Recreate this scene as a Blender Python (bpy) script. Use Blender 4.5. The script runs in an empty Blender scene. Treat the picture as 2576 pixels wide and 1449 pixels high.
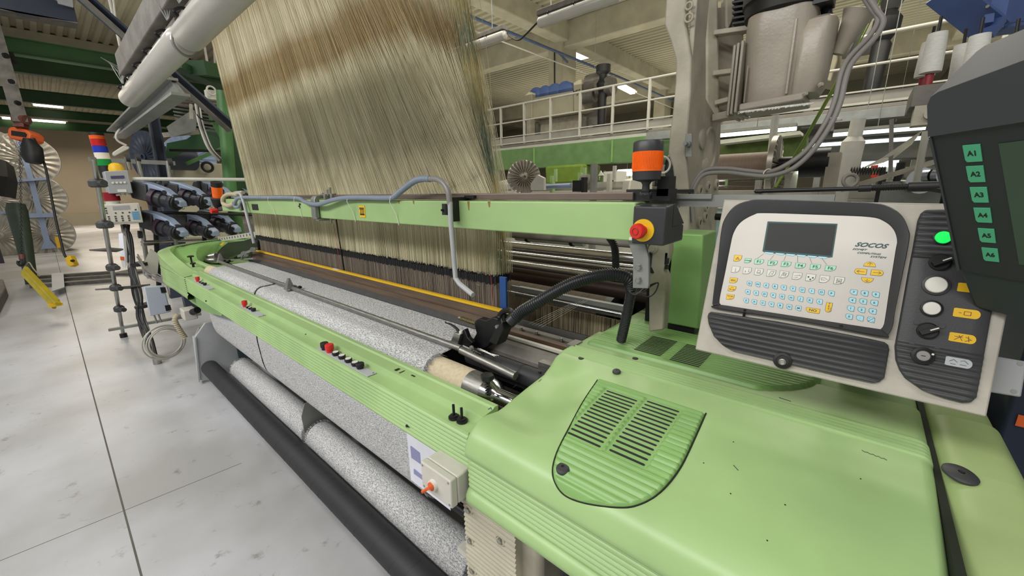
import bpy, math, random
from mathutils import Vector as V, Matrix
random.seed(7)
S = bpy.context.scene
COL = S.collection
R = math.radians
# ---------------------------------------------------------------- camera
CAMZ, FPX = 1.7, 1000.0
def _axes(yaw, pitch, roll):
    cy, sy, cp, sp, cr, sr = math.cos(yaw), math.sin(yaw), math.cos(pitch), math.sin(pitch), math.cos(roll), math.sin(roll)
    f = V((-sy*cp, cy*cp, -sp)); rt = V((cy, sy, 0)); up = rt.cross(f)
    return cr*rt+sr*up, -sr*rt+cr*up, f
CR, CU, CF = _axes(R(41.098), R(13.993), R(-1.039))
CO = V((0, 0, CAMZ))
cam = bpy.data.cameras.new('camera'); cam.sensor_width = 36; cam.lens = 36*FPX/2576; cam.clip_start = .02; cam.clip_end = 300
camo = bpy.data.objects.new('camera', cam); COL.objects.link(camo)
camo.matrix_world = Matrix(((CR.x, CU.x, -CF.x, 0), (CR.y, CU.y, -CF.y, 0), (CR.z, CU.z, -CF.z, CAMZ), (0, 0, 0, 1)))
S.camera = camo
# ---------------------------------------------------------------- world, exposure, large lights
S.view_settings.view_transform = 'Standard'; S.view_settings.look = 'None'; S.view_settings.gamma = 1
S.view_settings.use_curve_mapping = False
S.view_settings.exposure = 0.0
w = bpy.data.worlds.new('hall_air'); S.world = w; w.use_nodes = True
w.node_tree.nodes['Background'].inputs[0].default_value = (1.0, .99, .97, 1)
w.node_tree.nodes['Background'].inputs[1].default_value = .34
LS = .62
def area(name, loc, sx, sy, power, col=(1, .985, .96), rot=(0, 0, 0)):
    l = bpy.data.lights.new(name, 'AREA'); l.shape = 'RECTANGLE'; l.size = sx; l.size_y = sy; l.energy = power*LS; l.color = col
    o = bpy.data.objects.new(name, l); COL.objects.link(o); o.location = loc; o.rotation_euler = rot
    return o
area('front_fill_light', (-2.6, -3.2, 4.6), 7, .9, 500, rot=(R(32), 0, 0))  # unseen fill light, tilted at the loom to brighten its upright faces
area('hall_lamp_aisle', (-6.5, -1.0, 5.0), 7, .6, 120)
area('roof_wash_back', (-3.5, 9.0, 4.2), 16, 6, 420, (1, .95, .8), rot=(R(180), 0, 0))  # upward lights added to brighten the roof sheets
area('roof_wash_deep', (-6, 17, 4.2), 18, 5, 420, (1, .95, .8), rot=(R(180), 0, 0))
area('roof_wash_aisle', (-10, 1.5, 4.4), 12, 2, 90, (1, .95, .8), rot=(R(180), 0, 0))
area('hall_lamp_far_aisle', (-18, 0, 4.8), 8, 1.0, 300, (1, .9, .74))
area('hall_lamp_wall', (-31, 2, 4.6), 3, 3, 800, (1, .88, .72))
area('hall_lamp_overhead', (1.6, -.4, 4.2), 3, .5, 85)
area('hall_lamp_back', (-4, 5.0, 5.8), 8, .6, 300, (1, .95, .82))
area('hall_lamp_behind', (0.5, 6.8, 5.6), 8, .8, 420, (1, .95, .82))
area('hall_lamp_deep', (-7, 13, 4.9), 10, 1, 420, (1, .93, .76))
area('loom_row_lamp', (0, 8.8, 2.35), 7, .3, 110, (.93, 1, .95))

# ---------------------------------------------------------------- pixel-to-place helpers (measured from the photograph)
def ray(px, py): return CF + CR*((px-1288)/FPX) - CU*((py-724.5)/FPX)
def _on(px, py, ax, v):
    d = ray(px, py); return CO + d*((v-CO[ax])/d[ax])
def X(px, py, x): return _on(px, py, 0, x)
def Y(px, py, y): return _on(px, py, 1, y)
def Z(px, py, z): return _on(px, py, 2, z)
def D(px, py, d): return CO + ray(px, py)*d
def ONP(px, py, p, n):
    d = ray(px, py); return CO + d*((p-CO).dot(n)/d.dot(n))

# ---------------------------------------------------------------- materials
def lin(h):
    c = [int(h[i:i+2], 16)/255 for i in (0, 2, 4)]
    return tuple(x/12.92 if x <= .04045 else ((x+.055)/1.055)**2.4 for x in c)
def mat(name, hexc, rough=.5, metal=0, var=.12, scale=6, bump=0, bscale=60, stretch=(1, 1, 1), c2=None, emit=None, es=0, trans=0, detail=4, lo=.35, hi=.65, coat=0):
    m = bpy.data.materials.new(name); m.use_nodes = True; nt = m.node_tree; b = nt.nodes['Principled BSDF']
    b.inputs['Roughness'].default_value = rough; b.inputs['Metallic'].default_value = metal
    b.inputs['Coat Weight'].default_value = coat
    c = lin(hexc)
    if c2: d = lin(c2)
    else: d = tuple(x*(1-var) for x in c)
    tc = nt.nodes.new('ShaderNodeTexCoord'); mp = nt.nodes.new('ShaderNodeMapping'); mp.inputs['Scale'].default_value = stretch
    nt.links.new(tc.outputs['Object'], mp.inputs[0])
    n = nt.nodes.new('ShaderNodeTexNoise'); n.inputs['Scale'].default_value = scale; n.inputs['Detail'].default_value = detail
    nt.links.new(mp.outputs[0], n.inputs['Vector'])
    r = nt.nodes.new('ShaderNodeMapRange'); r.inputs[1].default_value = lo; r.inputs[2].default_value = hi
    nt.links.new(n.outputs['Fac'], r.inputs[0])
    x = nt.nodes.new('ShaderNodeMix'); x.data_type = 'RGBA'; x.inputs[6].default_value = (*c, 1); x.inputs[7].default_value = (*d, 1)
    nt.links.new(r.outputs[0], x.inputs[0]); nt.links.new(x.outputs[2], b.inputs['Base Color'])
    if bump:
        n2 = nt.nodes.new('ShaderNodeTexNoise'); n2.inputs['Scale'].default_value = bscale; nt.links.new(mp.outputs[0], n2.inputs['Vector'])
        bp = nt.nodes.new('ShaderNodeBump'); bp.inputs['Strength'].default_value = bump; bp.inputs['Distance'].default_value = .01
        nt.links.new(n2.outputs['Fac'], bp.inputs['Height']); nt.links.new(bp.outputs[0], b.inputs['Normal'])
    if emit:
        b.inputs['Emission Color'].default_value = (*lin(emit), 1); b.inputs['Emission Strength'].default_value = es
    if trans: b.inputs['Transmission Weight'].default_value = trans
    m['mix'] = 1
    return m
M = {}
M['green'] = mat('green_paint', '9fbe80', .38, var=.16, scale=3.5, bump=.02, bscale=300)
M['green_dark'] = mat('green_paint_deep', '84ae66', .4, var=.15, scale=4)
M['green_old'] = mat('green_paint_old', '688a54', .5, var=.2, scale=5)
M['green_girder'] = mat('green_girder_paint', '214a22', .5, var=.3, scale=2)
M['green_frame'] = mat('green_frame_paint', '4f7f45', .5, var=.3, scale=3)
M['cream'] = mat('cream_casting_paint', 'b9b39e', .55, var=.16, scale=7, bump=.08, bscale=120)
M['beige_mach'] = mat('beige_machine_paint', 'b8b29a', .6, var=.1, scale=4)
M['casting'] = mat('grey_casting', 'b0a998', .6, var=.25, scale=9, bump=.12, bscale=150)
M['motor'] = mat('motor_paint', 'a59c8e', .34, var=.2, scale=7, bump=.08, bscale=90)
M['console'] = mat('console_plate', 'b3aea2', .6, var=.12, scale=30, bump=.1, bscale=600)
M['charcoal'] = mat('charcoal_plastic', '3d3d3f', .5, var=.15, scale=8, bump=.05, bscale=400)
M['charcoal2'] = mat('dark_plastic', '333436', .42, var=.15, scale=8)
M['monitor'] = mat('monitor_plastic', '3a3c40', .6, var=.08, scale=8, bump=.05, bscale=700)
M['monitor_face'] = mat('monitor_face', '26282b', .6, var=.08, scale=8)
M['black'] = mat('black_rubber', '161617', .55, var=.2, scale=10)
M['blackmet'] = mat('black_steel', '1c1c1e', .4, .3, var=.2, scale=20)
M['rollblack'] = mat('black_roller_rubber', '2a2a2d', .6, var=.15, scale=5)
M['steel'] = mat('bright_steel', 'b5b3ae', .28, .9, var=.15, scale=12)
M['steelbrush'] = mat('worn_steel', '9b9a95', .4, .8, var=.3, scale=25, stretch=(1, 6, 6))
M['chrome'] = mat('chrome_roller', 'd0d2d4', .14, 1, var=.1, scale=6)
M['zinc'] = mat('zinc_steel', '9a9c98', .45, .55, var=.2, scale=8)
M['galv'] = mat('dusty_galvanised', '77736c', .7, .2, var=.35, scale=9, bump=.2, bscale=50)
M['greybox'] = mat('grey_enclosure', 'a0a1a4', .5, var=.06)
M['greyplate'] = mat('pale_grey_plate', 'b6b9bc', .5, .1, var=.1, scale=5)
M['offwhite'] = mat('off_white_plastic', 'c9c6bb', .5, var=.08, scale=20)
M['white'] = mat('white_plastic', 'dedbd2', .45, var=.04)
M['panelwhite'] = mat('keypad_foil', 'cdc8c0', .45, var=.05, scale=10)
M['paper'] = mat('paper_sheet', 'dfe0ea', .8, var=.1)
M['card'] = mat('sanded_tube', 'cdbfa2', .9, var=.15, scale=80, bump=.3, bscale=500)
M['yellow'] = mat('yellow_paint', 'e6b81e', .45, var=.08)
M['keyyellow'] = mat('key_yellow', 'f0c01e', .45, var=.04)
M['keygreen'] = mat('key_mint', 'a9dfc0', .45, var=.04)
M['keyblue'] = mat('key_blue', 'a9dcea', .45, var=.04)
M['keyink'] = mat('key_ink', '1d4a4a', .5, var=.04)
M['ink'] = mat('black_ink', '18191b', .6, var=.05)
M['lcd'] = mat('display_glass', '111415', .55, var=.15, scale=6)
M['crt'] = mat('monitor_glass', '3c4b45', .22, var=.35, scale=3)
M['teal'] = mat('monitor_key_green', '4fae84', .5, var=.06)
M['red'] = mat('red_plastic', 'd02a22', .35, var=.06)
M['beacon'] = mat('orange_lens', 'ea6410', .22, var=.15, scale=30, emit='d85008', es=.10)
M['orange'] = mat('orange_plastic', 'e0652c', .45, var=.06)
M['bluepipe'] = mat('blue_pipe_paint', '3d5170', .5, var=.2)
M['navy'] = mat('navy_steel', '2f3747', .5, var=.2, scale=4)
M['navy2'] = mat('navy_machine_panel', '20293f', .5, var=.2, scale=4)
M['bluebeam'] = mat('blue_beam_paint', '4a6096', .5, var=.2, scale=5)
M['paleblue'] = mat('pale_blue_steel', '8fa0c0', .5, var=.12, scale=5)
M['harnessblue'] = mat('blue_end_plate', '24508f', .5, var=.15)
M['hoseblue'] = mat('blue_grey_hose', '7f8a9b', .45, var=.1, scale=12)
M['hosegrey'] = mat('grey_pvc_tube', 'a9abad', .4, var=.1)
M['hoseblack'] = mat('black_corrugated_hose', '26272b', .38, var=.15)
M['cablegrey'] = mat('grey_cable', '807c78', .55, var=.12)
M['strap'] = mat('olive_strap', '6f8a2e', .7, var=.2)
M['concrete'] = mat('concrete_cast', 'a7a18b', .85, var=.2, scale=2.2, bump=.15, bscale=20)
M['ceiling'] = mat('corrugated_sheet', 'a8a28a', .7, var=.12, scale=1)
M['wall'] = mat('rendered_wall', '978c78', .85, var=.12, scale=.6)
M['wall_grey'] = mat('rendered_wall_grey', '8d8874', .85, var=.15, scale=.6)
M['railgrey'] = mat('rail_paint', 'bdbab0', .5, var=.1)
M['walk'] = mat('walkway_steel', '96928a', .6, var=.2, scale=3)
M['brownred'] = mat('oxide_brown', '6b3a30', .5, var=.3, scale=10)
M['woodrail'] = mat('brown_wooden_race', '5f4c3a', .5, var=.4, scale=12, stretch=(.3, 6, 6))
M['reeddark'] = mat('dark_reed', '5a4a42', .45, .2, var=.45, scale=9, stretch=(.25, 6, 6))
M['purplebrown'] = mat('anodised_rail', '7d6d66', .35, .4, var=.15)
M['beamyarn'] = mat('wound_brown_yarn', '8f7a68', .6, var=.2, scale=20, stretch=(12, 1, 1))
M['lampglass'] = mat('lamp_diffuser', 'b3b0a8', .3, var=.08, scale=9, stretch=(1, .3, .3))
M['lit'] = mat('lit_tube', 'ffffff', .5, emit='fff6dc', es=5)
M['litgreen'] = mat('lit_tube_cool', 'ffffff', .5, emit='f2ffe0', es=3.2)
M['litcyan'] = mat('lit_tube_white', 'ffffff', .5, emit='dff6f6', es=2.2)
M['sky'] = mat('skylight_pane', 'ffffff', .5, emit='eef6ff', es=3)
M['greenlit'] = mat('green_pilot_lens', '18c648', .3, emit='18e858', es=1.0)
M['cone'] = mat('white_yarn', 'd5d3cc', .9, var=.12, scale=60, stretch=(1, 1, 6), bump=.2, bscale=300)
M['cyan'] = mat('pale_cyan_cloth', 'b4d9d8', .7, var=.1)
M['maroon'] = mat('maroon_tube', '8b2430', .5, var=.15)
M['feeder'] = mat('feeder_housing', '8f9db5', .3, var=.15, scale=6)
M['feederdark'] = mat('feeder_drum', '33323a', .35, var=.25, scale=10)
M['purple'] = mat('feeder_ring', '3a2836', .4, var=.2)
M['flange'] = mat('pressed_aluminium', 'b3ada0', .35, .7, var=.2, scale=8)
M['bluespring'] = mat('brass_spring', 'a89a5a', .3, .8, var=.1)
M['joint'] = mat('floor_joint', '5f5c56', .8, var=.2, scale=3)
M['olive_dark'] = mat('olive_panel', '55662a', .7, var=.3)
M['duct'] = mat('dark_duct', '55554f', .7, var=.2)
M['seam'] = mat('dark_gap', '1b2213', .8, var=.1)
M['redthread'] = mat('red_cord', 'a8343c', .8, var=.1)
M['beigedust'] = mat('ribbed_hose_beige', 'b5aa90', .6, var=.15)
M['teal2'] = mat('bottle_green_paint', '234d2b', .5, var=.25)
# speckled cloth
def cloth_mat():
    m = mat('speckled_grey_cloth', 'e0e0df', .85, c2='808185', scale=240, stretch=(.45, 1, 1), lo=.34, hi=.68, detail=5, bump=.5, bscale=220)
    return m
M['cloth'] = cloth_mat()
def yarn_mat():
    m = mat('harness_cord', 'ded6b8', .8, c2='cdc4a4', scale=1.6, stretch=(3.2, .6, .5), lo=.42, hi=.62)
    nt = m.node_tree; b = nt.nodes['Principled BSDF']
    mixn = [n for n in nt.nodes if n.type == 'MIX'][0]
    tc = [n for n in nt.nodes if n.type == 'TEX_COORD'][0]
    # blurry shadow bands across the cords, painted in as brown colour by height
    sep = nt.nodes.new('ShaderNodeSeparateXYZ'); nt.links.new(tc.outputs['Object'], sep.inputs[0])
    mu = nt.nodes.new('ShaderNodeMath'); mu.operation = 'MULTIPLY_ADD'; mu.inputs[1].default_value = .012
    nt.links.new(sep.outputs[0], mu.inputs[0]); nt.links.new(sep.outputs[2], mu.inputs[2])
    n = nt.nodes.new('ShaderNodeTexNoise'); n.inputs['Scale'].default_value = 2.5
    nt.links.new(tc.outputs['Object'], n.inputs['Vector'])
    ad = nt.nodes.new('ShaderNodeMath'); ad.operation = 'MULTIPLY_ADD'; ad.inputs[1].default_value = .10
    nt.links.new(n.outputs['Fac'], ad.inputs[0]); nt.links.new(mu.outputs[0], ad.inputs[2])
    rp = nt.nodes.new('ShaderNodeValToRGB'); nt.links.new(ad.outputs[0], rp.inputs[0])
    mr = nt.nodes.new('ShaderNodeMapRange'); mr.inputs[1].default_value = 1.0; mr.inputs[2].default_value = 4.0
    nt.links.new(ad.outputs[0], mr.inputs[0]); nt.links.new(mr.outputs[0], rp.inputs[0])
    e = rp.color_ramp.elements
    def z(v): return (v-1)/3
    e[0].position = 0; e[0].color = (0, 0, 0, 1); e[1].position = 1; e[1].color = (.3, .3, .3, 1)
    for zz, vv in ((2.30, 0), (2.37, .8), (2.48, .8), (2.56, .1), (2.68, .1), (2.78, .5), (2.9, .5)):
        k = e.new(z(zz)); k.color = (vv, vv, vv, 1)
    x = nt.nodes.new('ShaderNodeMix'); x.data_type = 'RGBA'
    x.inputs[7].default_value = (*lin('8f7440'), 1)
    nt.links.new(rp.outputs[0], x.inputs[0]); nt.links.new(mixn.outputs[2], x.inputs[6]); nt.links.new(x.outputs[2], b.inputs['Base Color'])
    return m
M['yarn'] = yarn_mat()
M['yarn2'] = mat('harness_cord_green', 'a9b59a', .8, c2='8c9a7e', scale=2, stretch=(3, 1, .5))
M['heddle'] = mat('heddle_wire', 'a39789', .6, 0, c2='5d544c', scale=40, stretch=(2, 1, .05), lo=.3, hi=.7)
M['heddleblack'] = mat('heddle_maillon', '202024', .5, var=.2)

def floor_mat():
    m = mat('polished_concrete_floor', 'c4c5ca', .36, c2='a3a2a1', scale=.8, lo=.38, hi=.62, bump=.05, bscale=8, detail=8)
    nt = m.node_tree; b = nt.nodes['Principled BSDF']
    mixn = [n for n in nt.nodes if n.type == 'MIX'][0]; tc = [n for n in nt.nodes if n.type == 'TEX_COORD'][0]
    n = nt.nodes.new('ShaderNodeTexNoise'); n.inputs['Scale'].default_value = 7; n.inputs['Detail'].default_value = 8; n.inputs['Roughness'].default_value = .7
    nt.links.new(tc.outputs['Object'], n.inputs['Vector'])
    r = nt.nodes.new('ShaderNodeMapRange'); r.inputs[1].default_value = .60; r.inputs[2].default_value = .74
    nt.links.new(n.outputs['Fac'], r.inputs[0])
    x = nt.nodes.new('ShaderNodeMix'); x.data_type = 'RGBA'; x.inputs[7].default_value = (*lin('77736b'), 1)
    nt.links.new(r.outputs[0], x.inputs[0]); nt.links.new(mixn.outputs[2], x.inputs[6]); nt.links.new(x.outputs[2], b.inputs['Base Color'])
    return m
M['floor'] = floor_mat()

# ---------------------------------------------------------------- mesh builder
class MB:
    def __init__(s): s.v = []; s.f = []; s.p = []
    def add(s, vs, fs):
        o = len(s.v); s.p.append((o, len(s.f))); s.v += [tuple(p) for p in vs]; s.f += [tuple(i+o for i in f) for f in fs]; return s
    def box(s, c, size, ax=None):
        c = V(c); a = ax or (V((1, 0, 0)), V((0, 1, 0)), V((0, 0, 1)))
        h = [a[i]*size[i]/2 for i in range(3)]
        vs = [c+sx*h[0]+sy*h[1]+sz*h[2] for sx in (-1, 1) for sy in (-1, 1) for sz in (-1, 1)]
        return s.add(vs, [(0, 1, 3, 2), (4, 6, 7, 5), (0, 4, 5, 1), (2, 3, 7, 6), (0, 2, 6, 4), (1, 5, 7, 3)])
    def bar(s, p, q, w, h, up=(0, 0, 1)):
        p = V(p); q = V(q); d = (q-p); L = d.length; d = d/L; u = V(up); r = d.cross(u)
        if r.length < 1e-4: r = d.cross(V((0, 1, 0)))
        r.normalize(); u = r.cross(d)
        return s.box((p+q)/2, (L, w, h), (d, r, u))
    def prism(s, pts, vec):
        pts = [V(p) for p in pts]; vec = V(vec); n = len(pts)
        vs = pts+[p+vec for p in pts]
        fs = [tuple(range(n-1, -1, -1)), tuple(range(n, 2*n))]+[(i, (i+1) % n, n+(i+1) % n, n+i) for i in range(n)]
        return s.add(vs, fs)
    def frame(s, d):
        d = V(d).normalized(); a = V((0, 0, 1)) if abs(d.z) < .9 else V((1, 0, 0))
        u = d.cross(a).normalized(); return u, d.cross(u)
    def cyl(s, p, q, r, r2=None, n=20, caps=True):
        return s.lathe(p, V(q)-V(p), [(r, 0), (r if r2 is None else r2, (V(q)-V(p)).length)], n, caps)
    def lathe(s, o, d, prof, n=24, caps=True):
        o = V(o); d = V(d).normalized(); u, w_ = s.frame(d); vs = []; fs = []
        for r, h in prof:
            for k in range(n):
                a = 2*math.pi*k/n; vs.append(o+d*h+(u*math.cos(a)+w_*math.sin(a))*r)
        for i in range(len(prof)-1):
            for k in range(n):
                k2 = (k+1) % n; fs.append((i*n+k, i*n+k2, (i+1)*n+k2, (i+1)*n+k))
        if caps:
            if prof[0][0] > 1e-6: fs.append(tuple(range(n-1, -1, -1)))
            if prof[-1][0] > 1e-6: fs.append(tuple((len(prof)-1)*n+k for k in range(n)))
        return s.add(vs, fs)
    def tube(s, pts, r, n=8, smooth=0, mod=None, caps=True):
        pts = [V(p) for p in pts]
        if smooth: pts = cat(pts, smooth)
        m = len(pts); vs = []; fs = []
        prev = None
        for i in range(m):
            t = (pts[min(i+1, m-1)]-pts[max(i-1, 0)])
            if t.length < 1e-9: t = V((0, 0, 1))
            t.normalize()
            if prev is None: u, w_ = s.frame(t)
            else:
                u = prev-t*prev.dot(t); u.normalize(); w_ = t.cross(u)
            prev = u
            rr = r(i/(m-1)) if callable(r) else r
            if mod: rr = rr*mod(i)
            for k in range(n):
                a = 2*math.pi*k/n; vs.append(pts[i]+(u*math.cos(a)+w_*math.sin(a))*rr)
        for i in range(m-1):
            for k in range(n):
                k2 = (k+1) % n; fs.append((i*n+k, i*n+k2, (i+1)*n+k2, (i+1)*n+k))
        if caps: fs += [tuple(range(n-1, -1, -1)), tuple((m-1)*n+k for k in range(n))]
        return s.add(vs, fs)
    def hose(s, pts, r, pitch=.012, depth=.14, n=14):
        pts = cat([V(p) for p in pts], 40); out = [pts[0]]; acc = 0; step = pitch/4
        for a, b in zip(pts, pts[1:]):
            L = (b-a).length; t = step-acc
            while t <= L: out.append(a+(b-a)*(t/L)); t += step
            acc = L-(t-step)
        return s.tube(out, r, n, mod=lambda i: 1+(depth if (i % 4) in (0, 1) else -depth)*.5)
    def grid(s, rows, close=False):
        m = len(rows); n = len(rows[0]); vs = [p for r in rows for p in r]; fs = []
        for i in range(m-1):
            for k in range(n-1+(1 if close else 0)):
                k2 = (k+1) % n; fs.append((i*n+k, i*n+k2, (i+1)*n+k2, (i+1)*n+k))
        return s.add(vs, fs)
    def ring(s, c, d, R1, r, n=28, m=8):
        c = V(c); u, w_ = s.frame(d); dd = V(d).normalized(); rows = []
        for i in range(n+1):
            a = 2*math.pi*i/n; e = u*math.cos(a)+w_*math.sin(a)
            rows.append([c+e*(R1+r*math.cos(b))+dd*r*math.sin(b) for b in [2*math.pi*k/m for k in range(m)]])
        return s.grid(rows, True)
    def loft(s, secs, n=32, e=4, caps=True):
        # secs: (center, ax, ay, ha, hb) superellipse sections
        rows = []
        for c, ax, ay, ha, hb in secs:
            c = V(c); row = []
            for k in range(n):
                a = 2*math.pi*k/n; ca, sa = math.cos(a), math.sin(a)
                f = (abs(ca)**e+abs(sa)**e)**(-1/e)
                row.append(c+V(ax)*ha*ca*f+V(ay)*hb*sa*f)
            rows.append(row)
        o = len(s.v); s.grid(rows, True)
        if caps:
            s.f.append(tuple(o+k for k in range(n-1, -1, -1))); s.f.append(tuple(o+(len(rows)-1)*n+k for k in range(n)))
        return s
def cat(p, n):
    p = [V(a) for a in p]
    if len(p) < 3: return p
    q = [p[0]*2-p[1]]+p+[p[-1]*2-p[-2]]; out = []
    for i in range(1, len(q)-2):
        for k in range(n):
            t = k/n; a, b, c, d = q[i-1], q[i], q[i+1], q[i+2]
            out.append(.5*((2*b)+(c-a)*t+(2*a-5*b+4*c-d)*t*t+(3*b-a-3*c+d)*t**3))
    out.append(p[-1]); return out
SPLIT = set('leg arm bolt housing_rib chain stiffener screw bolt_plate diagonal_brace green_channel nut hole_plug scuff_mark coil_spring orange_sticker vertical_wire detent_dot lower_flange bracket second_wire cross_clamp roof_hanger vent_block upper_plate body slide_block end_block bezel_pin rail wheel black_hose'.split())
def O(name, mb, m, parent=None, bevel=0, sharp=35, **tags):
    if name in SPLIT and len(mb.p) > 1:
        P = mb.p+[(len(mb.v), len(mb.f))]; out = None
        for (v0, f0), (v1, f1) in zip(P, P[1:]):
            q = MB(); q.v = mb.v[v0:v1]; q.f = [tuple(i-v0 for i in f) for f in mb.f[f0:f1]]; q.p = [(0, 0)]
            o = O(name, q, m, parent, bevel, sharp, **tags); out = out or o
        return out
    me = bpy.data.meshes.new(name); me.from_pydata(mb.v, [], mb.f); me.update()
    me.materials.append(M[m] if isinstance(m, str) else m)
    for p in me.polygons: p.use_smooth = True
    me.set_sharp_from_angle(angle=R(sharp))
    o = bpy.data.objects.new(name, me); COL.objects.link(o)
    if bevel:
        b = o.modifiers.new('bevel', 'BEVEL'); b.width = bevel; b.segments = 2; b.limit_method = 'ANGLE'; b.angle_limit = R(40)
        b.harden_normals = False
    if parent is not None:
        o.parent = parent
        if parent.type == 'EMPTY': o.location = -parent.location
    for k, v in tags.items(): o[k] = v
    return o
def T(name, label, cat_, loc, group=None):
    o = bpy.data.objects.new(name, None); COL.objects.link(o); o.location = V(loc); o.empty_display_size = .05
    o['label'] = label; o['category'] = cat_
    if group: o['group'] = group
    return o
def ONE(name, label, cat_, mb, m, group=None, bevel=0, kind=None, sharp=35):
    o = O(name, mb, m, None, bevel, sharp); o['label'] = label; o['category'] = cat_
    if group: o['group'] = group
    if kind: o['kind'] = kind
    return o
def ST(name, mb, m, label=None, parent=None, bevel=0):
    o = O(name, mb, m, parent, bevel)
    if parent is None: o['kind'] = 'structure'
    if label: o['label'] = label
    return o
def text(name, s, o, u, v, size, m, parent, n=None, align='CENTER', shear=0, sx=1, lift=.0006, bold=0):
    # o: centre of the text, u: right, v: down (unit vectors)
    cu = bpy.data.curves.new(name, 'FONT'); cu.body = s; cu.size = size; cu.align_x = align; cu.align_y = 'CENTER'; cu.extrude = .0003; cu.shear = shear
    cu.resolution_u = 3; cu.offset = bold
    ob = bpy.data.objects.new('tmp', cu); COL.objects.link(ob)
    dg = bpy.context.evaluated_depsgraph_get(); me = bpy.data.meshes.new_from_object(ob.evaluated_get(dg))
    COL.objects.unlink(ob); bpy.data.objects.remove(ob)
    u = V(u); v = V(v); n = (v.cross(u)) if n is None else V(n); o = V(o)
    for vt in me.vertices:
        c = vt.co.copy(); vt.co = o+u*c.x*sx-v*c.y+n*(lift+c.z)
    me.materials.clear(); me.materials.append(M[m]); me.name = name
    t = bpy.data.objects.new(name, me); COL.objects.link(t)
    if parent is not None:
        t.parent = parent
        if parent.type == 'EMPTY': t.location = -parent.location
    return t
ex, ey, ez = V((1, 0, 0)), V((0, 1, 0)), V((0, 0, 1))
# ================================================================ the hall
ST('floor', MB().box((-16, 10, -.1), (52, 34, .2)), 'floor', 'polished grey concrete floor with stains')
jt = MB().box((-15, -.035, .0004), (40, .008, .0008))
a, b = Z(0, 1411, 0), Z(420, 1241, 0)
jt.bar(a+(a-b)*.2+V((0, 0, .0006)), b+(b-a)*.6+V((0, 0, .0006)), .0025, .0008)
ST('trim_1', jt, 'joint', 'thin dark joint lines in the concrete floor')
ST('trim_2', MB().bar(V((-18.2, -5, .001)), V((-18.7, 9, .001)), .12, .002), 'white', 'white painted line across the floor')
rows = []
y = -7.0
while y < 27:
    for dy, z in ((0, 6.37), (.11, 6.37), (.14, 6.43), (.22, 6.43)):
        rows.append([(-41, y+dy, z), (10, y+dy, z)])
    y += .25
ST('ceiling', MB().grid(rows), 'ceiling', 'corrugated metal roof sheets')
ST('wall_left', MB().box((-36.2, 10, 3.4), (.3, 34, 6.8)), 'wall')
ST('baseboard_left', MB().box((-36, 10, .35), (.12, 34, .7)), 'wall_grey')
ST('wall_back', MB().box((-13, 26.3, 3.4), (48, .3, 6.8)), 'wall_grey')
def cbeam(name, c, s): ST(name, MB().box(c, s), 'concrete', bevel=.03)
cbeam('trim_3', (-7.4, 9.5, 6.13), (.4, 33, .54))
cbeam('trim_4', (-19.3, 9.5, 6.13), (.7, 33, .54))
cbeam('trim_5', (1.5, 9.5, 6.13), (.4, 33, .54))
cbeam('trim_6', (-13, 11.15, 6.07), (46, .42, .70))
cbeam('trim_7', (-13, 19.4, 6.07), (46, .42, .70))
for n, (x_, y_) in enumerate(((-7.60, 11.25), (-7.60, 19.4), (6.3, 11.15), (-21.3, 11.15))):
    cbeam('trim_%d' % (8+n), (x_, y_, 3.0), (.52, .76, 6.0))
sk = [Z(*p, 6.36) for p in ((1432, 128), (1462, 125), (1489, 137), (1434, 154))]
c = sum(sk, V())/4
ST('window_1', MB().box((c.x, c.y, 6.355), (1.15, 1.15, .05)), 'sky', 'bright square skylight in the roof')
c2 = Z(1371, 152, 6.7)
# green girders at the left with lamps between
for k, (x_, z_, hh) in enumerate(((-15.8, 5.0, .36), (-17.9, 5.0, .42), (-23.1, 5.0, .42), (-27, 5, .35), (-31.5, 5.0, .42))):
    g = MB().box((x_, 2, z_+.012), (.26, 11, .024)).box((x_, 2, z_+hh), (.26, 11, .024)).box((x_+.05, 2, z_+hh/2), (.02, 11, hh))
    ONE('green_girder', 'green steel girder under the roof at far left, %s' % ('nearest of the row', 'second of the row', 'middle of the row', 'fourth of the row', 'farthest of the row')[k], 'girder', g, 'green_girder', group='green girders at far left')
for k, (px_, py_, L) in enumerate(((122, 170, .7), (122, 267, .9), (88, 303, 2.2), (104, 352, .9), (30, 174, 1.2))):
    p = Z(px_, py_, 5.35 if k < 4 else 5.2)
    t = T('ceiling_lamp', 'lit ceiling lamp between green girders, %s' % ('uppermost bright one', 'second bright one below it', 'long one beside the chain hoist', 'lowest one near the beige wall', 'thin one behind the hoist rail')[k], 'lamp', p, 'lamps between the green girders')
    O('lamp_housing', MB().box(p+V((0, 0, .09)), (.24, L, .08)), 'railgrey', t)
    O('tube', MB().box(p, (.2, L*.92, .07)), 'lit', t, bevel=.02)
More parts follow.
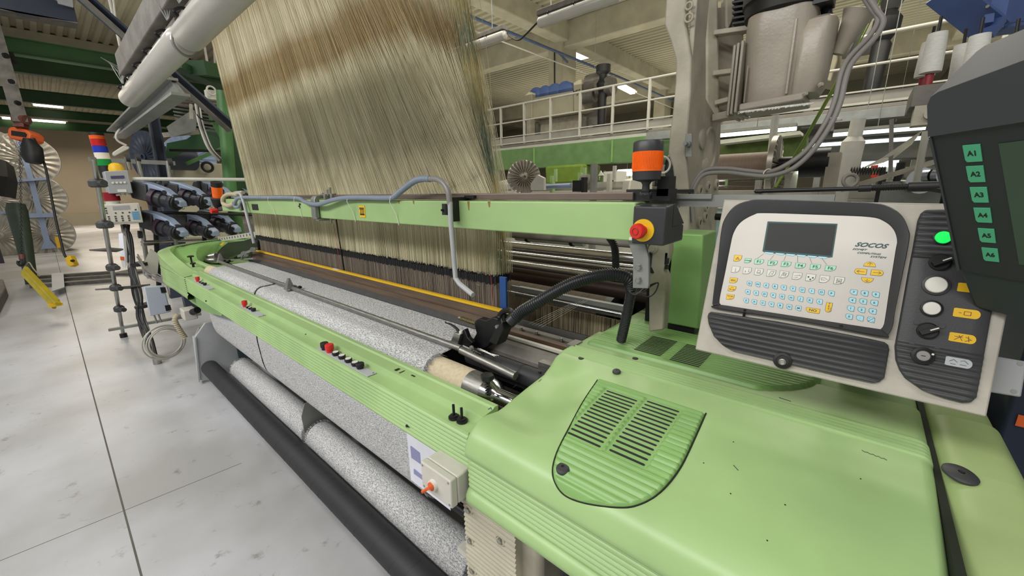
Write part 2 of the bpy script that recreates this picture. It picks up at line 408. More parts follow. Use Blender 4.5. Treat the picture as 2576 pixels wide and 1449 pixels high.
# foreground lamp rail with two tubular lamps, top left
pa, pb = Y(296, 172, .44), Y(420, 0, .44)
rz = (pa.z+pb.z)/2+.02
ONE('lamp_trunking', 'wide dusty grey metal trunking above the tubular lamps, top left', 'beam',
    MB().box(((pa.x-.3)/2-.25, .52, rz+.05), (abs(pa.x)-.5, .12, .12)), 'galv', bevel=.006)
def tubelamp(x0, x1, y_, z_, r, label, grp, m='lampglass', clips=5, holders=2):
    t = T('tubular_lamp', label, 'lamp', ((x0+x1)/2, y_, z_), grp)
    pr = [(r*.55, 0), (r*.85, .012), (r, .035), (r, abs(x1-x0)-.035), (r*.85, abs(x1-x0)-.012), (r*.55, abs(x1-x0))]
    O('diffuser', MB().lathe((x0, y_, z_), (1, 0, 0), pr, 28), m, t)
    O('lamp_rail', MB().box(((x0+x1)/2, y_+.2*r, z_+r+.012), (x1-x0-.04, .05, .024)), 'galv', t)
    for k in range(clips):
        xx = x0+(x1-x0)*(k+.5)/clips
        O('clip', MB().tube([(xx, y_-r*.9, z_+r*.5), (xx, y_-r*1.1, z_+r*.75), (xx, y_-r*.7, z_+r*1.05), (xx, y_-r*.3, z_+r*1.1)], .006, 6, smooth=4), 'blackmet', t)
    return t
LZ = 2.31
t = tubelamp(-3.72, -2.16, .5, LZ, .053, 'grey tubular lamp hanging farther out over the aisle, top left', 'tubular lamps over the aisle')
t = tubelamp(-2.12, -.64, .5, LZ-.01, .053, 'grey tubular lamp nearer the harness, cut by the top edge', 'tubular lamps over the aisle')
w_ = MB()
for x_ in (-3.6, -2.22, -2.0):
    for k in range(4):
        w_.tube([(x_+.01*k, .47, LZ+.07), (x_-.02+.02*k, .45+.01*k, LZ+.14), (x_+.03*k-.04, .44-.015*k, LZ+.19)], .0022, 5, smooth=4)
w_.ring((-2.16, .5, LZ-.02), (1, .3, 0), .045, .006)
w_.tube([(x_, .5, LZ+.07) for x_ in (-3.6, -2.2)], .004, 5)
w_.cyl((-3.55, .5, LZ+.06), (-3.55, .5, rz), .004).cyl((-2.4, .5, LZ+.06), (-2.4, .5, rz), .004).cyl((-1.4, .5, LZ+.06), (-1.4, .5, rz), .004)
t = T('lamp_wire', 'twisted wires and cable loops tying the tubular lamps', 'wire', (-2.16, .5, LZ))
O('wires', w_, 'zinc', t, kind='stuff')
# lamps under the roof near the column
def hung(pa_, pb_, y_, label, r=.075):
    a, b = Y(*pa_, y_), Y(*pb_, y_); z_ = (a.z+b.z)/2
    t = tubelamp(a.x, b.x, y_, z_, r, label, 'unlit tube lamps near the concrete column', 'lampglass', 3)
    O('lamp_housing', MB().box(((a.x+b.x)/2, y_, z_+r+.03), (b.x-a.x, .12, .07)), 'galv', t, bevel=.008)
    O('chain', MB().cyl((a.x+.2, y_, z_+r), (a.x+.2, y_, 6.37), .008, n=6).cyl((b.x-.3, y_, z_+r), (b.x-.3, y_, 6.37), .008, n=6), 'zinc', t)
    return a, b, z_
a1, b1, z1 = hung((1356, 58), (1560, -14), 5.0, 'unlit tube lamp hanging in front of the concrete column')
a2, b2, z2 = hung((1060, 152), (1272, 98), 5.6, 'unlit tube lamp partly behind the harness cords')
ONE('lamp_cable', 'black cable sagging between the two unlit tube lamps', 'cable', MB().tube([Y(1276, 84, 5.6), Y(1290, 96, 5.5), Y(1306, 100, 5.4), Y(1325, 84, 5.2), Y(1352, 56, 5.0)], .014, 6, smooth=8), 'black')
a, b = Y(1195, 46, 6.2), Z(1680, 246, 5.0)
ONE('blue_pipe', 'long blue pipe crossing under the roof past the column', 'pipe', MB().tube([Z(1120, 15, 5.3), Z(1405, 132, 5.3), Z(1560, 195, 5.3), Z(1740, 274, 5.3)], .035, 10).cyl(Z(1405, 132, 5.3), Z(1405, 132, 5.3)+V((-.3, .9, .0)), .03), 'bluepipe')
ONE('conduit', 'thin pale conduit running below the blue pipe', 'pipe', MB().tube([Z(1100, 42, 5.1), Z(1407, 159, 5.1), Z(1552, 213, 5.1), Z(1700, 275, 5.1)], .018, 8), 'railgrey')
p = D(1577, 224, 11)
t = T('roof_lamp', 'lit warm tube lamp seen past the walkway handrail', 'lamp', p)
O('tube', MB().bar(Z(1560, 215, 4.4), Z(1592, 232, 4.4), .14, .1), 'lit', t); O('lamp_housing', MB().bar(Z(1556, 213, 4.5), Z(1596, 233, 4.5), .16, .06), 'railgrey', t)
cab = MB().cyl(D(1400, 215, 15.5), D(1398, 90, 15.2), .02, n=6)
ONE('column_cable', 'dark cable running up the face of the concrete column', 'cable', MB().tube([(-7.66, 10.85, 2.4), (-7.6, 10.85, 4.2), (-7.62, 10.85, 5.7)], .018, 6), 'black')
# ================================================================ walkway, distant machines
WY = 8.0
t = T('walkway', 'raised steel walkway with pale handrails behind the loom', 'walkway', (-3, WY, 2.1))
zf = Y(1280, 366, WY).z
O('deck', MB().box((-1.5, WY+.6, zf-.02), (15, 1.2, .05)), 'walk', t)
O('toe_board', MB().box((-1.5, WY, zf+.10), (15, .01, .15)), 'walk', t)
O('edge_channel', MB().box((-1.5, WY-.03, zf-.09), (15, .05, .07)).box((-1.5, WY-.02, zf+.20), (15, .02, .02)).box((-1.5, WY-.06, zf+.03), (15, .02, .03)), 'railgrey', t)
zr = Y(1260, 271, WY).z
O('top_rail', MB().cyl((-9, WY, zr), (6, WY, zr), .024, n=10), 'railgrey', t)
O('middle_rail', MB().cyl((-9, WY, (zf+zr)/2+.08), (6, WY, (zf+zr)/2+.08), .018, n=10), 'railgrey', t)
for px_, py_ in ((1261, 330), (1319, 330), (1385, 320), (1459, 300), (1541, 290), (1633, 260), (1820, 250)):
    x_ = Y(px_, py_, WY).x
    O('railing_post', MB().box((x_, WY, (zf+zr)/2), (.045, .05, zr-zf)), 'railgrey', t)
for x_ in (1.0, 2.4, 3.8):
    O('railing_post', MB().box((x_, WY, (zf+zr)/2), (.045, .05, zr-zf)), 'railgrey', t)
# green beam under the walkway, and its twin edge
a, b = Y(1280, 378, 7.9), Y(1285, 427, 7.9)
t = T('green_portal_beam', 'deep green painted beam carrying the walkway behind the harness', 'beam', (a.x, 7.9, b.z))
O('web', MB().box(((a.x-3)/2+.1, 7.88, (a.z+b.z)/2), (-3.2-a.x+1.3, .2, a.z-b.z)), 'green_old', t, bevel=.01)
O('stiffener', MB().box((a.x+.9, 7.77, (a.z+b.z)/2), (.03, .03, (a.z-b.z)*.9)).box((a.x+2.9, 7.77, (a.z+b.z)/2), (.03, .03, (a.z-b.z)*.9)), 'green_dark', t)
ONE('walkway_post', 'beige steel post standing under the walkway behind the portal beam', 'post', MB().box((-7.6, 8.1, zf/2-.05), (.2, .2, zf-.1)), 'beige_mach')
# jacquard head on the walkway
JY = 9.4
def jrect(y_, p0, p1, d, mb=None):
    mb = mb or MB(); a, b = Y(*p0, y_), Y(*p1, y_)
    return mb.box(((a.x+b.x)/2, y_+d/2, (a.z+b.z)/2), (abs(b.x-a.x), d, abs(a.z-b.z)))
p = Y(1400, 320, JY)
t = T('jacquard_head', 'cream jacquard machine with blue domed covers on the walkway', 'machine', p)
O('body', MB().prism([Y(*q, JY) for q in ((1338, 247), (1443, 228), (1443, 282), (1338, 299))][::-1], (0, 1.1, 0)), 'beige_mach', t, bevel=.01)
O('end_housing', MB().prism([Y(*q, JY-.06) for q in ((1442, 208), (1454, 200), (1463, 198), (1463, 275), (1443, 282))], (0, 1.3, 0)), 'beige_mach', t, bevel=.02)
O('end_housing', MB().prism([Y(*q, JY-.06) for q in ((1317, 242), (1330, 230), (1338, 232), (1338, 304), (1319, 302))], (0, 1.3, 0)), 'beige_mach', t, bevel=.02)
for k, (xx, yy) in enumerate(((1350, 243), (1373, 239), (1397, 234), (1423, 229))):
    c = Y(xx, yy+3, JY+.2)
    O('dome_cover', MB().lathe(c-ey*.1, (0, 1, 0), [(.001, 0), (.2, .01), (.26, .04), (.26, .9), (.2, .95)], 24), 'bluebeam', t)
O('gearbox', MB().cyl(Y(1480, 215, JY+.1), Y(1480, 215, JY+.1)+ex*.45, .24).cyl(Y(1505, 222, JY), Y(1505, 222, JY)+ex*.4, .22).cyl(Y(1470, 245, JY), Y(1470, 245, JY)+ex*.3, .16), 'galv', t)
O('drive_shaft', MB().lathe(Y(1513, 318, JY-.1), (0, 0, 1), [(.10, 0), (.11, .7), (.09, .75), (.15, .85), (.16, .95), (.09, 1.05), (.09, 1.15), (.17, 1.2), (.17, 1.35)], 16), 'black', t)
O('side_panel', MB().box(Y(1480, 275, JY+.5), (.9, .03, .8)), 'walk', t)
O('frame', jrect(JY+.3, (1340, 305), (1460, 338), .6).box(Y(1335, 320, JY), (.15, .2, .5)), 'casting', t)
c = Y(1451, 232, JY-.07)
text('lettering', 'MJ5', c, ex, -ez, .15, 'ink', t, n=-ey)
O('leg', MB().box((Y(1340, 330, JY).x, JY+.2, zf+.3), (.12, .12, .8)).box((Y(1462, 320, JY).x, JY+.2, zf+.3), (.12, .12, .8)), 'galv', t)
# second head at the right
p = Y(2085, 120, 9.4)
t = T('jacquard_head', 'grey jacquard drive end hanging over the walkway behind the motor', 'machine', p)
O('body', MB().prism([Y(*q, 9.4) for q in ((2030, 60), (2108, 60), (2108, 150), (2090, 205), (2030, 190))], (0, 1, 0)), 'beige_mach', t, bevel=.02)
O('motor', MB().cyl(Y(2112, 78, 9.2), Y(2112, 78, 9.2)+V((.5, 0, 0)), .2).cyl(Y(2125, 105, 9.2), Y(2125, 105, 9.2)+V((.5, 0, 0)), .26), 'walk', t)
O('drive_shaft', MB().lathe(Y(2175, 290, 8.9), V((.05, 0, 1)), [(.10, 0), (.12, 1.0), (.09, 1.05), (.17, 1.2), (.17, 1.35), (.09, 1.45), (.15, 1.6), (.15, 1.8)], 16), 'black', t)
text('lettering', 'MJ5', Y(2087, 100, 9.38), ex, -ez, .19, 'ink', t, n=-ey)
O('leg', MB().box((Y(2060, 100, 9.6).x, 9.7, zf+.9), (.15, .15, 1.9)), 'galv', t)
# fluorescent lamps of the loom row behind
def rowlamp(p0, p1, y_, label, m='litgreen', h=.10):
    a, b = Y(*p0, y_), Y(*p1, y_); z_ = (a.z+b.z)/2
    t = T('row_lamp', label, 'lamp', (a+b)/2, 'lit lamps over the looms behind')
    O('tube', MB().cyl((a.x, y_, z_), (b.x, y_, z_), h/2, n=12), m, t)
    O('reflector', MB().prism([(a.x, y_-.06, z_+.03), (a.x, y_, z_+.07), (a.x, y_+.06, z_+.03), (a.x, y_, z_+.05)], (b.x-a.x, 0, 0)), 'duct', t)
    O('hanger', MB().cyl(((a.x+b.x)/2, y_, z_), ((a.x+b.x)/2, y_, 2.55 if y_ > 8 and y_ < 9.2 else 6.37), .005, n=6), 'zinc', t)
rowlamp((1812, 342), (2004, 322), 6.5, 'long bright tube lamp right of the white casting under the walkway', 'litgreen', .05)
rowlamp((2095, 344), (2330, 316), 7.4, 'thin lit lamp line under the walkway at right, upper one', 'litcyan', .05)
rowlamp((2020, 376), (2340, 336), 7.7, 'thin lit lamp line under the walkway at right, lower one', 'litcyan', .05)
rowlamp((2098, 410), (2262, 399), 9.0, 'bright lamp over the pale cyan cloth loom', 'litcyan', .22)
rowlamp((2205, 391), (2270, 387), 10.5, 'small bright lamp just above the cyan loom lamp', 'litcyan', .16)
rowlamp((1555, 436), (1600, 432), 9.0, 'lit lamp seen left of the orange signal lamp', 'litgreen', .15)
rowlamp((2010, 425), (2050, 424), 10, 'short glowing lamp beside the wound beam flange', 'litgreen', .2)
rowlamp((1476, 445), (1500, 444), 10, 'short glowing lamp under the portal beam', 'litgreen', .2)
# dark ducts under walkway
t = T('air_duct', 'dark grey air duct boxes beneath the walkway at right', 'duct', Y(2150, 340, 8.3))
O('duct_body', MB().box((1.2, 8.6, Y(2150, 318, 8.3).z-.25), (7.2, .9, .5)), 'duct', t)
O('cable_tray', MB().box((0.8, 7.6, Y(2100, 305, 7.6).z), (8, .25, .06)).box((.8, 7.5, Y(2100, 298, 7.6).z), (8, .02, .12)), 'zinc', t)
ONE('olive_machine', 'olive green machine under the walkway beside the wound beam', 'machine', MB().prism([Y(*q, 7.0) for q in ((1812, 362), (2028, 338), (2030, 420), (1812, 425))], (0, .3, 0)).box((Y(1900, 400, 7.2).x, 7.2, .8), (.5, .2, 1.6)), 'olive_dark')
ONE('green_machine_hood', 'bright green hood of a loom seen under the portal beam', 'hood', MB().prism([Y(*q, 7.6) for q in ((1370, 418), (1466, 412), (1462, 455), (1450, 462), (1372, 464))], (0, .8, 0)), 'strap', bevel=.05)
ONE('pale_shelf', 'pale strip below the long tube lamp right of the casting', 'panel', MB().prism([Y(*q, 6.7) for q in ((1812, 352), (2012, 329), (2014, 338), (1812, 362))], (0, .4, 0)), 'offwhite')
# wound warp beam, brown, behind right
by = 3.1
a, b = Y(1795, 421, by), Y(1938, 415, by); zc = (a.z+b.z)/2; r_ = (Y(1870, 388, by)-Y(1870, 452, by)).length/2
t = T('warp_beam', 'brown wound warp beam with ribbed metal flange right of the casting', 'yarn beam', (b.x, by, zc))
O('wound_yarn', MB().cyl((a.x, by, zc), (b.x, by, zc), r_, n=40), 'beamyarn', t)
def flange(c, d, r1, m='flange', parent=None, n=24, thick=.03):
    d = V(d).normalized(); mb = MB(); u, w_ = mb.frame(d); c = V(c); rows = []
    N = n*4
    for rr, dd in ((r1*.16, .02), (r1*.3, .012), (r1*.6, .010), (r1*.9, .008), (r1*.97, .0)):
        row = []
        for k in range(N):
            a_ = 2*math.pi*k/N; h = (1 if (k % 4) in (0, 1) else -1)*dd if .2*r1 < rr < .95*r1 else dd
            row.append(c+(u*math.cos(a_)+w_*math.sin(a_))*rr+d*(h+thick/2))
        rows.append(row)
    o = len(mb.v); mb.grid(rows, True); mb.lathe(c, d, [(r1*.97, thick/2), (r1, thick/2), (r1, -thick/2), (r1*.1, -thick/2)], N, False)
    mb.lathe(c, d, [(r1*.16, thick/2), (r1*.16, .06), (r1*.08, .065), (r1*.07, .02), (.0001, .02)], 24)
    return O('flange', mb, m, parent)
flange((b.x+.02, by, zc), (1, 0, 0), r_*2.15, parent=t)
O('journal', MB().cyl((b.x, by, zc), (b.x+.32, by, zc), .045).cyl((b.x+.16, by, zc), (b.x+.3, by, zc), .085), 'blackmet', t)
O('stand', MB().box((b.x+.32, by, zc-.5), (.06, .16, 1.1)).box((b.x+.32, by, .35), (.1, .3, .7)), 'casting', t)
# other small flange behind the harness
c = Y(1318, 445, 4.6)
t = T('warp_beam', 'small dark warp beam end with radial ribs beside the harness edge', 'yarn beam', c)
flange(c, (.75, -.66, 0), .24, parent=t, thick=.02)
O('wound_yarn', MB().cyl(c, c+V((-.75, .66, 0))*.8, .15), 'beamyarn', t)
O('bracket', MB().prism([Y(*q, 4.5) for q in ((1335, 462), (1352, 440), (1368, 448), (1368, 478), (1335, 478))], (0, .05, 0)).box((Y(1352, 470, 4.55).x, 4.55, .75), (.12, .08, 1.55)), 'railgrey', t)
# distant looms under the walkway
def far_loom(x0, x1, y_, ztop, label, body='beige_mach', cloth='beamyarn', seed=1, drop=0):
    rnd = random.Random(seed); t = T('background_loom', label, 'loom', (x0, y_, 0), 'looms standing behind')
    for x_ in (x0, x1): O('side_frame', MB().prism([(x_, y_-.5, 0), (x_, y_-.55, .8), (x_, y_-.3, ztop), (x_, y_+.5, ztop+.1), (x_, y_+.6, 0)], (.12, 0, 0)), body, t, bevel=.02)
    O('front_beam', MB().box(((x0+x1)/2, y_-.5, .95), (x1-x0, .14, .12)), 'green', t)
    O('cloth_roll', MB().cyl((x0+.1, y_-.25, .75), (x1, y_-.25, .75), .16, n=24), cloth, t)
    O('top_beam', MB().box(((x0+x1)/2, y_-.15, ztop-.08), (x1-x0, .12, .12)).box(((x0+x1)/2, y_+.3, ztop-.25), (x1-x0, .1, .06)), 'railgrey', t)
    O('warp_sheet', MB().box(((x0+x1)/2, y_+.1, ztop-.45), (x1-x0-.2, .04, .6)), cloth, t)
    for k in range(6):
        x_ = x0+(x1-x0)*(k+.3+rnd.random()*.4)/6
        O('arm', MB().box((x_, y_-.3, ztop-.05), (.05, .08, .25+rnd.random()*.2)).cyl((x_+.1, y_-.35, ztop), (x_+.1, y_-.35, ztop+.2), .03, n=8), rnd.choice(['steel', 'offwhite', 'blackmet', 'green', 'offwhite']), t)
    for k in range(3):
        O('rail', MB().cyl((x0, y_-.45+.12*k, ztop-.32+.1*k), (x1, y_-.45+.12*k, ztop-.32+.1*k), .02, n=8), 'steel', t)
far_loom(-5.6, -2.7, 5.9, 1.80, 'loom behind the harness, below the portal beam', body='offwhite', cloth='white', seed=3)
ONE('grey_post', 'round grey post with bands under the portal beam', 'post', MB().cyl((Y(1495, 440, 5).x, 5, 0), Y(1495, 412, 5), .05, n=14), 'zinc')
t = T('white_cabinet', 'white machine cabinet with dark slots seen left of the orange signal lamp', 'cabinet', Y(1530, 470, 6.5))
O('body', MB().prism([Y(*q, 6.5) for q in ((1518, 432), (1550, 430), (1550, 480), (1518, 482))], (0, .4, 0)).prism([Y(*q, 6.4) for q in ((1590, 440), (1616, 438), (1616, 476), (1590, 478))], (0, .4, 0)), 'white', t)
O('slots', MB().prism([Y(*q, 6.48) for q in ((1527, 442), (1542, 441), (1542, 447), (1527, 448))], (0, .02, 0)).prism([Y(*q, 6.48) for q in ((1527, 454), (1542, 453), (1542, 461), (1527, 462))], (0, .02, 0)), 'ink', t)
ONE('warning_triangle', 'small white triangle sign below the portal beam', 'sign', MB().prism([Y(*q, 6.4) for q in ((1511, 429), (1518, 441), (1505, 442))], (0, .02, 0)), 'white')
t = T('cloth_winder', 'black bracketed winder end with pale blue tube below the portal beam', 'machine part', Y(1450, 470, 5.2))
O('tube', MB().cyl(Y(1368, 470, 5.2), Y(1436, 467, 5.2), .035, n=14), 'paleblue', t)
O('bracket', MB().box(Y(1455, 468, 5.2), (.14, .1, .16)).box(Y(1470, 466, 5.2), (.05, .1, .22)), 'blackmet', t)
O('motor', MB().lathe(Y(1462, 458, 5.3), (1, 0, 0), [(.04, 0), (.11, .03), (.11, .12), (.04, .15)], 16), 'galv', t)
t = T('hand_wheel', 'white rimmed hand wheel beside the side frame post', 'wheel', Y(1668, 415, 3.2))
O('rim', MB().ring(Y(1668, 415, 3.2), (.8, -.6, 0), .06, .008), 'white', t)
O('stand', MB().cyl((Y(1668, 415, 3.3).x, 3.3, 0), Y(1668, 415, 3.3), .03, n=10), 'casting', t)
O('dark_disc', MB().cyl(Y(1684, 425, 3.4), Y(1690, 425, 3.4), .12, n=20), 'blackmet', t)
far_loom(-1.6, 1.4, 5.2, 1.66, 'pale loom behind the wound brown beam', body='offwhite', cloth='cyan', seed=4)
far_loom(.2, 3.4, 9.3, 1.95, 'loom with pale cyan cloth far behind the console', body='offwhite', cloth='cyan', seed=5)
far_loom(-5.5, -1.2, 9.6, 1.9, 'farthest loom row behind the signal lamp', body='offwhite', seed=6)
# creel details at right under the walkway
ONE('white_bobbin_post', 'white cylindrical filter post standing behind the console', 'post', MB().lathe(Y(2110, 470, 4.6)-ez*.75, (0.04, 0, 1), [(.05, 0), (.05, .75), (.075, .8), (.08, 1.12), (.05, 1.16), (.05, 1.3)], 20), 'offwhite')
t = T('small_signal_tower', 'tiny red and green signal tower behind the console', 'lamp', Y(2200, 440, 6))
for k, (m_, yy) in enumerate((('red', 421), ('green_dark', 431), ('red', 441))): O('lens', MB().cyl(Y(2200, yy+5, 6), Y(2200, yy-5, 6), .03, n=12), m_, t)
O('stem', MB().cyl((Y(2200, 446, 6).x, 6, 0), Y(2200, 446, 6), .02, n=8), 'zinc', t)
sp = MB(); pts = []
for k in range(260):
    q = k/260; c = Y(2140+90*q, 430, 4.4); a_ = q*26*math.pi*1.0
    pts.append(c+V((0, math.cos(a_)*.03, math.sin(a_)*.03)))
ONE('coiled_cord', 'thin black coiled cord stretched behind the console', 'cord', sp.tube(pts, .004, 5), 'black')
# thin yarns converging to the creel
for k in range(9):
    a, b = Y(2318-3*k, 330+4*k, 2.8+.1*k), Y(2165+7*k, 425-2*k, 5.0)
    ONE('weft_thread', 'thin white thread running down from the cone creel', 'thread', MB().tube([a, (a+b)/2-ez*.02, b], .0028, 4), 'white', group='threads from the cone creel')
for k, (p0, p1, m_) in enumerate((((2300, 480), (2330, 330), 'railgrey'), ((1950, 395), (1951, 290), 'railgrey'), ((2155, 440), (2165, 375), 'cablegrey'), ((2240, 450), (2243, 300), 'cablegrey'))):
    ONE('standing_rod', ('pale slanting rod beside the monitor', 'pale vertical post right of the motor', 'thin hanging hose behind the console', 'thin dark cord hanging from the walkway')[k], 'rod', MB().cyl(Y(*p0, (3.2, 5, 5, 4)[k]) if k != 1 else (Y(*p0, 5).x, 5, 0), Y(*p1, (3.2, 5, 5, 4)[k]), (.016, .035, .02, .012)[k], n=8), m_)
c = Y(2305, 455, 3.5)
t = T('chrome_guide', 'shiny metal guide wheels behind the console beside the monitor', 'machine part', c)
O('wheel', MB().cyl(c, c+V((.02, -.06, 0)), .075).cyl(c+V((.1, -.05, .03)), c+V((.12, -.12, .03)), .055), 'chrome', t)
O('bracket', MB().box((c.x, c.y+.08, c.z/2), (.30, .05, c.z)), 'zinc', t); O('arm', MB().bar(c+V((-.35, 0, -.05)), c+V((.2, .02, .16)), .04, .03), 'casting', t)
# the cone creel at upper right
CY = 2.3
rail_a, rail_b = Y(2290, 250, CY), Y(2430, 226, CY)
t = T('creel_rail', 'dark grey rail carrying yarn cones beside the monitor', 'rail', rail_a)
O('channel', MB().box((rail_a.x+.45, CY+.09, rail_a.z), (.9, .30, .075)), 'galv', t, bevel=.004)
O('clamp', MB().box((rail_a.x+.06, CY-.02, rail_a.z-.07), (.09, .09, .07)).cyl((rail_a.x+.06, CY-.09, rail_a.z-.07), (rail_a.x+.06, CY-.04, rail_a.z-.07), .018), 'casting', t)
def cone(ptop, pbot, y_, label, r0=.031, r1=.027, holder=True):
    a, b = Y(*pbot, y_), Y(*ptop, y_)
    t = T('yarn_cone', label, 'yarn cone', a, 'white yarn cones on the creel')
    L = (b-a).length
    O('yarn', MB().lathe(a, b-a, [(r0*.5, 0), (r0, .004), (r0*1.02, .02), (r1*1.05, L-.02), (r1, L), (r1*.4, L)], 32), 'cone', t)
    O('tube', MB().cyl(a-(b-a).normalized()*.085, a+(b-a).normalized()*.01, .013), 'maroon', t)
    O('spindle', MB().cyl(a, b+(b-a).normalized()*.055, .005, n=8), 'blackmet', t)
cone((2360, 83), (2339, 186), CY, 'white yarn cone on the creel, leftmost and nearest')
cone((2343, 105), (2324, 196), CY+.16, 'white yarn cone just behind the leftmost one')
cone((2466, 88), (2448, 186), CY, 'white yarn cone with a dark post before it')
cone((2425, 112), (2412, 204), CY+.18, 'dimmer white yarn cone left of the dark post')
cone((2556, 92), (2540, 190), CY, 'white yarn cone at the right edge above the monitor')
ONE('creel_post', 'dark steel post standing between the yarn cones', 'post', MB().bar(D(2463, 45, 2.0), D(2447, 215, 2.0), .03, .03).cyl((D(2447, 215, 2.0).x, D(2447, 215, 2.0).y, 0), D(2447, 215, 2.0), .02), 'blackmet')
# blue steel frame at the top right corner
t = T('blue_crossbeam', 'blue painted steel beam in the top right corner', 'beam', D(2510, 30, 1.7))
pl = [D(2395, -20, 1.75), D(2484, 62, 1.75), D(2500, 82, 1.75), D(2600, 40, 1.9), D(2640, -40, 1.9)]
O('web', MB().prism([D(2385, -20, 1.9), D(2490, 62, 1.9), D(2600, 50, 1.9), D(2600, -30, 1.9)], CF*.03), 'bluebeam', t)
O('lower_flange', MB().bar(D(2370, -20, 1.82), D(2494, 78, 1.82), .14, .012, up=-CR*.6+CU).bar(D(2494, 80, 1.82), D(2640, 60, 1.82), .16, .012), 'bluebeam', t)
O('channel_post', MB().bar(D(2500, 78, 1.78), D(2520, -20, 1.78), .05, .03).bar(D(2484, 60, 1.76), D(2487, 38, 1.76), .03, .02).bar(D(2478, 92, 1.77), D(2510, 52, 1.77), .05, .03), 'bluebeam', t)
O('bolt', MB().cyl(D(2484, 16, 1.72), D(2484, 16, 1.8), .006), 'steel', t)
# ================================================================ the loom: front
XL, XR = -4.12, -1.12
def ribs(y0, z0, z1, n, dep=.006, seg=6, out=-1):
    pts = []
    for k in range(n):
        for j in range(seg):
            t_ = (k+j/seg)/n; pts.append((y0+out*dep*abs(math.sin(math.pi*j/seg)), z0+(z1-z0)*t_))
    pts.append((y0, z1)); return pts
prof = [(.70, .895), (.664, .895)]+ribs(.662, .900, 1.022, 8)+[(.664, 1.03), (.703, 1.03), (.712, 1.034), (.722, 1.053), (.765, 1.058), (.772, 1.063), (.788, 1.063), (.788, 1.045), (.76, 1.035), (.73, 1.015), (.69, 1.0)]
t = T('breast_beam', 'long light green breast beam with ribbed front running along the loom', 'beam', (-2.5, .66, .9))
O('ribbed_profile', MB().prism([(-4.22, y_, z_) for y_, z_ in prof], (4.22-.752, 0, 0)), 'green', t, sharp=25)
O('hole_plug', MB().cyl((-1.05, .699, .935), (-1.05, .652, .935), .005, n=10).cyl((-3.6, .699, .93), (-3.6, .652, .93), .005, n=10), 'ink', t)
O('scuff_mark', MB().box((-1.22, .742, 1.0572), (.012, .02, .0006)).box((-1.19, .742, 1.0572), (.004, .025, .0006)).box((-1.13, .748, 1.0577), (.02, .006, .0006)).box((-1.95, .712, 1.0355), (.005, .01, .002)).box((-1.6, .712, 1.0355), (.005, .006, .002)), 'ink', t)
# control strips with buttons
def strip(px0, px1, label, kind):
    a, b = Z(*px0, 1.033), Z(*px1, 1.033)
    x0, x1 = a.x, b.x; t = T('button_strip', label, 'control strip', ((x0+x1)/2, .684, 1.031), 'button strips on the breast beam')
    O('plate', MB().box(((x0+x1)/2, .684, 1.0325), (x1-x0, .038, .003)), 'greyplate', t, bevel=.001)
    L = x1-x0
    def btn(f, r, h, m, cap=None):
        c = V((x0+f*L, .684, 1.034)); 
        o = O('button', MB().lathe(c, (0, 0, 1), [(r*.8, 0), (r*.8, h*.35), (r, h*.38), (r, h*.93), (r*.92, h), (.0001, h)], 20), m, t)
        if cap: O('button_cap', MB().cyl(c+ez*h, c+ez*(h+.0015), r*.78), cap, o)
    if kind == 0:
        btn(.10, .017, .032, 'black'); btn(.21, .018, .036, 'red')
        for k in range(4): btn(.335+.125*k, .015, .015, 'ink', 'white')
        btn(.80, .016, .022, 'ink')
    else:
        btn(.2, .015, .038, 'red')
        for k in range(3 if kind == 1 else 2): btn(.34+.12*k, .010, .014, 'ink', 'white')
        btn(.62, .013, .018, 'ink')
    for f in (.02, .98): O('screw', MB().cyl((x0+f*L, .693, 1.034), (x0+f*L, .693, 1.0355), .0035, n=10), 'steel', t)
strip((785, 880), (915, 951), 'longest button strip, with red and white capped buttons, nearest', 0)
strip((592, 770), (648, 797), 'small button strip in the middle of the beam with one red button', 1)
strip((480, 706), (522, 729), 'small button strip at the far left end of the beam', 2)
for k, p in enumerate(((1126, 1050), (1144, 1060))):
    c = Z(*p, 1.045)
    c = V((c.x, .688+.003*k, 1.031))
    t = T('clamp_bolt', ('left', 'right')[k]+' of two black bolts standing on the near end of the breast beam', 'bolt', c, 'black bolts on the breast beam')
    O('washer', MB().cyl(c, c+ez*.006, .017).cyl(c+ez*.006, c+ez*.011, .012), 'black', t)
    O('stud', MB().cyl(c+ez*.011, c+ez*.045, .0042), 'blackmet', t)
# cloth on the take-up tube (two lengths with a slit), steel guide rod, open cloth
RC = V((0, .862, 1.035)); RR = .062
def takeup(x0, x1, r):
    rows = []
    for x_, rr in ((x0, r*.9), (x0+.004, r), (x1-.004, r), (x1, r*.9)):
        pts = []
        pts.append((x_, 1.16, 1.108)); pts.append((x_, .96, 1.102+(rr-r)))
        for k in range(17):
            a_ = R(80)+R(200)*k/16
            pts.append((x_, RC.y+rr*math.cos(a_), RC.z+rr*math.sin(a_)))
        pts += [(x_, .81, .96), (x_, .80, .90)]
        pts += [(x_, y_-.012, z_-.006) for _, y_, z_ in reversed(pts)][:1] if False else []
        rows.append(pts)
    return rows
XS = -2.965
t = T('woven_cloth', 'speckled grey woven cloth spread flat and wrapped over the take-up roller', 'cloth', (-2.6, 1.0, 1.0))
O('left_length', MB().grid(takeup(XL+.02, XS-.03, RR)), 'cloth', t, sharp=60)
O('right_length', MB().grid(takeup(XS+.018, XR-.02, RR)), 'cloth', t, sharp=60)
O('slit_bridge', MB().box((XS-.006, 1.055, 1.1035), (.05, .21, .003)), 'cloth', t)
fr = MB(); rnd = random.Random(5)
for k in range(420):
    a_ = R(70)+R(190)*rnd.random(); L = .012+.03*rnd.random(); c = V((XR-.024, RC.y+RR*math.cos(a_), RC.z+RR*math.sin(a_)))
    d = V((L, (rnd.random()-.5)*.03, (rnd.random()-.5)*.03)); fr.add([c, c+V((0, .0015, 0)), c+d], [(0, 1, 2)])
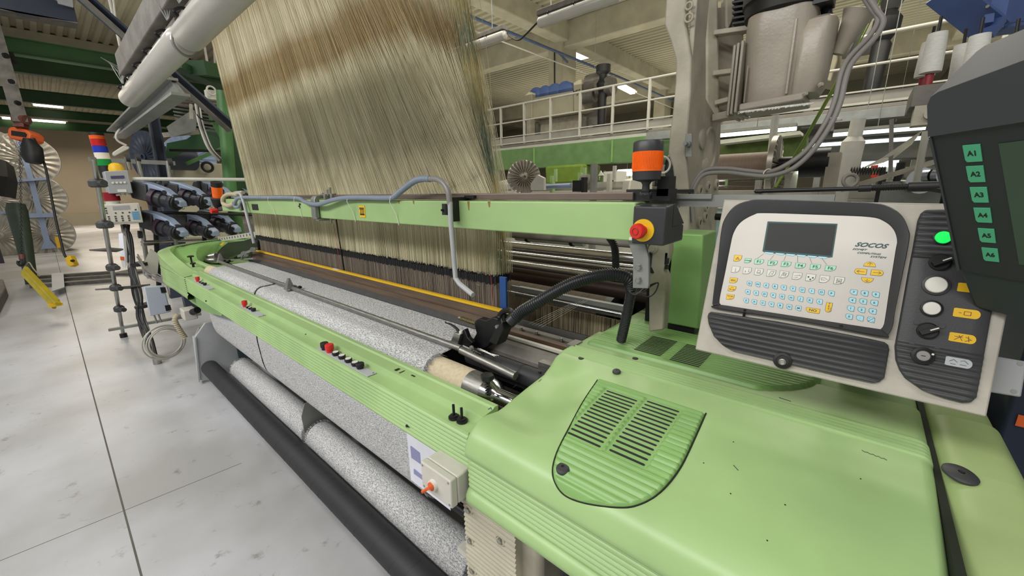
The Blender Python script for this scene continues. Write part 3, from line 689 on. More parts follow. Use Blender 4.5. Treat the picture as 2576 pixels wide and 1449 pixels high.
for k in range(160):
    y_ = .95+.2*rnd.random(); c = V((XR-.02, y_, 1.108)); fr.add([c, c+V((0, .002, 0)), c+V((.01+.03*rnd.random(), (rnd.random()-.5)*.02, .01*rnd.random()))], [(0, 1, 2)])
O('frayed_edge', fr, 'cloth', t, kind='stuff')
# take-up tube core
t = T('take_up_tube', 'sand coloured take-up roller with foil covered steel end', 'roller', (XR, RC.y, RC.z))
O('sanded_sleeve', MB().cyl((XL-.16, RC.y, RC.z), (-.945, RC.y, RC.z), .054, n=40), 'card', t)
O('foil_sleeve', MB().cyl((-.945, RC.y, RC.z), (-.865, RC.y, RC.z), .0545, n=40), 'steelbrush', t)
O('steel_end', MB().lathe((-.865, RC.y, RC.z), (1, 0, 0), [(.054, 0), (.046, .03), (.03, .05), (.03, .12)], 32), 'chrome', t)
ONE('black_tape', 'black tape strip showing in the slit between the cloth lengths', 'tape', MB().cyl((XS-.03, RC.y, RC.z), (XS-.008, RC.y, RC.z), .0555, n=40), 'ink')
ONE('guide_rod', 'long brushed steel guide rod lying over the cloth', 'rod', MB().cyl((-4.25, .928, 1.118), (-1.07, .928, 1.118), .0125, n=20).cyl((-1.07, .928, 1.112), (-.80, .928, 1.09), .0145, n=20), 'steelbrush')
ONE('spring_bolt', 'black star knob on a sprung bolt beside the foil covered roller end', 'knob', MB().lathe((-.822, .815, 1.06), (0, 0, 1), [(.004, 0), (.004, .05), (.012, .05), (.012, .053)]+[], 12).add(*(lambda m: (m.v, m.f))(MB().lathe((-.822, .815, 1.113), (0, 0, 1), [(.012, 0), (.022, .003), (.022, .018), (.014, .022), (.0001, .022)], 6))).tube([(-.822+.0075*math.cos(k*.7), .815+.0075*math.sin(k*.7), 1.06+.0011*k) for k in range(48)], .0022, 5), 'black')
ONE('cross_rail', 'dark red brown rail between breast beam and take-up roller', 'rail', MB().box((-2.4, .80, .992), (3.3, .03, .03)), 'brownred')
# cloth clips
def clip(px_, py_, label, s=1):
    c = Z(px_, py_, 1.108)
    t = T('cloth_clip', label, 'clip', c, 'small steel clips on the cloth')
    O('plate', MB().prism([c+V((-.012*s, -.045*s, .004)), c+V((-.012*s, -.012*s, .005)), c+V((-.012*s, .025*s, .004)), c+V((-.012*s, .015*s, .022*s)), c+V((-.012*s, -.004*s, .03*s)), c+V((-.012*s, -.016*s, .075*s)), c+V((-.012*s, -.024*s, .075*s))], (.006, 0, 0)), 'zinc', t)
    O('side_wing', MB().prism([c+V((-.06*s, -.045*s, .0)), c+V((-.012*s, -.045*s, .0)), c+V((-.012*s, -.024*s, .072*s)), c+V((-.03*s, -.024*s, .072*s))], (0, .005, 0)), 'steel', t)
    O('screw', MB().cyl(c+V((-.006*s, 0, .014*s)), c+V((.004, 0, .014*s)), .008*s), 'ink', t)
    O('foot', MB().cyl(c+V((-.005, .03*s, .010)), c+V((.014*s, .03*s, .010)), .009*s, n=12), 'blackmet', t)
clip(742, 728, 'steel clip standing in the middle of the cloth near the slit')
clip(566, 660, 'small steel clip at the far left edge of the cloth', 1.1)
# sley: dark reed, brown wooden race, yellow cap
t = T('reed', 'long reed with dark strip, brown race board and yellow cap', 'reed', (-2.6, 1.17, 1.1))
O('dark_strip', MB().prism([(XL-.05, y_, z_) for y_, z_ in ((1.135, 1.095), (1.128, 1.112), (1.15, 1.135), (1.175, 1.135), (1.175, 1.095))], (XR-XL+.12, 0, 0)), mat('dark_reed_strip', '3c3a3a', .6, var=.2, scale=30), t)
O('race_board', MB().prism([(XL-.05, y_, z_) for y_, z_ in ((1.151, 1.135), (1.160, 1.160), (1.168, 1.160), (1.178, 1.196), (1.187, 1.196), (1.187, 1.135))], (XR-XL+.09, 0, 0)), 'woodrail', t)
cap = MB().box(((XL+XR)/2+.01, 1.184, 1.201), (XR-XL+.12, .018, .011))
O('yellow_cap', cap, 'yellow', t)
O('white_tag', MB().box((-2.565, 1.182, 1.2075), (.07, .016, .003)), 'white', t)
# harness: cords, black maillons, heddles
rnd = random.Random(11)
def cords(nrow, ncol, seed, r, y0, dy, ymid, yt0, ytd, name, m, parent, x0=XL, x1=XR-.02, jit=.002, keep=1.0):
    rnd = random.Random(seed); mb = MB()
    for j in range(nrow):
        for i in range(ncol):
            if rnd.random() > keep: continue
            f = (i+.5+(j % 2)*.5)/ncol+(rnd.random()-.5)*.0006
            xb = x0+(x1-x0)*f; yb = y0+dy*j
            xt = -2.6+(xb+2.6)*.40; yt = yt0+ytd*j
            jx = (rnd.random()-.5)*jit
            P = [(xb, yb, 1.335+rnd.random()*.012), (xb+jx, yb, 1.62), (xt+jx*3, yt, 3.62)]
            u = rnd.random()*r
            vs = []
            for p in P:
                for k in range(3):
                    a_ = 2.094*k+u*1000; vs.append((p[0]+r*math.cos(a_), p[1]+r*math.sin(a_), p[2]))
            fs = []
            for q in range(2):
                for k in range(3): k2 = (k+1) % 3; fs.append((q*3+k, q*3+k2, q*3+3+k2, q*3+3+k))
            mb.add(vs, fs)
    return O(name, mb, m, parent, kind='stuff')
t = T('harness', 'tall curtain of fine beige harness cords with dark heddles below', 'harness', (-2.6, 1.25, 1.1))
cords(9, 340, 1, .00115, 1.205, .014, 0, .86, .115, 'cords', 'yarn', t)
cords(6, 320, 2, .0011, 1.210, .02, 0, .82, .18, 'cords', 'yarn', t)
cords(3, 60, 3, .0011, 1.20, .05, 0, .84, .3, 'tinted_cords', 'yarn2', t, keep=.6)
# bundle of stray yellowish cords at the near edge
bd = MB()
for k in range(46):
    xb = XR-.02-.05*rnd.random(); xt = XR-.86+.10*rnd.random()
    bd.tube([(xb, 1.22+.08*rnd.random(), 1.34), (xb+.005, 1.24, 1.62), (xb-.20-.04*rnd.random(), 1.3+.12*rnd.random(), 2.2), (xt, 1.5+.3*rnd.random(), 3.6)], .0011, 4)
O('edge_cords', bd, mat('edge_cord', 'a89a62', .8, c2='6a7a68', scale=3), t, kind='stuff')
hb = MB(); hd = MB()
for j in range(4):
    y_ = 1.205+.03*j
    for i in range(430):
        x_ = XL+(XR-.02-XL)*(i+.5+(j % 2)*.5)/430+(rnd.random()-.5)*.003
        z_ = 1.325+rnd.random()*.009
        hb.box((x_, y_, z_-.012), (.0038, .004, .034))
        hd.box((x_, y_, (z_-.03+1.10)/2-.01), (.0021, .0021, z_-.03-1.10+.02))
O('maillons', hb, 'heddleblack', t, kind='stuff')
O('heddles', hd, 'heddle', t, kind='stuff')
O('blue_end_plate', MB().box((XR+.012, 1.215, 1.235), (.036, .012, .21)), 'harnessblue', t, bevel=.002)
O('blue_end_plate', MB().box((XL-.045, 1.27, 1.25), (.02, .012, .16)), 'harnessblue', t, bevel=.002)
O('red_cord', MB().tube([(XR-.045, 1.198, 1.345), (XR-.03, 1.197, 1.15)], .0016, 5).tube([(-2.55, 1.195, 1.5), (-2.54, 1.195, 1.35), (-2.53, 1.196, 1.22)], .0014, 4), 'redthread', t)
O('comber_board', MB().box((-2.6, 1.32, 3.64), (1.5, 1.3, .05)), 'blackmet', t)
O('frame_wire', MB().cyl((-2.52, 1.2, 1.56), (-2.49, 1.2, 1.12), .004), 'blackmet', t)

# ---------------- upper green beam
BY = 1.0
t = T('upper_beam', 'light green square beam crossing in front of the harness', 'beam', (-2.4, BY, 1.56))
O('beam_profile', MB().box(((-4.15-.445)/2, BY+.05, 1.6105), (4.15-.445, .10, .10)), 'green', t, bevel=.004)
rm = mat('rust_stain', '8a6a2a', .7, var=.3, scale=20)
rs = MB()
for px_, h_ in ((1040, .012), (1178, .03), (1230, .018), (1003, .012)):
    c = Y(px_, 506, BY-.0004); rs.prism([(c.x-.006, BY-.0006, 1.6595), (c.x+.006, BY-.0006, 1.6595), (c.x+.003, BY-.0006, 1.658-h_), (c.x-.001, BY-.0006, 1.658-h_)], (0, .0008, 0))
O('rust_streak', rs, rm, t)
c = Y(642, 521, BY); O('black_plate', MB().box((c.x, BY-.001, c.z), (.125, .003, .042)), 'ink', t)
c = Y(912, 532, BY)
np_ = O('number_plate', MB().box((c.x, BY-.001, c.z), (.052, .003, .056)), 'yellow', t)
text('number', '222', V((c.x, BY-.0025, c.z-.001)), ex, -ez, .05, 'ink', t, n=-ey, sx=.55, bold=.0012)
c = Y(754, 518, BY); O('paint_mark', MB().box((c.x, BY-.0005, c.z), (.012, .001, .03)).box((c.x+.01, BY-.0005, c.z+.01), (.02, .001, .008)).box((c.x-.01, BY-.0005, c.z-.002), (.02, .001, .007)), 'ink', t)
O('white_dot', MB().box((-.452, BY-.001, 1.567), (.008, .002, .008)), 'white', t)
t = T('slide_rail', 'brownish metal slide rail lying on top of the green beam', 'rail', (-1.5, 1.06, 1.662))
O('rail', MB().box((-2.1, 1.075, 1.675), (3.25, .05, .022)), 'purplebrown', t, bevel=.003)
O('end_block', MB().box((-.44, 1.085, 1.678), (.12, .05, .03)).box((-.40, 1.085, 1.70), (.03, .05, .05)), 'black', t)
ONE('rear_rail', 'second thin rail behind the slide rail', 'rail', MB().box((-1.9, 1.145, 1.672), (3.2, .02, .012)).box((-.3, 1.16, 1.66), (.5, .03, .03)), 'zinc')
# grey bracket straddling the beam
c = Y(800, 520, BY)
t = T('grey_clamp', 'grey cast clamp gripping the green beam with two bolts', 'clamp', c)
x_ = c.x
O('clamp_arm', MB().prism([(x_-.03, BY-.005, 1.565), (x_-.03, BY-.022, 1.555), (x_-.03, BY-.030, 1.575), (x_-.03, BY-.024, 1.665), (x_-.03, BY-.01, 1.682), (x_-.03, BY+.06, 1.69), (x_-.03, BY+.06, 1.675), (x_-.03, BY-.002, 1.664)], (.05, 0, 0)), 'zinc', t, bevel=.003)
O('upper_plate', MB().box((x_+.02, BY+.055, 1.685), (.10, .05, .012)).box((x_+.055, BY+.03, 1.675), (.02, .03, .03)).box((x_+.09, BY+.05, 1.675), (.02, .03, .035)), 'zinc', t, bevel=.002)
O('lower_arm', MB().box((x_+.0, BY+.03, 1.552), (.04, .09, .014)), 'zinc', t, bevel=.002)
for dx in (-.01, .05, .085): O('bolt', MB().cyl((x_+dx, BY+.04, 1.68), (x_+dx, BY+.04, 1.70+dx*.3), .006, n=10), 'steel', t)
O('bolt', MB().cyl((x_+.05, BY+.04, 1.53), (x_+.05, BY+.04, 1.56), .006, n=10), 'steel', t)
# blue-grey hose along the beam, up over to the grey pipe
hp = [Y(610, 502, .99), Y(600, 520, .975), Y(590, 518, .97), Y(597, 500, .975), Y(618, 497, .98), Y(660, 497, .985), Y(745, 498, .985), Y(768, 508, .975), Y(800, 514, .965), Y(838, 503, .97), Y(880, 497, .98), Y(975, 498, .985), Y(992, 495, .985)]
t = T('blue_grey_hose', 'blue-grey hose lying along the green beam and rising to a grey pipe', 'hose', hp[5])
O('smooth_hose', MB().tube(hp, .0115, 12, smooth=8), 'hoseblue', t)
hq = [hp[-1], Y(1012, 478, .98), Y(1040, 457, .975), Y(1062, 450, .97), Y(1082, 450, .968)]
O('corrugated_hose', MB().hose(hq, .0118, .006, .10), 'hoseblue', t)
O('pipe_elbow', MB().tube([Y(1076, 450, .968), Y(1100, 451, .966), Y(1118, 463, .962), Y(1128, 486, .96), Y(1132, 515, .96)], .0105, 14, smooth=8), mat('elbow_pipe', '807d7c', .35, var=.05), t)
gp = [Y(1132, 508, .96), Y(1134, 560, .955), Y(1141, 640, .95), Y(1146, 700, .948), Y(1156, 714, .943), Y(1190, 742, .93)]
O('straight_pipe', MB().tube(gp, .0093, 14), 'hosegrey', t)
for px_ in (680, 746, 880, 988):
    c = Y(px_, 500, .985)
    O('cable_tie', MB().tube([(c.x, .975, 1.678), (c.x, .968, 1.655), (c.x+.003, .994, 1.60), (c.x+.012, .996, 1.556)], .0018, 5), 'white', t)
c = Y(1137, 530, .985)
t = T('pipe_clip', 'black bracket fixing the grey pipe to the green beam', 'bracket', c)
O('bracket_body', MB().box((c.x+.018, .985, 1.63), (.012, .03, .085)).box((c.x+.018, 1.03, 1.668), (.014, .11, .012)).box((c.x+.04, 1.06, 1.674), (.05, .05, .01)), 'black', t)
O('clip_band', MB().cyl((c.x-.002, .956, 1.612), (c.x-.002, .958, 1.652), .0135, n=16), 'black', t)
O('screw', MB().cyl((c.x+.0, .935, 1.63), (c.x+.0, .95, 1.63), .004, n=8), 'blackmet', t)
# grey tube & bracket at the far left end of the beam
t = T('grey_pipe', 'grey curved pipe hanging before the far left end of the harness', 'pipe', Y(610, 520, .99))
O('pipe', MB().tube([Y(596, 488, .985), Y(604, 487, .98), Y(612, 505, .975), Y(622, 545, .97), Y(634, 590, .965), Y(639, 612, .965)], .011, 12, smooth=5), 'hosegrey', t)
O('holder', MB().box(Y(613, 520, .985), (.03, .03, .05)).box(Y(606, 500, .99), (.05, .02, .012)), 'black', t)
t = T('beige_ribbed_hose', 'beige ribbed hose loops at the far left end of the green beam', 'hose', Y(575, 500, 1.02))
O('hose', MB().hose([Y(600, 490, 1.06), Y(575, 489, 1.02), Y(562, 498, .99), Y(562, 512, .985), Y(575, 518, .98), Y(590, 512, .98)], .016, .012, .12).hose([Y(612, 484, 1.1), Y(592, 486, 1.08), Y(580, 492, 1.05)], .014, .012, .12), 'beigedust', t)
t = T('signal_lamp', 'small orange signal lamp with red button at the far left beam end', 'lamp', Y(545, 500, 1.0))
a, b = Y(552, 530, 1.06), Y(544, 458, 1.06); d = (b-a).normalized(); L = (b-a).length
O('socket', MB().lathe(a, d, [(.02, 0), (.045, L*.2), (.06, L*.45), (.05, L*.48)], 20), 'black', t)
O('lens', MB().cyl(a+d*L*.48, a+d*L*.85, .042, n=20), 'beacon', t)
O('cap', MB().cyl(a+d*L*.85, b, .044, n=20), 'black', t)
c = Y(546, 530, 1.03); O('button', MB().cyl(c, c+V((.01, -.05, 0)), .022), 'red', t)
O('holder', MB().bar(Y(548, 528, 1.06), V((-4.12, 1.05, 1.6)), .03, .03), 'charcoal', t)

# ---------------- orange signal lamp and emergency stop at the right end
c = Y(1628, 352, 1.02); sz = c.x
def yy(py): return Y(1628, py, 1.02).z
c0 = V((Y(1628, 420, 1.02).x, 1.02, 0))
t = T('signal_lamp', 'large orange signal lamp with black cap above the emergency stop', 'lamp', (c0.x, 1.02, yy(500)))
O('base', MB().lathe((c0.x, 1.02, yy(497)), ez, [(.011, 0), (.011, .006), (.016, .006), (.016, .012), (.010, .013), (.009, yy(465)-yy(497)), (.013, yy(458)-yy(497)), (.034, yy(452)-yy(497)), (.0355, yy(430)-yy(497))], 40), 'charcoal2', t)
O('lens', MB().cyl((c0.x, 1.02, yy(431)), (c0.x, 1.02, yy(381)), .0362, n=64), 'beacon', t)
lr = MB()
for k in range(64):
    a_ = 2*math.pi*k/64; lr.box((c0.x+.0365*math.cos(a_), 1.02+.0365*math.sin(a_), (yy(425)+yy(384))/2), (.0014, .0014, yy(384)-yy(425)))
O('lens_rib', lr, 'beacon', t, kind='stuff')
O('cap', MB().lathe((c0.x, 1.02, yy(382)), ez, [(.0365, 0), (.0365, yy(359)-yy(382)), (.034, yy(355)-yy(382)), (.0001, yy(353)-yy(382))], 40), 'charcoal2', t)
O('stem_nut', MB().lathe((c0.x, 1.02, yy(500)), ez, [(.017, 0), (.017, .012), (.012, .013), (.012, .02)], 6), 'black', t)
ea, eb = Y(1600, 512, .99), Y(1664, 601, .99)
t = T('emergency_stop', 'red emergency stop button on yellow disc in a dark grey housing', 'switch', (ea.x, 1.0, eb.z))
xc = -.405
hs = MB().prism([(-.443, y_, z_) for y_, z_ in ((.985, 1.556), (.985, 1.652), (1.035, 1.657), (1.035, 1.60), (1.12, 1.60), (1.12, 1.556))], (.085, 0, 0))
O('housing', hs, 'charcoal2', t, bevel=.004)
O('gusset', MB().prism([(-.385, 1.035, 1.60), (-.385, 1.035, 1.655), (-.385, 1.045, 1.657), (-.385, 1.12, 1.602)], (.005, 0, 0)).prism([(-.362, 1.035, 1.60), (-.362, 1.035, 1.655), (-.362, 1.045, 1.657), (-.362, 1.12, 1.602)], (.004, 0, 0)), 'charcoal2', t)
c = V((-.413, .985, 1.592)); d = V((-.18, -1, -.02)).normalized()
O('yellow_disc', MB().cyl(c, c+V((0, -.004, 0)), .0285, n=40), 'yellow', t)
O('stem', MB().cyl(c, c+d*.022, .013, n=20), 'red', t)
bt = O('button', MB().lathe(c+d*.016, d, [(.012, 0), (.0195, .003), (.0195, .014), (.017, .018), (.0001, .0195)], 32), 'red', t)
O('groove', MB().ring(c+d*.0355, d, .0085, .0007), 'brownred', bt)
# bracket plates under the beam
t = T('beam_bracket', 'grey steel bracket plate with two bolts under the green beam end', 'bracket', Y(1610, 700, 1.04))
P_ = [Y(*q, 1.02) for q in ((1578, 600), (1620, 600), (1632, 650), (1632, 716), (1630, 726), (1591, 725), (1592, 650))]
O('plate', MB().prism(P_, (0, .012, 0)), 'zinc', t, bevel=.002)
for q in ((1607, 672), (1607, 704)):
    c = Y(*q, 1.02); O('bolt', MB().lathe(c, (0, -1, 0), [(.0095, 0), (.0095, .003), (.0075, .003), (.0075, .010), (.006, .011)], 6), 'steel', t)
# ================================================================ green hood at the near end
def interp(tab, x):
    for (a, b), (c, d) in zip(tab, tab[1:]):
        if x <= c: return b+(d-b)*max(0, (x-a))/(c-a)
    return tab[-1][1]
def sst(a, b, x):
    t_ = min(1, max(0, (x-a)/(b-a))); return t_*t_*(3-2*t_)
FT = [(.618, 1.03), (.624, 1.048), (.634, 1.062), (.650, 1.075), (.675, 1.087), (.70, 1.095), (.80, 1.117), (.90, 1.131), (1.0, 1.142), (1.08, 1.149), (1.3, 1.15), (2.2, 1.15)]
def SZ(x, y):
    z_ = interp(FT, y)
    dip = (1-sst(-.64, -.49, x+.25*(y-.85)))*sst(.66, .78, y)*(1-sst(.99, 1.06, y))
    return z_-.036*dip
def hit(px, py, dz=0):
    a, b = 1.25, .90
    for _ in range(30):
        m = (a+b)/2; p = Z(px, py, m)
        if p.y < .62 or m > SZ(p.x, p.y)+dz: a = m
        else: b = m
    return Z(px, py, (a+b)/2)
FP = [(.70, .838), (.640, .838), (.622, .842), (.614, .852), (.615, .868), (.624, .882), (.632, .886)]
FP += ribs(.632, .888, .992, 7, dep=.005, seg=8)[0:]
FP += [(.630, .995), (.617, .998), (.613, 1.004), (.613, 1.018)]
yt = [.618, .624, .634, .645, .66, .68, .70, .725, .75, .78, .82, .86, .90, .94, .98, 1.02, 1.05, 1.07]
for y_ in yt: FP.append((y_, None))
for k in range(5):
    for j in range(6): FP.append((1.078+(k+j/6)*.0155, ('r', j/6)))
for y_ in (1.158, 1.165, 1.172, 1.25, 1.33, 1.334, 1.342, 1.346, 1.5, 1.7, 1.88): FP.append((y_, None))
def hoodgrid(xs, rib=True, x0=None, x1=None, rad=.022):
    rows = []
    for x_ in xs:
        row = []; ins = 0
        for xe in (x0, x1):
            if xe is not None:
                d_ = abs(x_-xe)
                if d_ < rad: ins = max(ins, rad-math.sqrt(max(0, rad*rad-(rad-d_)**2)))
        for y_, z_ in FP:
            if z_ is None:
                zz = SZ(x_, y_)
                if y_ > 1.336: zz -= .012*sst(1.334, 1.345, y_)
            elif isinstance(z_, tuple): zz = SZ(x_, y_)+(.006*math.sin(math.pi*z_[1]) if rib else 0)
            else: zz = z_
            f = 1 if zz > 1.0 else .35
            yy_ = y_+ins*f*(1-sst(.66, .8, y_)); row.append((x_, yy_, zz-(ins if y_ > .62 and zz > 1.0 else 0)))
        rows.append(row)
    return rows
def lsp(a, b, n): return [a+(b-a)*k/(n-1) for k in range(n)]
t = T('loom_hood', 'big glossy light green hood with ribbed bands covering the near end of the loom', 'hood', (-.3, .8, .84))
xs = [-.728, -.7275, -.726, -.723, -.718, -.712, -.706]+lsp(-.69, .15, 70)+[.163, .17, .176, .181, .184, .1855, .186]
g = hoodgrid(xs, True, -.728, .186, .022)
mb = MB().grid(g)
mb.add([*[V(p) for p in g[0]], (-.728, 1.88, .838)], [tuple(range(len(g[0])+1))])
mb.add([*[V(p) for p in g[-1]], (.186, 1.88, .838)], [tuple(range(len(g[0])+1))])
O('hood_shell', mb, 'green', t, sharp=50)
xs = [.196, .1965, .198, .201, .206, .212]+lsp(.22, .27, 6)+[.28, .289, .297, .304, .31, .314, .317]
g = hoodgrid(xs, False, .196, .318, .03)
mb = MB().grid(g); mb.add([*[V(p) for p in g[0]], (.196, 1.88, .838)], [tuple(range(len(g[0])+1))])
mb.add([*[V(p) for p in g[-1]], (.317, 1.88, .838)], [tuple(range(len(g[0])+1))])
O('end_panel', mb, mat('green_paint_olive', 'a3b97c', .4, var=.15, scale=4), t, sharp=50)
O('panel_gap', MB().box((.191, 1.25, 1.0), (.012, 1.2, .26)), 'seam', t)
O('name_mark', MB().tube([hit(2168+7*k, 1133+2.6*k+(1.2 if k % 2 else -.8), .0008) for k in range(10)], .0006, 4), 'ink', t)
for q in ((1845, 1112), (1770, 1165), (1975, 1270), (1838, 1242), (1930, 1360), (2165, 1205)):
    c = hit(*q, 0); O('paint_chip', MB().cyl(c, c+ez*.0008, .0014, n=6), 'ink', t)
for q0, q1 in (((1935, 1010), (1965, 1018)), ((1960, 1000), (1990, 1010)), ((1290, 975), (1300, 968)), ((1355, 960), (1362, 954)), ((1845, 1170), (1857, 1183))):
    O('scratch', MB().tube([hit(*q0, .0006), hit(*q1, .0006)], .0008, 4), 'ink', t)
c = hit(1228, 1030, .001); O('blue_mark', MB().tube([c, c+V((.004, .008, .004)), c+V((.01, .004, .002))], .0015, 5), 'bluepipe', t)
def rcap(px, py, r, label, tilt=(0, -.1, 1), hexhole=True):
    c = hit(px, py, 0); d = V(tilt).normalized()
    t2 = T('hood_cap', label, 'cap', c, 'dark caps on the green hood')
    O('cap', MB().lathe(c, d, [(r*.7, -.002), (r, .002), (r, .006), (r*.85, .009), (r*.2, .0105), (r*.18, .006), (.0001, .006)], 32), 'charcoal', t2)
    O('hole', MB().cyl(c+d*.0085, c+d*.0112, r*.14, n=12), 'ink', t2)
rcap(1551, 938, .0125, 'small round dark cap above the vent panel on the hood')
rcap(2413, 1197, .026, 'large dark oval cap on the right end panel of the hood', (.12, -.1, 1))
for q in ((1462, 901), (1598, 902), (1358, 934)):
    c = hit(*q, .0002); O('bolt_hole', MB().cyl(c-ez*.004, c+ez*.0012, .0095 if q[0] != 1358 else .006, n=20), 'ink', t)
# the vent panel, a separate lid
LP = [hit(*q) for q in ((1503, 956), (1467, 1010), (1432, 1075), (1402, 1135), (1390, 1180), (1396, 1214), (1420, 1246), (1470, 1266), (1550, 1277), (1605, 1271), (1660, 1240), (1710, 1180), (1745, 1110), (1776, 1040))]
LP = cat(LP, 6)
im = min(range(len(LP)), key=lambda i: LP[i].y)
Lb = LP[:im+1][::-1]; Rb = LP[im:]
yA, yB = Lb[0].y, (Lb[-1].y+Rb[-1].y)/2
def bx(P, y_):
    for a, b in zip(P, P[1:]):
        if a.y <= y_ <= b.y: return a.x+(b.x-a.x)*(y_-a.y)/(b.y-a.y+1e-9)
    return P[-1].x if y_ > P[-1].y else P[0].x
cols = [[hit(*q) for q in ((1510, 978), (1597, 1003), (1520, 1138), (1441, 1104))], [hit(*q) for q in ((1614, 1004), (1700, 1030), (1634, 1186), (1543, 1148))]]
cb = [(sum(sorted(p.x for p in c)[:2])/2, sum(sorted(p.x for p in c)[2:])/2, sum(sorted(p.y for p in c)[:2])/2, sum(sorted(p.y for p in c)[2:])/2) for c in cols]
rows = []; NR, NC = 150, 90
for i in range(NR+1):
    y_ = yA+(yB-yA)*i/NR; xl, xr = bx(Lb, y_), bx(Rb, y_); row = []
    for k in range(NC+1):
        x_ = xl+(xr-xl)*k/NC
        m = 1.0
        for a, b, c, d in cb:
            m = min(m, 1-min(sst(a-.010, a-.004, x_), 1-sst(b+.004, b+.010, x_), sst(c-.010, c-.003, y_), 1-sst(d+.003, d+.008, y_)))
        mid = (cb[0][1]+cb[1][0])/2
        r_ = abs(math.sin(math.pi*(y_-yA)/.0165))**.7
        edge = min(1, min(x_-xl, xr-x_, (y_-yA)*1.0, (yB-y_))/.006)
        row.append((x_, y_, SZ(x_, y_)-.004+.007*max(0, edge)**.5+.0062*r_*m*max(0, edge)))
    rows.append(row)
t = T('vent_lid', 'ribbed green vent lid with slots set in the top of the hood', 'lid', ((Lb[0]+Rb[-1])/2))
O('ribbed_lid', MB().grid(rows), 'green_dark', t, sharp=60)
sl = MB()
for a, b, c, d in cb:
    for k in range(14):
        y_ = c+(d-c)*(k+.5)/14
        pts = [(a+.004, y_-.0028), (b-.004, y_-.0028), (b-.0015, y_-.0018), (b-.0005, y_), (b-.0015, y_+.0018), (b-.004, y_+.0028), (a+.004, y_+.0028), (a+.0015, y_+.0018), (a+.0005, y_), (a+.0015, y_-.0018)]
        sl.prism([(x_, q, SZ(x_, q)+.0020) for x_, q in pts], (0, 0, .0016))
O('vent_slots', sl, 'ink', t)
gv = MB()
O('lid_gap', gv.tube([p+ez*.0005 for p in LP], .0018, 6), 'seam', t)
c = hit(1417, 1181, .002)
O('lid_screw', MB().lathe(c, (0, -.15, 1), [(.016, -.002), (.0165, .004), (.013, .0085), (.004, .010), (.0035, .006), (.0001, .006)], 32), 'charcoal', t)
# rear vent hump
t = T('rear_vent_hood', 'ribbed green rear hood with two slatted vents partly under the console', 'hood', (-.4, 1.4, 1.15))
ra, rb, rc_, rd = Z(1535, 890, 1.158), Z(1925, 945, 1.158), Z(1640, 818, 1.158), Z(1560, 880, 1.158)
y0_, y1_ = 1.19, min(1.72, rc_.y); rows = []
vent = [[Z(*q, 1.165) for q in ((1633, 838), (1703, 853), (1668, 893), (1600, 876))], [Z(*q, 1.165) for q in ((1722, 858), (1800, 876), (1760, 922), (1688, 899))]]
vb = [(sum(sorted(p.x for p in c)[:2])/2, sum(sorted(p.x for p in c)[2:])/2, sum(sorted(p.y for p in c)[:2])/2, sum(sorted(p.y for p in c)[2:])/2) for c in vent]
NR = 130
for i in range(NR+1):
    y_ = y0_+(y1_-y0_)*i/NR; xl = -.69+.02*sst(1.3, 1.7, y_); xr = -.02-.13*(1-min(1, (y_-y0_)/.16))**2
    row = []
    for k in range(61):
        x_ = xl+(xr-xl)*k/60; m = 1
        for a, b, c, d in vb: m = min(m, 1-min(sst(a-.012, a-.004, x_), 1-sst(b+.004, b+.012, x_), sst(c-.012, c-.003, y_), 1-sst(d+.003, d+.012, y_)))
        edge = max(0, min(1, min(x_-xl, xr-x_, y_-y0_, y1_-y_)/.010)); r_ = abs(math.sin(math.pi*(y_-y0_)/.0185))**.7
        row.append((x_, y_, 1.143+.014*edge**.5+.005*r_*m*edge))
    rows.append(row)
mb = MB().grid(rows); mb.box((-.36, 1.45, 1.13), (.6, .44, .02))
O('ribbed_lid', mb, 'green_dark', t, sharp=60)
sl = MB()
for a, b, c, d in vb:
    n_ = 13
    for k in range(n_): sl.box(((a+b)/2, c+(d-c)*(k+.5)/n_, 1.1575), (b-a-.006, (d-c)/n_*.42, .0014))
O('vent_slots', sl, 'seam', t)
# below the hood
t = T('machine_frame', 'dark loom frame and drive parts in the shadow below the hood', 'machine frame', (0, 1.2, 0))
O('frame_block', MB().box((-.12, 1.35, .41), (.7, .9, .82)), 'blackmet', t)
O('beige_column', MB().box((-.555, .80, .41), (.10, .26, .82)), 'casting', t, bevel=.02)
O('black_hose', MB().tube([(-.44, .70, .80), (-.43, .69, .70), (-.40, .74, .55)], .016, 10, smooth=6).tube([(-.40, .72, .80), (-.385, .71, .66), (-.37, .76, .5)], .013, 10, smooth=6), 'black', t)
O('lint_clump', MB().lathe((-.29, .76, .45), (0, 0, 1), [(.03, 0), (.045, .1), (.04, .25), (.05, .36)], 16), 'cloth', t)
O('hose_tip', MB().cyl((-.47, .67, .84), (-.465, .675, .79), .010, r2=.005), 'green', t)
t = T('ribbed_cover', 'cream painted ribbed cast cover under the green hood corner', 'cover', (-.66, .65, .4))
rp = ribs(.645, .05, .82, 46, dep=.005, seg=5)
pts = [(y_, z_) for y_, z_ in rp]+[(.70, .82), (.70, .05)]
mb = MB().prism([(-.765, y_, z_) for y_, z_ in pts], (.20, 0, 0))
O('ribbed_plate', mb, 'cream', t, sharp=30)
for x_, z_ in ((-.62, .765), (-.745, .79), (-.745, .68), (-.742, .57), (-.575, .655), (-.745, .46)):
    O('bolt_boss', MB().lathe((x_, .652, z_), (0, -1, 0), [(.019, 0), (.017, .011), (.013, .012), (.012, .009)], 20), 'cream', t)
    O('bolt', MB().lathe((x_, .643, z_), (0, -1, 0), [(.0085, 0), (.0085, .007), (.006, .0085)], 6), 'steel', t)
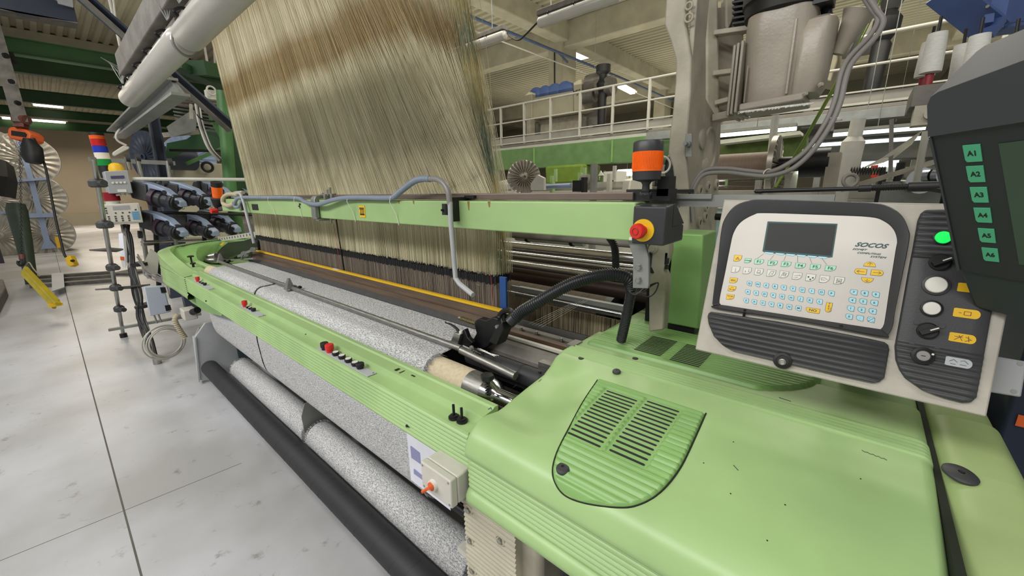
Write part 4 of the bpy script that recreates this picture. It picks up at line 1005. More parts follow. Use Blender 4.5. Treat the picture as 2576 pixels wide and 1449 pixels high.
# switch box
ba, bb = Y(1057, 1160, .585), Y(1137, 1278, .585)
t = T('switch_box', 'off white switch box with orange rotary knob under the near end of the breast beam', 'switch box', ((ba.x+bb.x)/2, .63, bb.z))
bw, bh = bb.x-ba.x, .092; bc = V(((ba.x+bb.x)/2, .585, Y(1100, 1222, .585).z))
O('box_lid', MB().box(bc+ey*.012, (bw, .024, bh)), 'offwhite', t, bevel=.004)
O('box_body', MB().box(bc+ey*.058, (bw-.001, .066, bh-.002)), 'offwhite', t, bevel=.005)
for sx in (-1, 1):
    for sz in (-1, 1): c = bc+V((sx*(bw/2-.010), 0, sz*(bh/2-.010))); O('screw', MB().cyl(c, c-ey*.001, .0035, n=12), 'zinc', t)
c = bc+V((-.008, 0, -.004))
O('knob_base', MB().cyl(c, c-ey*.010, .017, n=28), 'white', t)
kb = O('knob', MB().cyl(c-ey*.010, c-ey*.013, .013, n=24), 'orange', t)
O('knob_grip', MB().bar(c+V((-.004, -.018, -.003)), c+V((.012, -.018, .008)), .016, .006).bar(c+V((.0, -.018, 0)), c+V((-.012, -.036, -.009)), .007, .006), 'orange', kb)
O('mounting_tab', MB().box((bb.x+.02, .68, bc.z+.02), (.06, .03, .05)), 'blackmet', t)
# papers tied behind the box
t = T('paper_label', 'white paper sheets hanging on the cloth beside the switch box', 'paper', (-1.06, .70, .85))
O('sheet', MB().prism([(-1.185, .735, .90), (-1.185, .735, .60), (-.93, .72, .62), (-.93, .72, .89)], (0, .002, 0)), 'paper', t)
O('printed_block', MB().box((-1.13, .731, .74), (.06, .003, .05)).box((-1.08, .730, .66), (.14, .003, .02)).box((-1.12, .731, .83), (.10, .003, .02)), mat('print_grey', '8f93b8', .8), t)
# ================================================================ cloth below the beam, rolls
prof2 = [(.795, .93), (.775, .885), (.765, .82), (.762, .74), (.766, .67), (.770, .61), (.776, .56), (.789, .512), (.815, .476), (.86, .456), (.96, .45), (1.15, .45)]
t = T('hanging_cloth', 'speckled grey cloth hanging below the breast beam and turning under', 'cloth', (-2.6, .8, .6))
pc = cat([V((0, y_, z_)) for y_, z_ in prof2], 5)
def hang(x0, x1, name):
    g = [[(x0, p.y, p.z) for p in pc], [((x0+x1)/2, p.y, p.z) for p in pc], [(x1, p.y, p.z) for p in pc]]
    O(name, MB().grid(g), 'cloth', t, sharp=60)
hang(XL-.05, XS+.02, 'left_length'); hang(XS+.045, XR-.06, 'right_length')
fr = MB()
for k in range(700):
    p = pc[int(rnd.random()*(len(pc)-1))]+V((0, (rnd.random()-.5)*.01, (rnd.random()-.5)*.02)); x_ = XR-.062
    fr.add([(x_, p.y, p.z), (x_, p.y, p.z+.002), (x_+.006+.016*rnd.random(), p.y+(rnd.random()-.6)*.012, p.z+(rnd.random()-.5)*.012)], [(0, 1, 2)])
O('frayed_edge', fr, 'cloth', t, kind='stuff')
O('light_gap', MB().box((XS+.032, .772, .83), (.014, .002, .12)), 'paper', t)
ONE('deflecting_bar', 'black round bar behind the cloth edge below the switch box', 'bar', MB().cyl((-4.2, .835, .495), (-.80, .835, .495), .02, n=20).cyl((-.90, .835, .495), (-.80, .835, .495), .03, n=20), 'blackmet')
def roll(x0, x1, label):
    t = T('cloth_roll', label, 'cloth roll', ((x0+x1)/2, .88, .1), 'grey cloth rolls behind the black roller')
    O('roll', MB().lathe((x0, .88, .185), (1, 0, 0), [(.03, 0), (.084, .0), (.09, .006), (.09, x1-x0-.006), (.084, x1-x0), (.03, x1-x0)], 48), 'cloth', t, sharp=60)
    f2 = MB()
    for k in range(420):
        a_ = 2*math.pi*rnd.random(); rr = .09; c = V((x1-.001 if k % 2 else x0+.001, .88+rr*math.cos(a_), .185+rr*math.sin(a_)))
        f2.add([c, c+V((0, .002, .001)), c+V(((1 if k % 2 else -1)*(.005+.01*rnd.random()), .012*math.cos(a_)*rnd.random(), .012*math.sin(a_)))], [(0, 1, 2)])
    O('frayed_end', f2, 'cloth', t, kind='stuff')
roll(-3.98, -2.50, 'farther cloth roll on the floor roller, left of the divider plate')
roll(-2.43, -.985, 'nearer cloth roll on the floor roller, right of the divider plate')
ONE('divider_plate', 'thin grey steel divider plate between the two cloth rolls', 'plate', MB().prism([(-2.468, y_, z_) for y_, z_ in ((.81, .12), (.80, .34), (.83, .42), (.95, .42), (.95, .12))], (.006, 0, 0)), 'zinc')
t = T('floor_roller', 'long black rubber covered roller near the floor', 'roller', (-2.6, .715, .15))
O('rubber_sleeve', MB().cyl((-4.33, .715, .155), (-.88, .715, .155), .066, n=48), 'rollblack', t)
sm = MB()
for k in range(26):
    x_ = -4.2+.125*k+.02*(k % 3); sm.tube([(x_+.06*math.sin(a_*1.0)*.5, .715-.0665*math.cos(a_), .155+.0665*math.sin(a_)) for a_ in lsp(-.6, 2.0, 14)], .0006, 4)
O('wrap_seam', sm, 'charcoal', t)
O('axle', MB().cyl((-4.40, .715, .155), (-4.33, .715, .155), .02).cyl((-.88, .715, .155), (-.79, .715, .155), .02), 'steel', t)
ONE('support_plate', 'blue grey steel support plate at the near end of the cloth rolls', 'plate', MB().prism([(-.905, y_, z_) for y_, z_ in ((.79, 0), (.79, .40), (.80, .52), (1.0, .56), (1.0, 0))], (.008, 0, 0)), mat('blue_grey_steel', '7f929b', .45, .3), bevel=.001)
ONE('white_bracket', 'white slanting bracket strip beside the cream cover', 'bracket', MB().prism([(-.86, .70, 0), (-.80, .70, 0), (-.80, .70, .52), (-.82, .70, .52)], (0, .006, 0)).box((-.845, .72, .50), (.08, .03, .02)), 'offwhite')
# ================================================================ control console
s1 = 1.0
cTL, cTR, cBL = CO+ray(1821, 504)*s1, CO+ray(2589, 518)*.704*s1, CO+ray(1748, 879)*1.004*s1
cu_ = (cTR-cTL).normalized(); cn = ((cBL-cTL).cross(cTR-cTL)).normalized(); cv = cu_.cross(cn)
if cv.z > 0: cv = -cv
CW, CH = (cTR-cTL).length, (cBL-cTL).length
def cp(px, py, h=0):
    return ONP(px, py, cTL+cn*h, cn)
def cl(px, py, h=0):
    p = cp(px, py, h)-cTL; return p.dot(cu_), p.dot(cv)
def cw(u, v, h=0): return cTL+cu_*u+cv*v+cn*h
K = T('control_console', 'sloping loom control console with a keypad panel reading SOCOS and a small display', 'control console', cw(CW/2, CH, -.06))
O('housing', MB().prism([cw(0, 0), cw(CW, 0), cw(CW, CH), cw(0, CH)], -cn*.012).prism([cw(.02, .006, -.012), cw(CW-.01, .006, -.012), cw(CW-.01, CH-.04, -.012), cw(.02, CH-.02, -.012)], -cn*.11), 'console', K, bevel=.003)
O('top_plate', MB().prism([cw(0, .0, -.002), cw(CW, .0, -.002), cw(CW, .018, -.13), cw(.06, .018, -.13)], -cv*.002), 'console', K)
O('support_arm', MB().cyl(cw(.3, .25, -.08), cw(.3, .3, -.30), .03).box((.06, 1.48, 1.22), (.08, .12, .14)), 'blackmet', K)
def resamp(pts, n):
    pts = [V(p) for p in pts]; pts = pts+[pts[0]]; L = [0]
    for a, b in zip(pts, pts[1:]): L.append(L[-1]+(b-a).length)
    out = []; j = 0
    for k in range(n):
        s_ = L[-1]*k/n
        while L[j+1] < s_: j += 1
        out.append(pts[j]+(pts[j+1]-pts[j])*((s_-L[j])/(L[j+1]-L[j]+1e-9)))
    return out
outer = [cp(*q) for q in ((1794, 756), (1806, 660), (1814.5, 586), (1823, 553), (1848, 520), (1885, 506), (1926, 503), (2100, 508), (2195, 512), (2237, 522), (2268, 545), (2284, 578), (2287, 605), (2268, 700), (2251, 781), (2245, 820), (2233, 843), (2212, 847), (2010, 808), (1806, 777), (1796, 768))]
inner = [cp(*q) for q in ((1811, 752), (1824, 690), (1837, 624), (1846, 587), (1864, 560), (1897, 541), (1926, 537), (2080, 542), (2187, 547), (2224, 558), (2247, 578), (2256, 605), (2252, 632), (2238, 720), (2226, 800), (2222, 818), (2215, 827), (2199, 826), (2010, 797), (1830, 769), (1814, 766))]
N_ = len(outer); rr = []
def smooth_closed(P, n=5):
    q = P+P[:3]; out = []; Pn = len(P)
    for i in range(Pn):
        a, b, c, d = P[i-1], P[i], P[(i+1) % Pn], P[(i+2) % Pn]
        for k in range(n):
            t_ = k/n; out.append(.5*((2*b)+(c-a)*t_+(2*a-5*b+4*c-d)*t_*t_+(3*b-a-3*c+d)*t_**3))
    return out
so, si = smooth_closed(outer), smooth_closed(inner)
rows = [[p+cn*.0 for p in so], [p+(q-p)*.06+cn*.012 for p, q in zip(so, si)], [p+(q-p)*.14+cn*.0145 for p, q in zip(so, si)], [p+(q-p)*.85+cn*.006 for p, q in zip(so, si)], [q+cn*.001 for p, q in zip(so, si)]]
O('bezel', MB().grid([list(r)+[r[0]] for r in rows]), 'charcoal', K, sharp=50)
O('bezel_pin', MB().bar(cp(1874, 778, .012), cp(1871, 796, .006), .004, .004).bar(cp(2115, 816, .012), cp(2118, 825, .010), .005, .004), 'black', K)
O('keypad_foil', MB().prism(si, cn*.0025), 'panelwhite', K)
def cq(ps, h, th, name, m, par=K): return O(name, MB().prism([cp(*q, h) for q in ps], cn*th), m, par)
so_ = .0026
cq([(1931, 557), (2107, 563), (2094, 647), (2086, 648), (1925, 636), (1918, 632)], so_, .0006, 'display_frame', 'keyink')
cq([(1934, 561), (2103, 566), (2091, 643), (1923, 629)], so_, .001, 'display', 'lcd')
for k in range(6): cq([(1923+27*k, 634+2.2*k), (1947+27*k, 636+2.2*k), (1942+27*k, 640+2.2*k), (1927+27*k, 638+2.2*k)], so_, .0011, 'display_tab', 'keyblue')
def z1(x, y): return 1800+x/4.529, 530+y/4.529
for (a, b), (c, d) in (((550, 490), (475, 545)), ((670, 500), (625, 558)), ((803, 508), (778, 570)), ((935, 515), (935, 585)), ((1070, 528), (1098, 600)), ((1208, 538), (1268, 615))):
    O('leader_line', MB().tube([cp(*z1(a, b), so_+.0002), cp(*z1(c, d), so_+.0002)], .00025, 4), 'ink', K)
def key(zx, zy, w, h, m, legend=None, shape='leaf', lsz=None, icon=None):
    u, v = cl(*z1(zx, zy)); 
    if shape == 'leaf': P = [(-.5, -.5), (.5, -.5), (.5, -.05), (.42, .2), (.2, .42), (-.05, .5), (-.5, .5)]
    elif shape == 'pad': P = [(-.35, -.5), (.38, -.5), (.5, -.35), (.5, .5), (0, .5), (-.3, .35), (-.5, .1), (-.5, -.35)]
    elif shape == 'up': P = [(.5*math.cos(R(a)), .5-1.0*math.sin(R(a))) for a in range(0, 181, 20)]
    elif shape == 'down': P = [(.5*math.cos(R(a)), -.5+1.0*math.sin(R(a))) for a in range(0, 181, 20)]
    elif shape == 'left': P = [(.5, -.5), (.5, .5)]+[(-.2-.3*math.sin(R(a)), .5*math.cos(R(a))) for a in range(0, 181, 20)]
    elif shape == 'right': P = [(-.5, .5), (-.5, -.5)]+[(.2+.3*math.sin(R(a)), -.5*math.cos(R(a))) for a in range(0, 181, 20)]
    elif shape == 'no': P = [(-.5, -.5), (.5, -.5), (.5, .3), (.45, .5), (-.3, .5), (-.45, .2), (-.5, 0)]
    elif shape == 'yes': P = [(-.5, -.5), (.5, -.5), (.5, .3), (.3, .45), (0, .5), (-.3, .45), (-.5, .3)]
    o = O('key', MB().prism([cw(u+a*w, v+b*h, so_) for a, b in P], cn*.0006), 'keyink', K)
    O('key_face', MB().prism([cw(u+a*(w-.0011), v+b*(h-.0011), so_+.0006) for a, b in P], cn*.0004), m, o)
    if legend:
        for i, ln in enumerate(legend.split('|')):
            n_ = len(legend.split('|')); text('legend', ln, cw(u, v+(i-(n_-1)/2)*(lsz or .005)*1.1, so_+.0010), cu_, cv, (lsz or .0055), 'keyink', o, n=cn, sx=1.15, lift=.0001, bold=.0001)
    if icon:
        mb = MB()
        for (x0, y0, x1, y1) in icon: mb.bar(cw(u+x0*w, v+y0*h, so_+.0012), cw(u+x1*w, v+y1*h, so_+.0012), .0006, .0003, up=cn)
        O('icon', mb, 'keyink', o)
    return o
U_ = .0155
key(255, 545, .0165, .0155, 'keyyellow', icon=[(-.25, .2, 0, -.2), (0, -.2, .25, .2), (-.25, .2, .25, .2), (-.1, .1, 0, -.1), (0, -.1, .1, .1)])
key(370, 572, .0135, .0115, 'keygreen', 'OTHER', lsz=.0034)
for k, (x, y) in enumerate(((497, 585), (650, 600), (805, 613), (966, 630), (1136, 645), (1308, 660))): key(x, y, .0185, .0125, 'keygreen', 'F%d' % (k+1), lsz=.0088)
icons = [[(0, -.25, 0, -.15), (-.12, -.05, 0, -.05), (0, -.05, 0, .3), (-.12, .3, .12, .3)], [(-.2, 0, -.2, .35), (-.3, .1, -.1, .1), (.2, -.3, .2, .1), (.1, .1, .3, .1)],
         [(-.15, -.25, .15, -.25), (-.15, -.25, -.15, .05), (.15, -.25, .15, .05), (-.25, .1, .25, .1), (-.25, .2, .25, .2)], [(-.25, .3, -.05, -.3), (-.05, -.3, .3, -.3), (.3, -.3, .1, .3), (-.25, .3, .1, .3), (0, 0, .1, 0)],
         [(-.3, .35, -.1, -.3), (-.1, -.3, .35, -.2), (-.1, -.1, .3, 0), (-.15, .1, .25, .2), (0, -.3, -.05, .15), (.2, -.2, .15, .2)], [(-.3, .2, -.3, .3), (-.2, .3, .1, .1), (-.3, 0, .3, -.2), (.3, -.2, .3, 0)],
         [(-.25, -.1, -.15, -.1), (.15, -.05, .25, -.05), (-.05, .2, .05, .2)], [(-.3, -.15, .1, -.15), (-.3, .15, .1, .15), (-.3, -.15, -.3, .15), (.1, -.1, .35, .1)],
         [(-.3, -.2, .3, -.2), (-.3, .05, .3, .05), (-.3, .3, .3, .3), (-.2, -.25, -.2, .35), (.2, -.25, .2, .35), (-.1, -.05, .1, .2), (.1, -.05, -.1, .2)]]
for k, (x, y) in enumerate(((232, 672), (362, 687), (495, 700), (635, 715), (780, 730), (930, 748), (1083, 765), (1240, 782), (1407, 800))):
    o = key(x, y, .0172, .0162, 'white', icon=icons[k])
    if k == 6:
        u, v = cl(*z1(x, y))
        O('icon_dot', MB().cyl(cw(u-.004, v-.001, so_+.001), cw(u-.004, v-.001, so_+.0014), .0017, n=12).cyl(cw(u+.004, v, so_+.001), cw(u+.004, v, so_+.0014), .0017, n=12).cyl(cw(u, v+.004, so_+.001), cw(u, v+.004, so_+.0014), .0017, n=12), 'keyink', o)
key(207, 797, .0165, .0135, 'keyyellow', 'ESC', lsz=.0058); key(190, 890, .0165, .0135, 'keyyellow', '|PG UP', lsz=.0036, icon=[(-.2, -.15, 0, -.3), (0, -.3, .2, -.15)]); key(170, 985, .0165, .0135, 'keyyellow', 'PG DN|', lsz=.0036, icon=[(-.2, .15, 0, .3), (0, .3, .2, .15)])
def rowk(s_, p0, p1, w=.0108, h=.0112):
    n_ = len(s_)
    for k, ch in enumerate(s_):
        f = k/(n_-1)
        a, b = cl(*z1(*p0)), cl(*z1(*p1)); q = cw(a[0]+(b[0]-a[0])*f, a[1]+(b[1]-a[1])*f)
        d = q-CO; px_ = 1288+FPX*d.dot(CR)/d.dot(CF); py_ = 724.5-FPX*d.dot(CU)/d.dot(CF)
        if ch == '/': key((px_-1800)*4.529, (py_-530)*4.529, w, h, 'keyblue', None, 'pad', icon=[(-.4, .4, .4, -.4), (-.35, -.2, -.15, -.2), (.15, .3, .35, .3)])
        else: key((px_-1800)*4.529, (py_-530)*4.529, w, h, 'keyblue', ch, 'pad', .0056)
rowk('QWERTYUIOP', (387, 830), (1318, 945)); rowk('ASDFGHJKL', (368, 927), (1184, 1038)); rowk('ZXCVBNM', (349, 1025), (944, 1112))
key(1108, 1138, .0245, .0105, 'keyyellow', 'NO', 'no', .0075); key(1288, 1104, .0108, .0215, 'keyyellow', 'Y|E|S|', 'yes', .0048, icon=[(.3, 0, .3, .35), (.3, .35, -.2, .35)])
for r_, (p0, p1) in zip(('789', '456', '123', '0./'), (((1573, 930), (1822, 958)), ((1556, 1022), (1805, 1052)), ((1538, 1115), (1787, 1148)), ((1520, 1208), (1768, 1243)))): rowk(r_, p0, p1, .0118, .0112)
for x, y, w_k, h_k, sh, ic in ((1757, 612, .0195, .0105, 'up', [(0, .3, 0, -.3), (-.2, 0, 0, -.32), (.2, 0, 0, -.32)]), (1725, 795, .0195, .0105, 'down', [(0, -.3, 0, .3), (-.2, 0, 0, .32), (.2, 0, 0, .32)]),
                        (1650, 695, .0195, .0120, 'left', [(.3, 0, -.3, 0), (-.1, -.25, -.3, 0), (-.1, .25, -.3, 0)]), (1838, 710, .0195, .0120, 'right', [(-.3, 0, .3, 0), (.1, -.25, .3, 0), (.1, .25, .3, 0)])):
    o = key(x, y, w_k, h_k, 'keyyellow', None, sh, icon=ic)
def ctext(s_, q, size, shear, sx, name, bold=0): text(name, s_, cp(*z1(*q), so_), cu_, cv, size, 'keyink', K, n=cn, shear=shear, sx=sx, bold=bold)
ctext('SOCOS', (1762, 396), .0125, .45, 1.2, 'lettering', .0003)
ctext('SOMET', (1635, 442), .0052, .45, 1.35, 'lettering'); ctext('COMPUTING', (1740, 488), .0052, .45, 1.2, 'lettering'); ctext('SYSTEM', (1845, 530), .0052, .45, 1.35, 'lettering')
def ribplate(px, name, h=.006, pitch=.0115, amp=.0035, flat=None, par=K):
    P = [cl(*q) for q in px]; n = len(P); v0, v1 = min(p[1] for p in P), max(p[1] for p in P)
    NRr = int((v1-v0)/pitch*8); rows = []
    for i in range(NRr+1):
        v = v0+(v1-v0)*(i+.001)/(NRr+.002); xs_ = []
        for a, b in zip(P, P[1:]+P[:1]):
            if (a[1]-v)*(b[1]-v) < 0: xs_.append(a[0]+(b[0]-a[0])*(v-a[1])/(b[1]-a[1]))
        if len(xs_) < 2: continue
        ul, ur = min(xs_), max(xs_); m = 1
        if flat and flat[0] < v < flat[1]: m = 0
        z_ = h+amp*m*abs(math.sin(math.pi*(v-v0)/pitch)); ed = min(.003, (ur-ul)/4)
        rows.append([cw(ul-.0005, v, 0), cw(ul, v, z_*.6), cw(ul+ed, v, z_)]+[cw(ul+ed+(ur-ul-2*ed)*k/6, v, z_) for k in range(1, 6)]+[cw(ur-ed, v, z_), cw(ur, v, z_*.6), cw(ur+.0005, v, 0)])
    mb = MB().grid(rows)
    mb.add([*rows[0]], [tuple(range(len(rows[0])))]); mb.add([*rows[-1]], [tuple(range(len(rows[-1])))])
    return O(name, mb, 'charcoal', par, sharp=60)
ribplate([(1790, 784), (1783, 789), (1781, 797), (1783.5, 815), (1796.5, 845.7), (1820, 869.6), (1844, 882.6), (1946, 902), (1992, 917), (2100, 942), (2196, 962), (2212, 960), (2224, 950), (2230, 915), (2236, 880), (2233.5, 868), (2222, 859), (2109, 837), (1957, 809)], 'ribbed_flap')
fv0, fv1 = cl(2320, 650)[1], cl(2350, 873)[1]
ribplate([(2326, 530), (2316, 538), (2308, 556), (2297, 620), (2284, 686), (2262, 810), (2250.5, 871), (2252.6, 905), (2262, 930), (2276, 951), (2318, 980.5), (2370, 1000), (2419, 1012), (2440, 1011), (2454, 1000), (2462, 960), (2490.5, 799.5), (2520, 660), (2541, 560), (2533, 540), (2515, 530)], 'button_panel', flat=(fv0, fv1))
def cbtn(px, py, r, h, m, name='button', base=None, flat_=True):
    c = cp(px, py, .006)
    if base: O('button_bezel', MB().lathe(c, cn, [(r*1.25, 0), (r*1.25, .004), (r*1.05, .005), (r*1.02, .002)], 32), base, K)
    return O(name, MB().lathe(c, cn, [(r, 0), (r, h*.7), (r*.9, h), (r*.5, h*1.08), (.0001, h*1.1)], 32), m, K)
cbtn(2372, 598, .0115, .006, 'greenlit', 'green_pilot_lamp', 'black')
cbtn(2354, 717, .0155, .007, 'white', 'white_button', 'charcoal')
cbtn(2343, 776, .0125, .005, 'white', 'white_button', 'black')
for px_, py_, d_ in ((2364, 660, None), (2333, 832, None)):
    c = cp(px_, py_, .006); a_ = R(33); dd = cu_*math.cos(a_)-cv*math.sin(a_)
    o = O('selector_switch', MB().lathe(c, cn, [(.0155, 0), (.0155, .005), (.013, .007), (.0001, .007)], 32).bar(c+cn*.011-dd*.013, c+cn*.011+dd*.014, .008, .012, up=cn), 'black', K)
    O('pointer_line', MB().bar(c+cn*.0178+dd*.001, c+cn*.0178+dd*.0135, .0022, .0008, up=cn), 'white', o)
for q in ((2306, 811), (2369, 821), (2293, 867), (2356, 879)): c = cp(*q, .006); O('detent_dot', MB().cyl(c, c+cn*.002, .0045, n=16), 'charcoal', K)
c = cp(2321, 895, .008)
o = O('key_switch', MB().lathe(c, cn, [(.0165, 0), (.0165, .004), (.012, .006), (.0115, .004)], 32), 'black', K)
O('lock_face', MB().cyl(c+cn*.003, c+cn*.0065, .0092, n=24), 'steel', o); O('key_slot', MB().bar(c+cn*.0068-cu_*.003, c+cn*.0068+cu_*.003, .0014, .0008, up=cn), 'ink', o)
O('key_switch', MB().cyl(c+cn*.003+cu_*.012-cv*.006, c+cn*.006+cu_*.012-cv*.006, .002, n=10), 'white', K)
for q, m_, ic in (((2432, 789), 'yellow', [(-.3, 0, -.2, 0), (-.1, -.2, .15, -.2), (-.1, .2, .15, .2), (-.1, -.2, -.1, .2), (.15, -.2, .15, .2)]), ((2421, 851), 'yellow', [(-.3, .3, 0, -.3), (-.3, -.1, 0, -.1), (-.15, -.3, 0, .3), (.1, .3, .3, .1), (.1, -.2, .35, .1), (.2, -.3, .25, .3)]), ((2410, 912), 'greyplate', [(-.35, 0, -.2, -.25), (-.2, -.25, -.05, 0), (-.3, .25, -.1, .25), (.05, -.2, .2, -.3), (.2, -.3, .35, 0), (.05, .2, .3, .2)]), ((2443, 725), 'yellow', [])):
    u, v = cl(*q, .0065); h_ = .0068 if m_ == 'yellow' else .0105; w_k, h_k = .034, .0165
    P = [(-.5, -.45), (-.42, -.5)]+[(.3+.2*math.sin(R(a)), -.5*math.cos(R(a))) for a in range(0, 181, 15)]+[(-.42, .5), (-.5, .45)]
    o = O('symbol_label', MB().prism([cw(u+a*w_k, v+b*h_k, h_-.001) for a, b in P], cn*.0012), m_, K)
    if ic:
        mb = MB()
        for (x0, y0, x1, y1) in ic: mb.bar(cw(u+x0*w_k, v+y0*h_k, h_+.0005), cw(u+x1*w_k, v+y1*h_k, h_+.0005), .0007, .0004, up=cn)
        O('symbol', mb, 'keyink' if m_ != 'yellow' else 'brownred', o)
c = cp(1969, 907, .004)
o = O('flap_lock', MB().lathe(c, cn, [(.0185, 0), (.0175, .007), (.012, .009), (.0115, .007)], 32), 'black', K)
O('lock_face', MB().lathe(c+cn*.003-cn*0+cv*.003, cn, [(.008, .004), (.007, .0075), (.005, .006), (.004, .008), (.0001, .008)], 24), 'steel', o)
# wrench-like bar on top of the console
t = T('flexible_rod', 'black rod with corrugated sleeve lying on top of the console', 'rod', cw(.25, 0, -.05))
def tp(px, py): return ONP(px, py, cTL-cn*.055, cn)
O('rod', MB().cyl(tp(1900, 481), tp(2168, 474), .0052, n=14), 'blackmet', t); O('rod_tip', MB().lathe(tp(1897, 481.5), tp(1920, 481)-tp(1897, 481.5), [(.001, 0), (.0055, .004), (.0058, .018)], 14), 'black', t)
O('collar', MB().cyl(tp(2160, 474), tp(2192, 473), .0078, n=20), 'black', t)
O('corrugated_sleeve', MB().hose([tp(2190, 473), tp(2240, 471), tp(2290, 469)], .0066, .0042, .25), 'black', t)
O('handle', MB().lathe(tp(2284, 470), tp(2400, 468)-tp(2284, 470), [(.0095, 0), (.0102, .003), (.0102, .04), (.009, .06), (.0095, .12)], 20).tube([tp(2330, 470), tp(2380, 478), tp(2430, 484)], .008, 10), 'black', t)
t = ONE('tape_ring', 'grey ring standing upright behind the console top', 'ring', MB().ring(ONP(2139, 454, cTL-cn*.09, cn), (.35, -.9, .1), .0135, .0042), 'galv')
# ================================================================ monitor
mu = V((.864, -.503, 0)); mv = V((.310, .532, -.788)); mn = mv.cross(mu)
ms = D(2445, 388, .56)
def mp(px, py, h=0): return ONP(px, py, ms+mn*h, mn)
t = T('monitor', 'dark grey monitor terminal with green keys A1 to A6 at the right edge', 'monitor', mp(2500, 700, -.1))
face = [mp(*q) for q in ((2338, 341), (2576, 303), (2760, 275), (2800, 760), (2576, 712), (2409, 680), (2370, 485))]
O('front_frame', MB().prism([p-mn*.02 for p in face], mn*.02), 'monitor_face', t, bevel=.002)
hood_o = [(2338, 341), (2576, 303), (2760, 275)]; hood_t = [(2576, 148), (2760, 70)]
H = [mp(2338, 341, .0), mp(2336, 262, -.004), mp(2345, 240, -.006), mp(2364, 227, -.008), mp(2576, 148, -.012), mp(2760, 78, -.016), mp(2760, 275, .0), mp(2576, 303, 0)]
O('top_cover', MB().prism([p-mn*.10 for p in H], mn*.104).box(mp(2600, 190, -.075), (.001, .001, .001)), 'monitor', t, bevel=.005)
Cn = [mp(2409, 680, 0), mp(2445, 771, -.006), mp(2459, 779, -.007), mp(2576, 812, -.008), mp(2800, 880, -.01), mp(2800, 760, 0), mp(2576, 712, 0)]
O('chin', MB().prism([p-mn*.09 for p in Cn], mn*.086), mat('monitor_chin', '30383b', .6, var=.08), t, bevel=.004)
O('side_shell', MB().prism([p-mn*.10+(mp(2500, 500)-p)*.03 for p in face], mn*.085), 'monitor', t)
O('side_step', MB().prism([mp(*q, .0005) for q in ((2338, 345), (2345, 345), (2416, 678), (2409, 680), (2370, 485))], mn*.002), 'monitor', t)
O('screen', MB().prism([mp(*q, .0005) for q in ((2512, 361), (2700, 338), (2770, 690), (2564, 665))], mn*.0005), 'crt', t)
kp = [mp(*q) for q in ((2450, 525), (2492, 526), (2497, 562.5), (2461, 561), (2456, 556))]
k0 = sum(kp, V())/5; kn = [p-k0 for p in kp]; 
ku = (kp[1]-kp[0]).normalized(); kv = (kp[2]-kp[1]).normalized()
for k, q in enumerate(((2445, 388), (2453, 440), (2462, 492), (2471, 543), (2481, 594), (2490, 642))):
    c = mp(*q)
    o = O('key', MB().prism([c+p+mn*.0002 for p in kn], mn*.0012), 'teal', t)
    text('legend', 'A%d' % (k+1), c+(kn[0]+kn[2])*.5+mn*.0014, ku, kv, .0118, 'ink', o, n=mn, sx=.74, lift=.0001, bold=.0003)
O('mount_arm', MB().cyl(mp(2650, 400, -.09), mp(2650, 400, -.09)+V((.25, .15, 0)), .02).cyl(mp(2650, 400, -.09)+V((.25, .15, 0)), V((mp(2650, 400, -.09).x+.25, mp(2650, 400, -.09).y+.15, 0)), .025), 'blackmet', t)
# blue cabinet right behind hood and small grey box
t = T('blue_cabinet', 'dark blue machine cabinet standing right of the hood behind the console', 'cabinet', (.9, 1.7, 0))
O('cabinet_body', MB().box((.86, 1.75, .81), (1.02, .5, 1.62)), 'navy2', t, bevel=.01)
O('seam', MB().box((.86, 1.499, 1.16), (.80, .004, .008)).box((.62, 1.499, .7), (.006, .004, 1.3)), 'ink', t)
O('orange_sticker', MB().box(Y(2573, 1060, 1.497), (.02, .003, .03)).box(Y(2560, 1420, 1.497), (.03, .003, .015)), 'orange', t)
t = T('grey_junction_box', 'small grey enclosure fixed to the cabinet right of the console', 'box', cp(2535, 940, -.05))
O('lid', MB().prism([cp(*q, -.05) for q in ((2455, 888), (2585, 910), (2570, 1000), (2440, 978))], -cn*.06), 'greybox', t, bevel=.003)
for q in ((2566, 915), (2550, 985)): c = cp(*q, -.05); O('screw', MB().cyl(c, c+cn*.001, .004, n=12), 'zinc', t)
# ================================================================ side frame, motor, cables
fy = 1.70
LBp = [(1675, -30), (1675, 0), (1671.5, 62), (1687, 104), (1700, 153), (1699, 207), (1691, 290), (1685, 331), (1680, 385), (1691, 418), (1698, 472), (1704, 620)]
CEp = [(1733, 620), (1733, 476), (1724.6, 398), (1729, 327), (1737, 232), (1739, 145), (1724.6, 62), (1727, 0), (1727, -30)]
t = T('side_frame', 'tall cream grey cast side frame post rising beside the signal lamp', 'frame post', Y(1715, 575, fy))
O('front_flange', MB().prism([Y(*q, fy) for q in LBp+CEp], (0, .035, 0)), 'casting', t, bevel=.006)
xs_ = Y(1733, 300, fy).x
RBp = [(1808, 640), (1809, 489), (1805, 414), (1811, 393), (1814, 306), (1800, 290), (1776, 248), (1776, -30)]
side = [X(*q, xs_) for q in ((1733, 620), (1733, -30))]
O('side_web', MB().prism([V((xs_-.012, fy+.02, 1.30)), V((xs_-.012, fy+.02, 2.75)), V((xs_-.012, fy+.16, 2.75))]+[X(*q, xs_-.012) for q in ((1776, 100), (1776, 248), (1800, 290), (1814, 306), (1811, 393), (1803, 414), (1808, 489), (1800, 600))]+[V((xs_-.012, fy+.5, 1.30))], (-.02, 0, 0)), 'casting', t, bevel=.004)
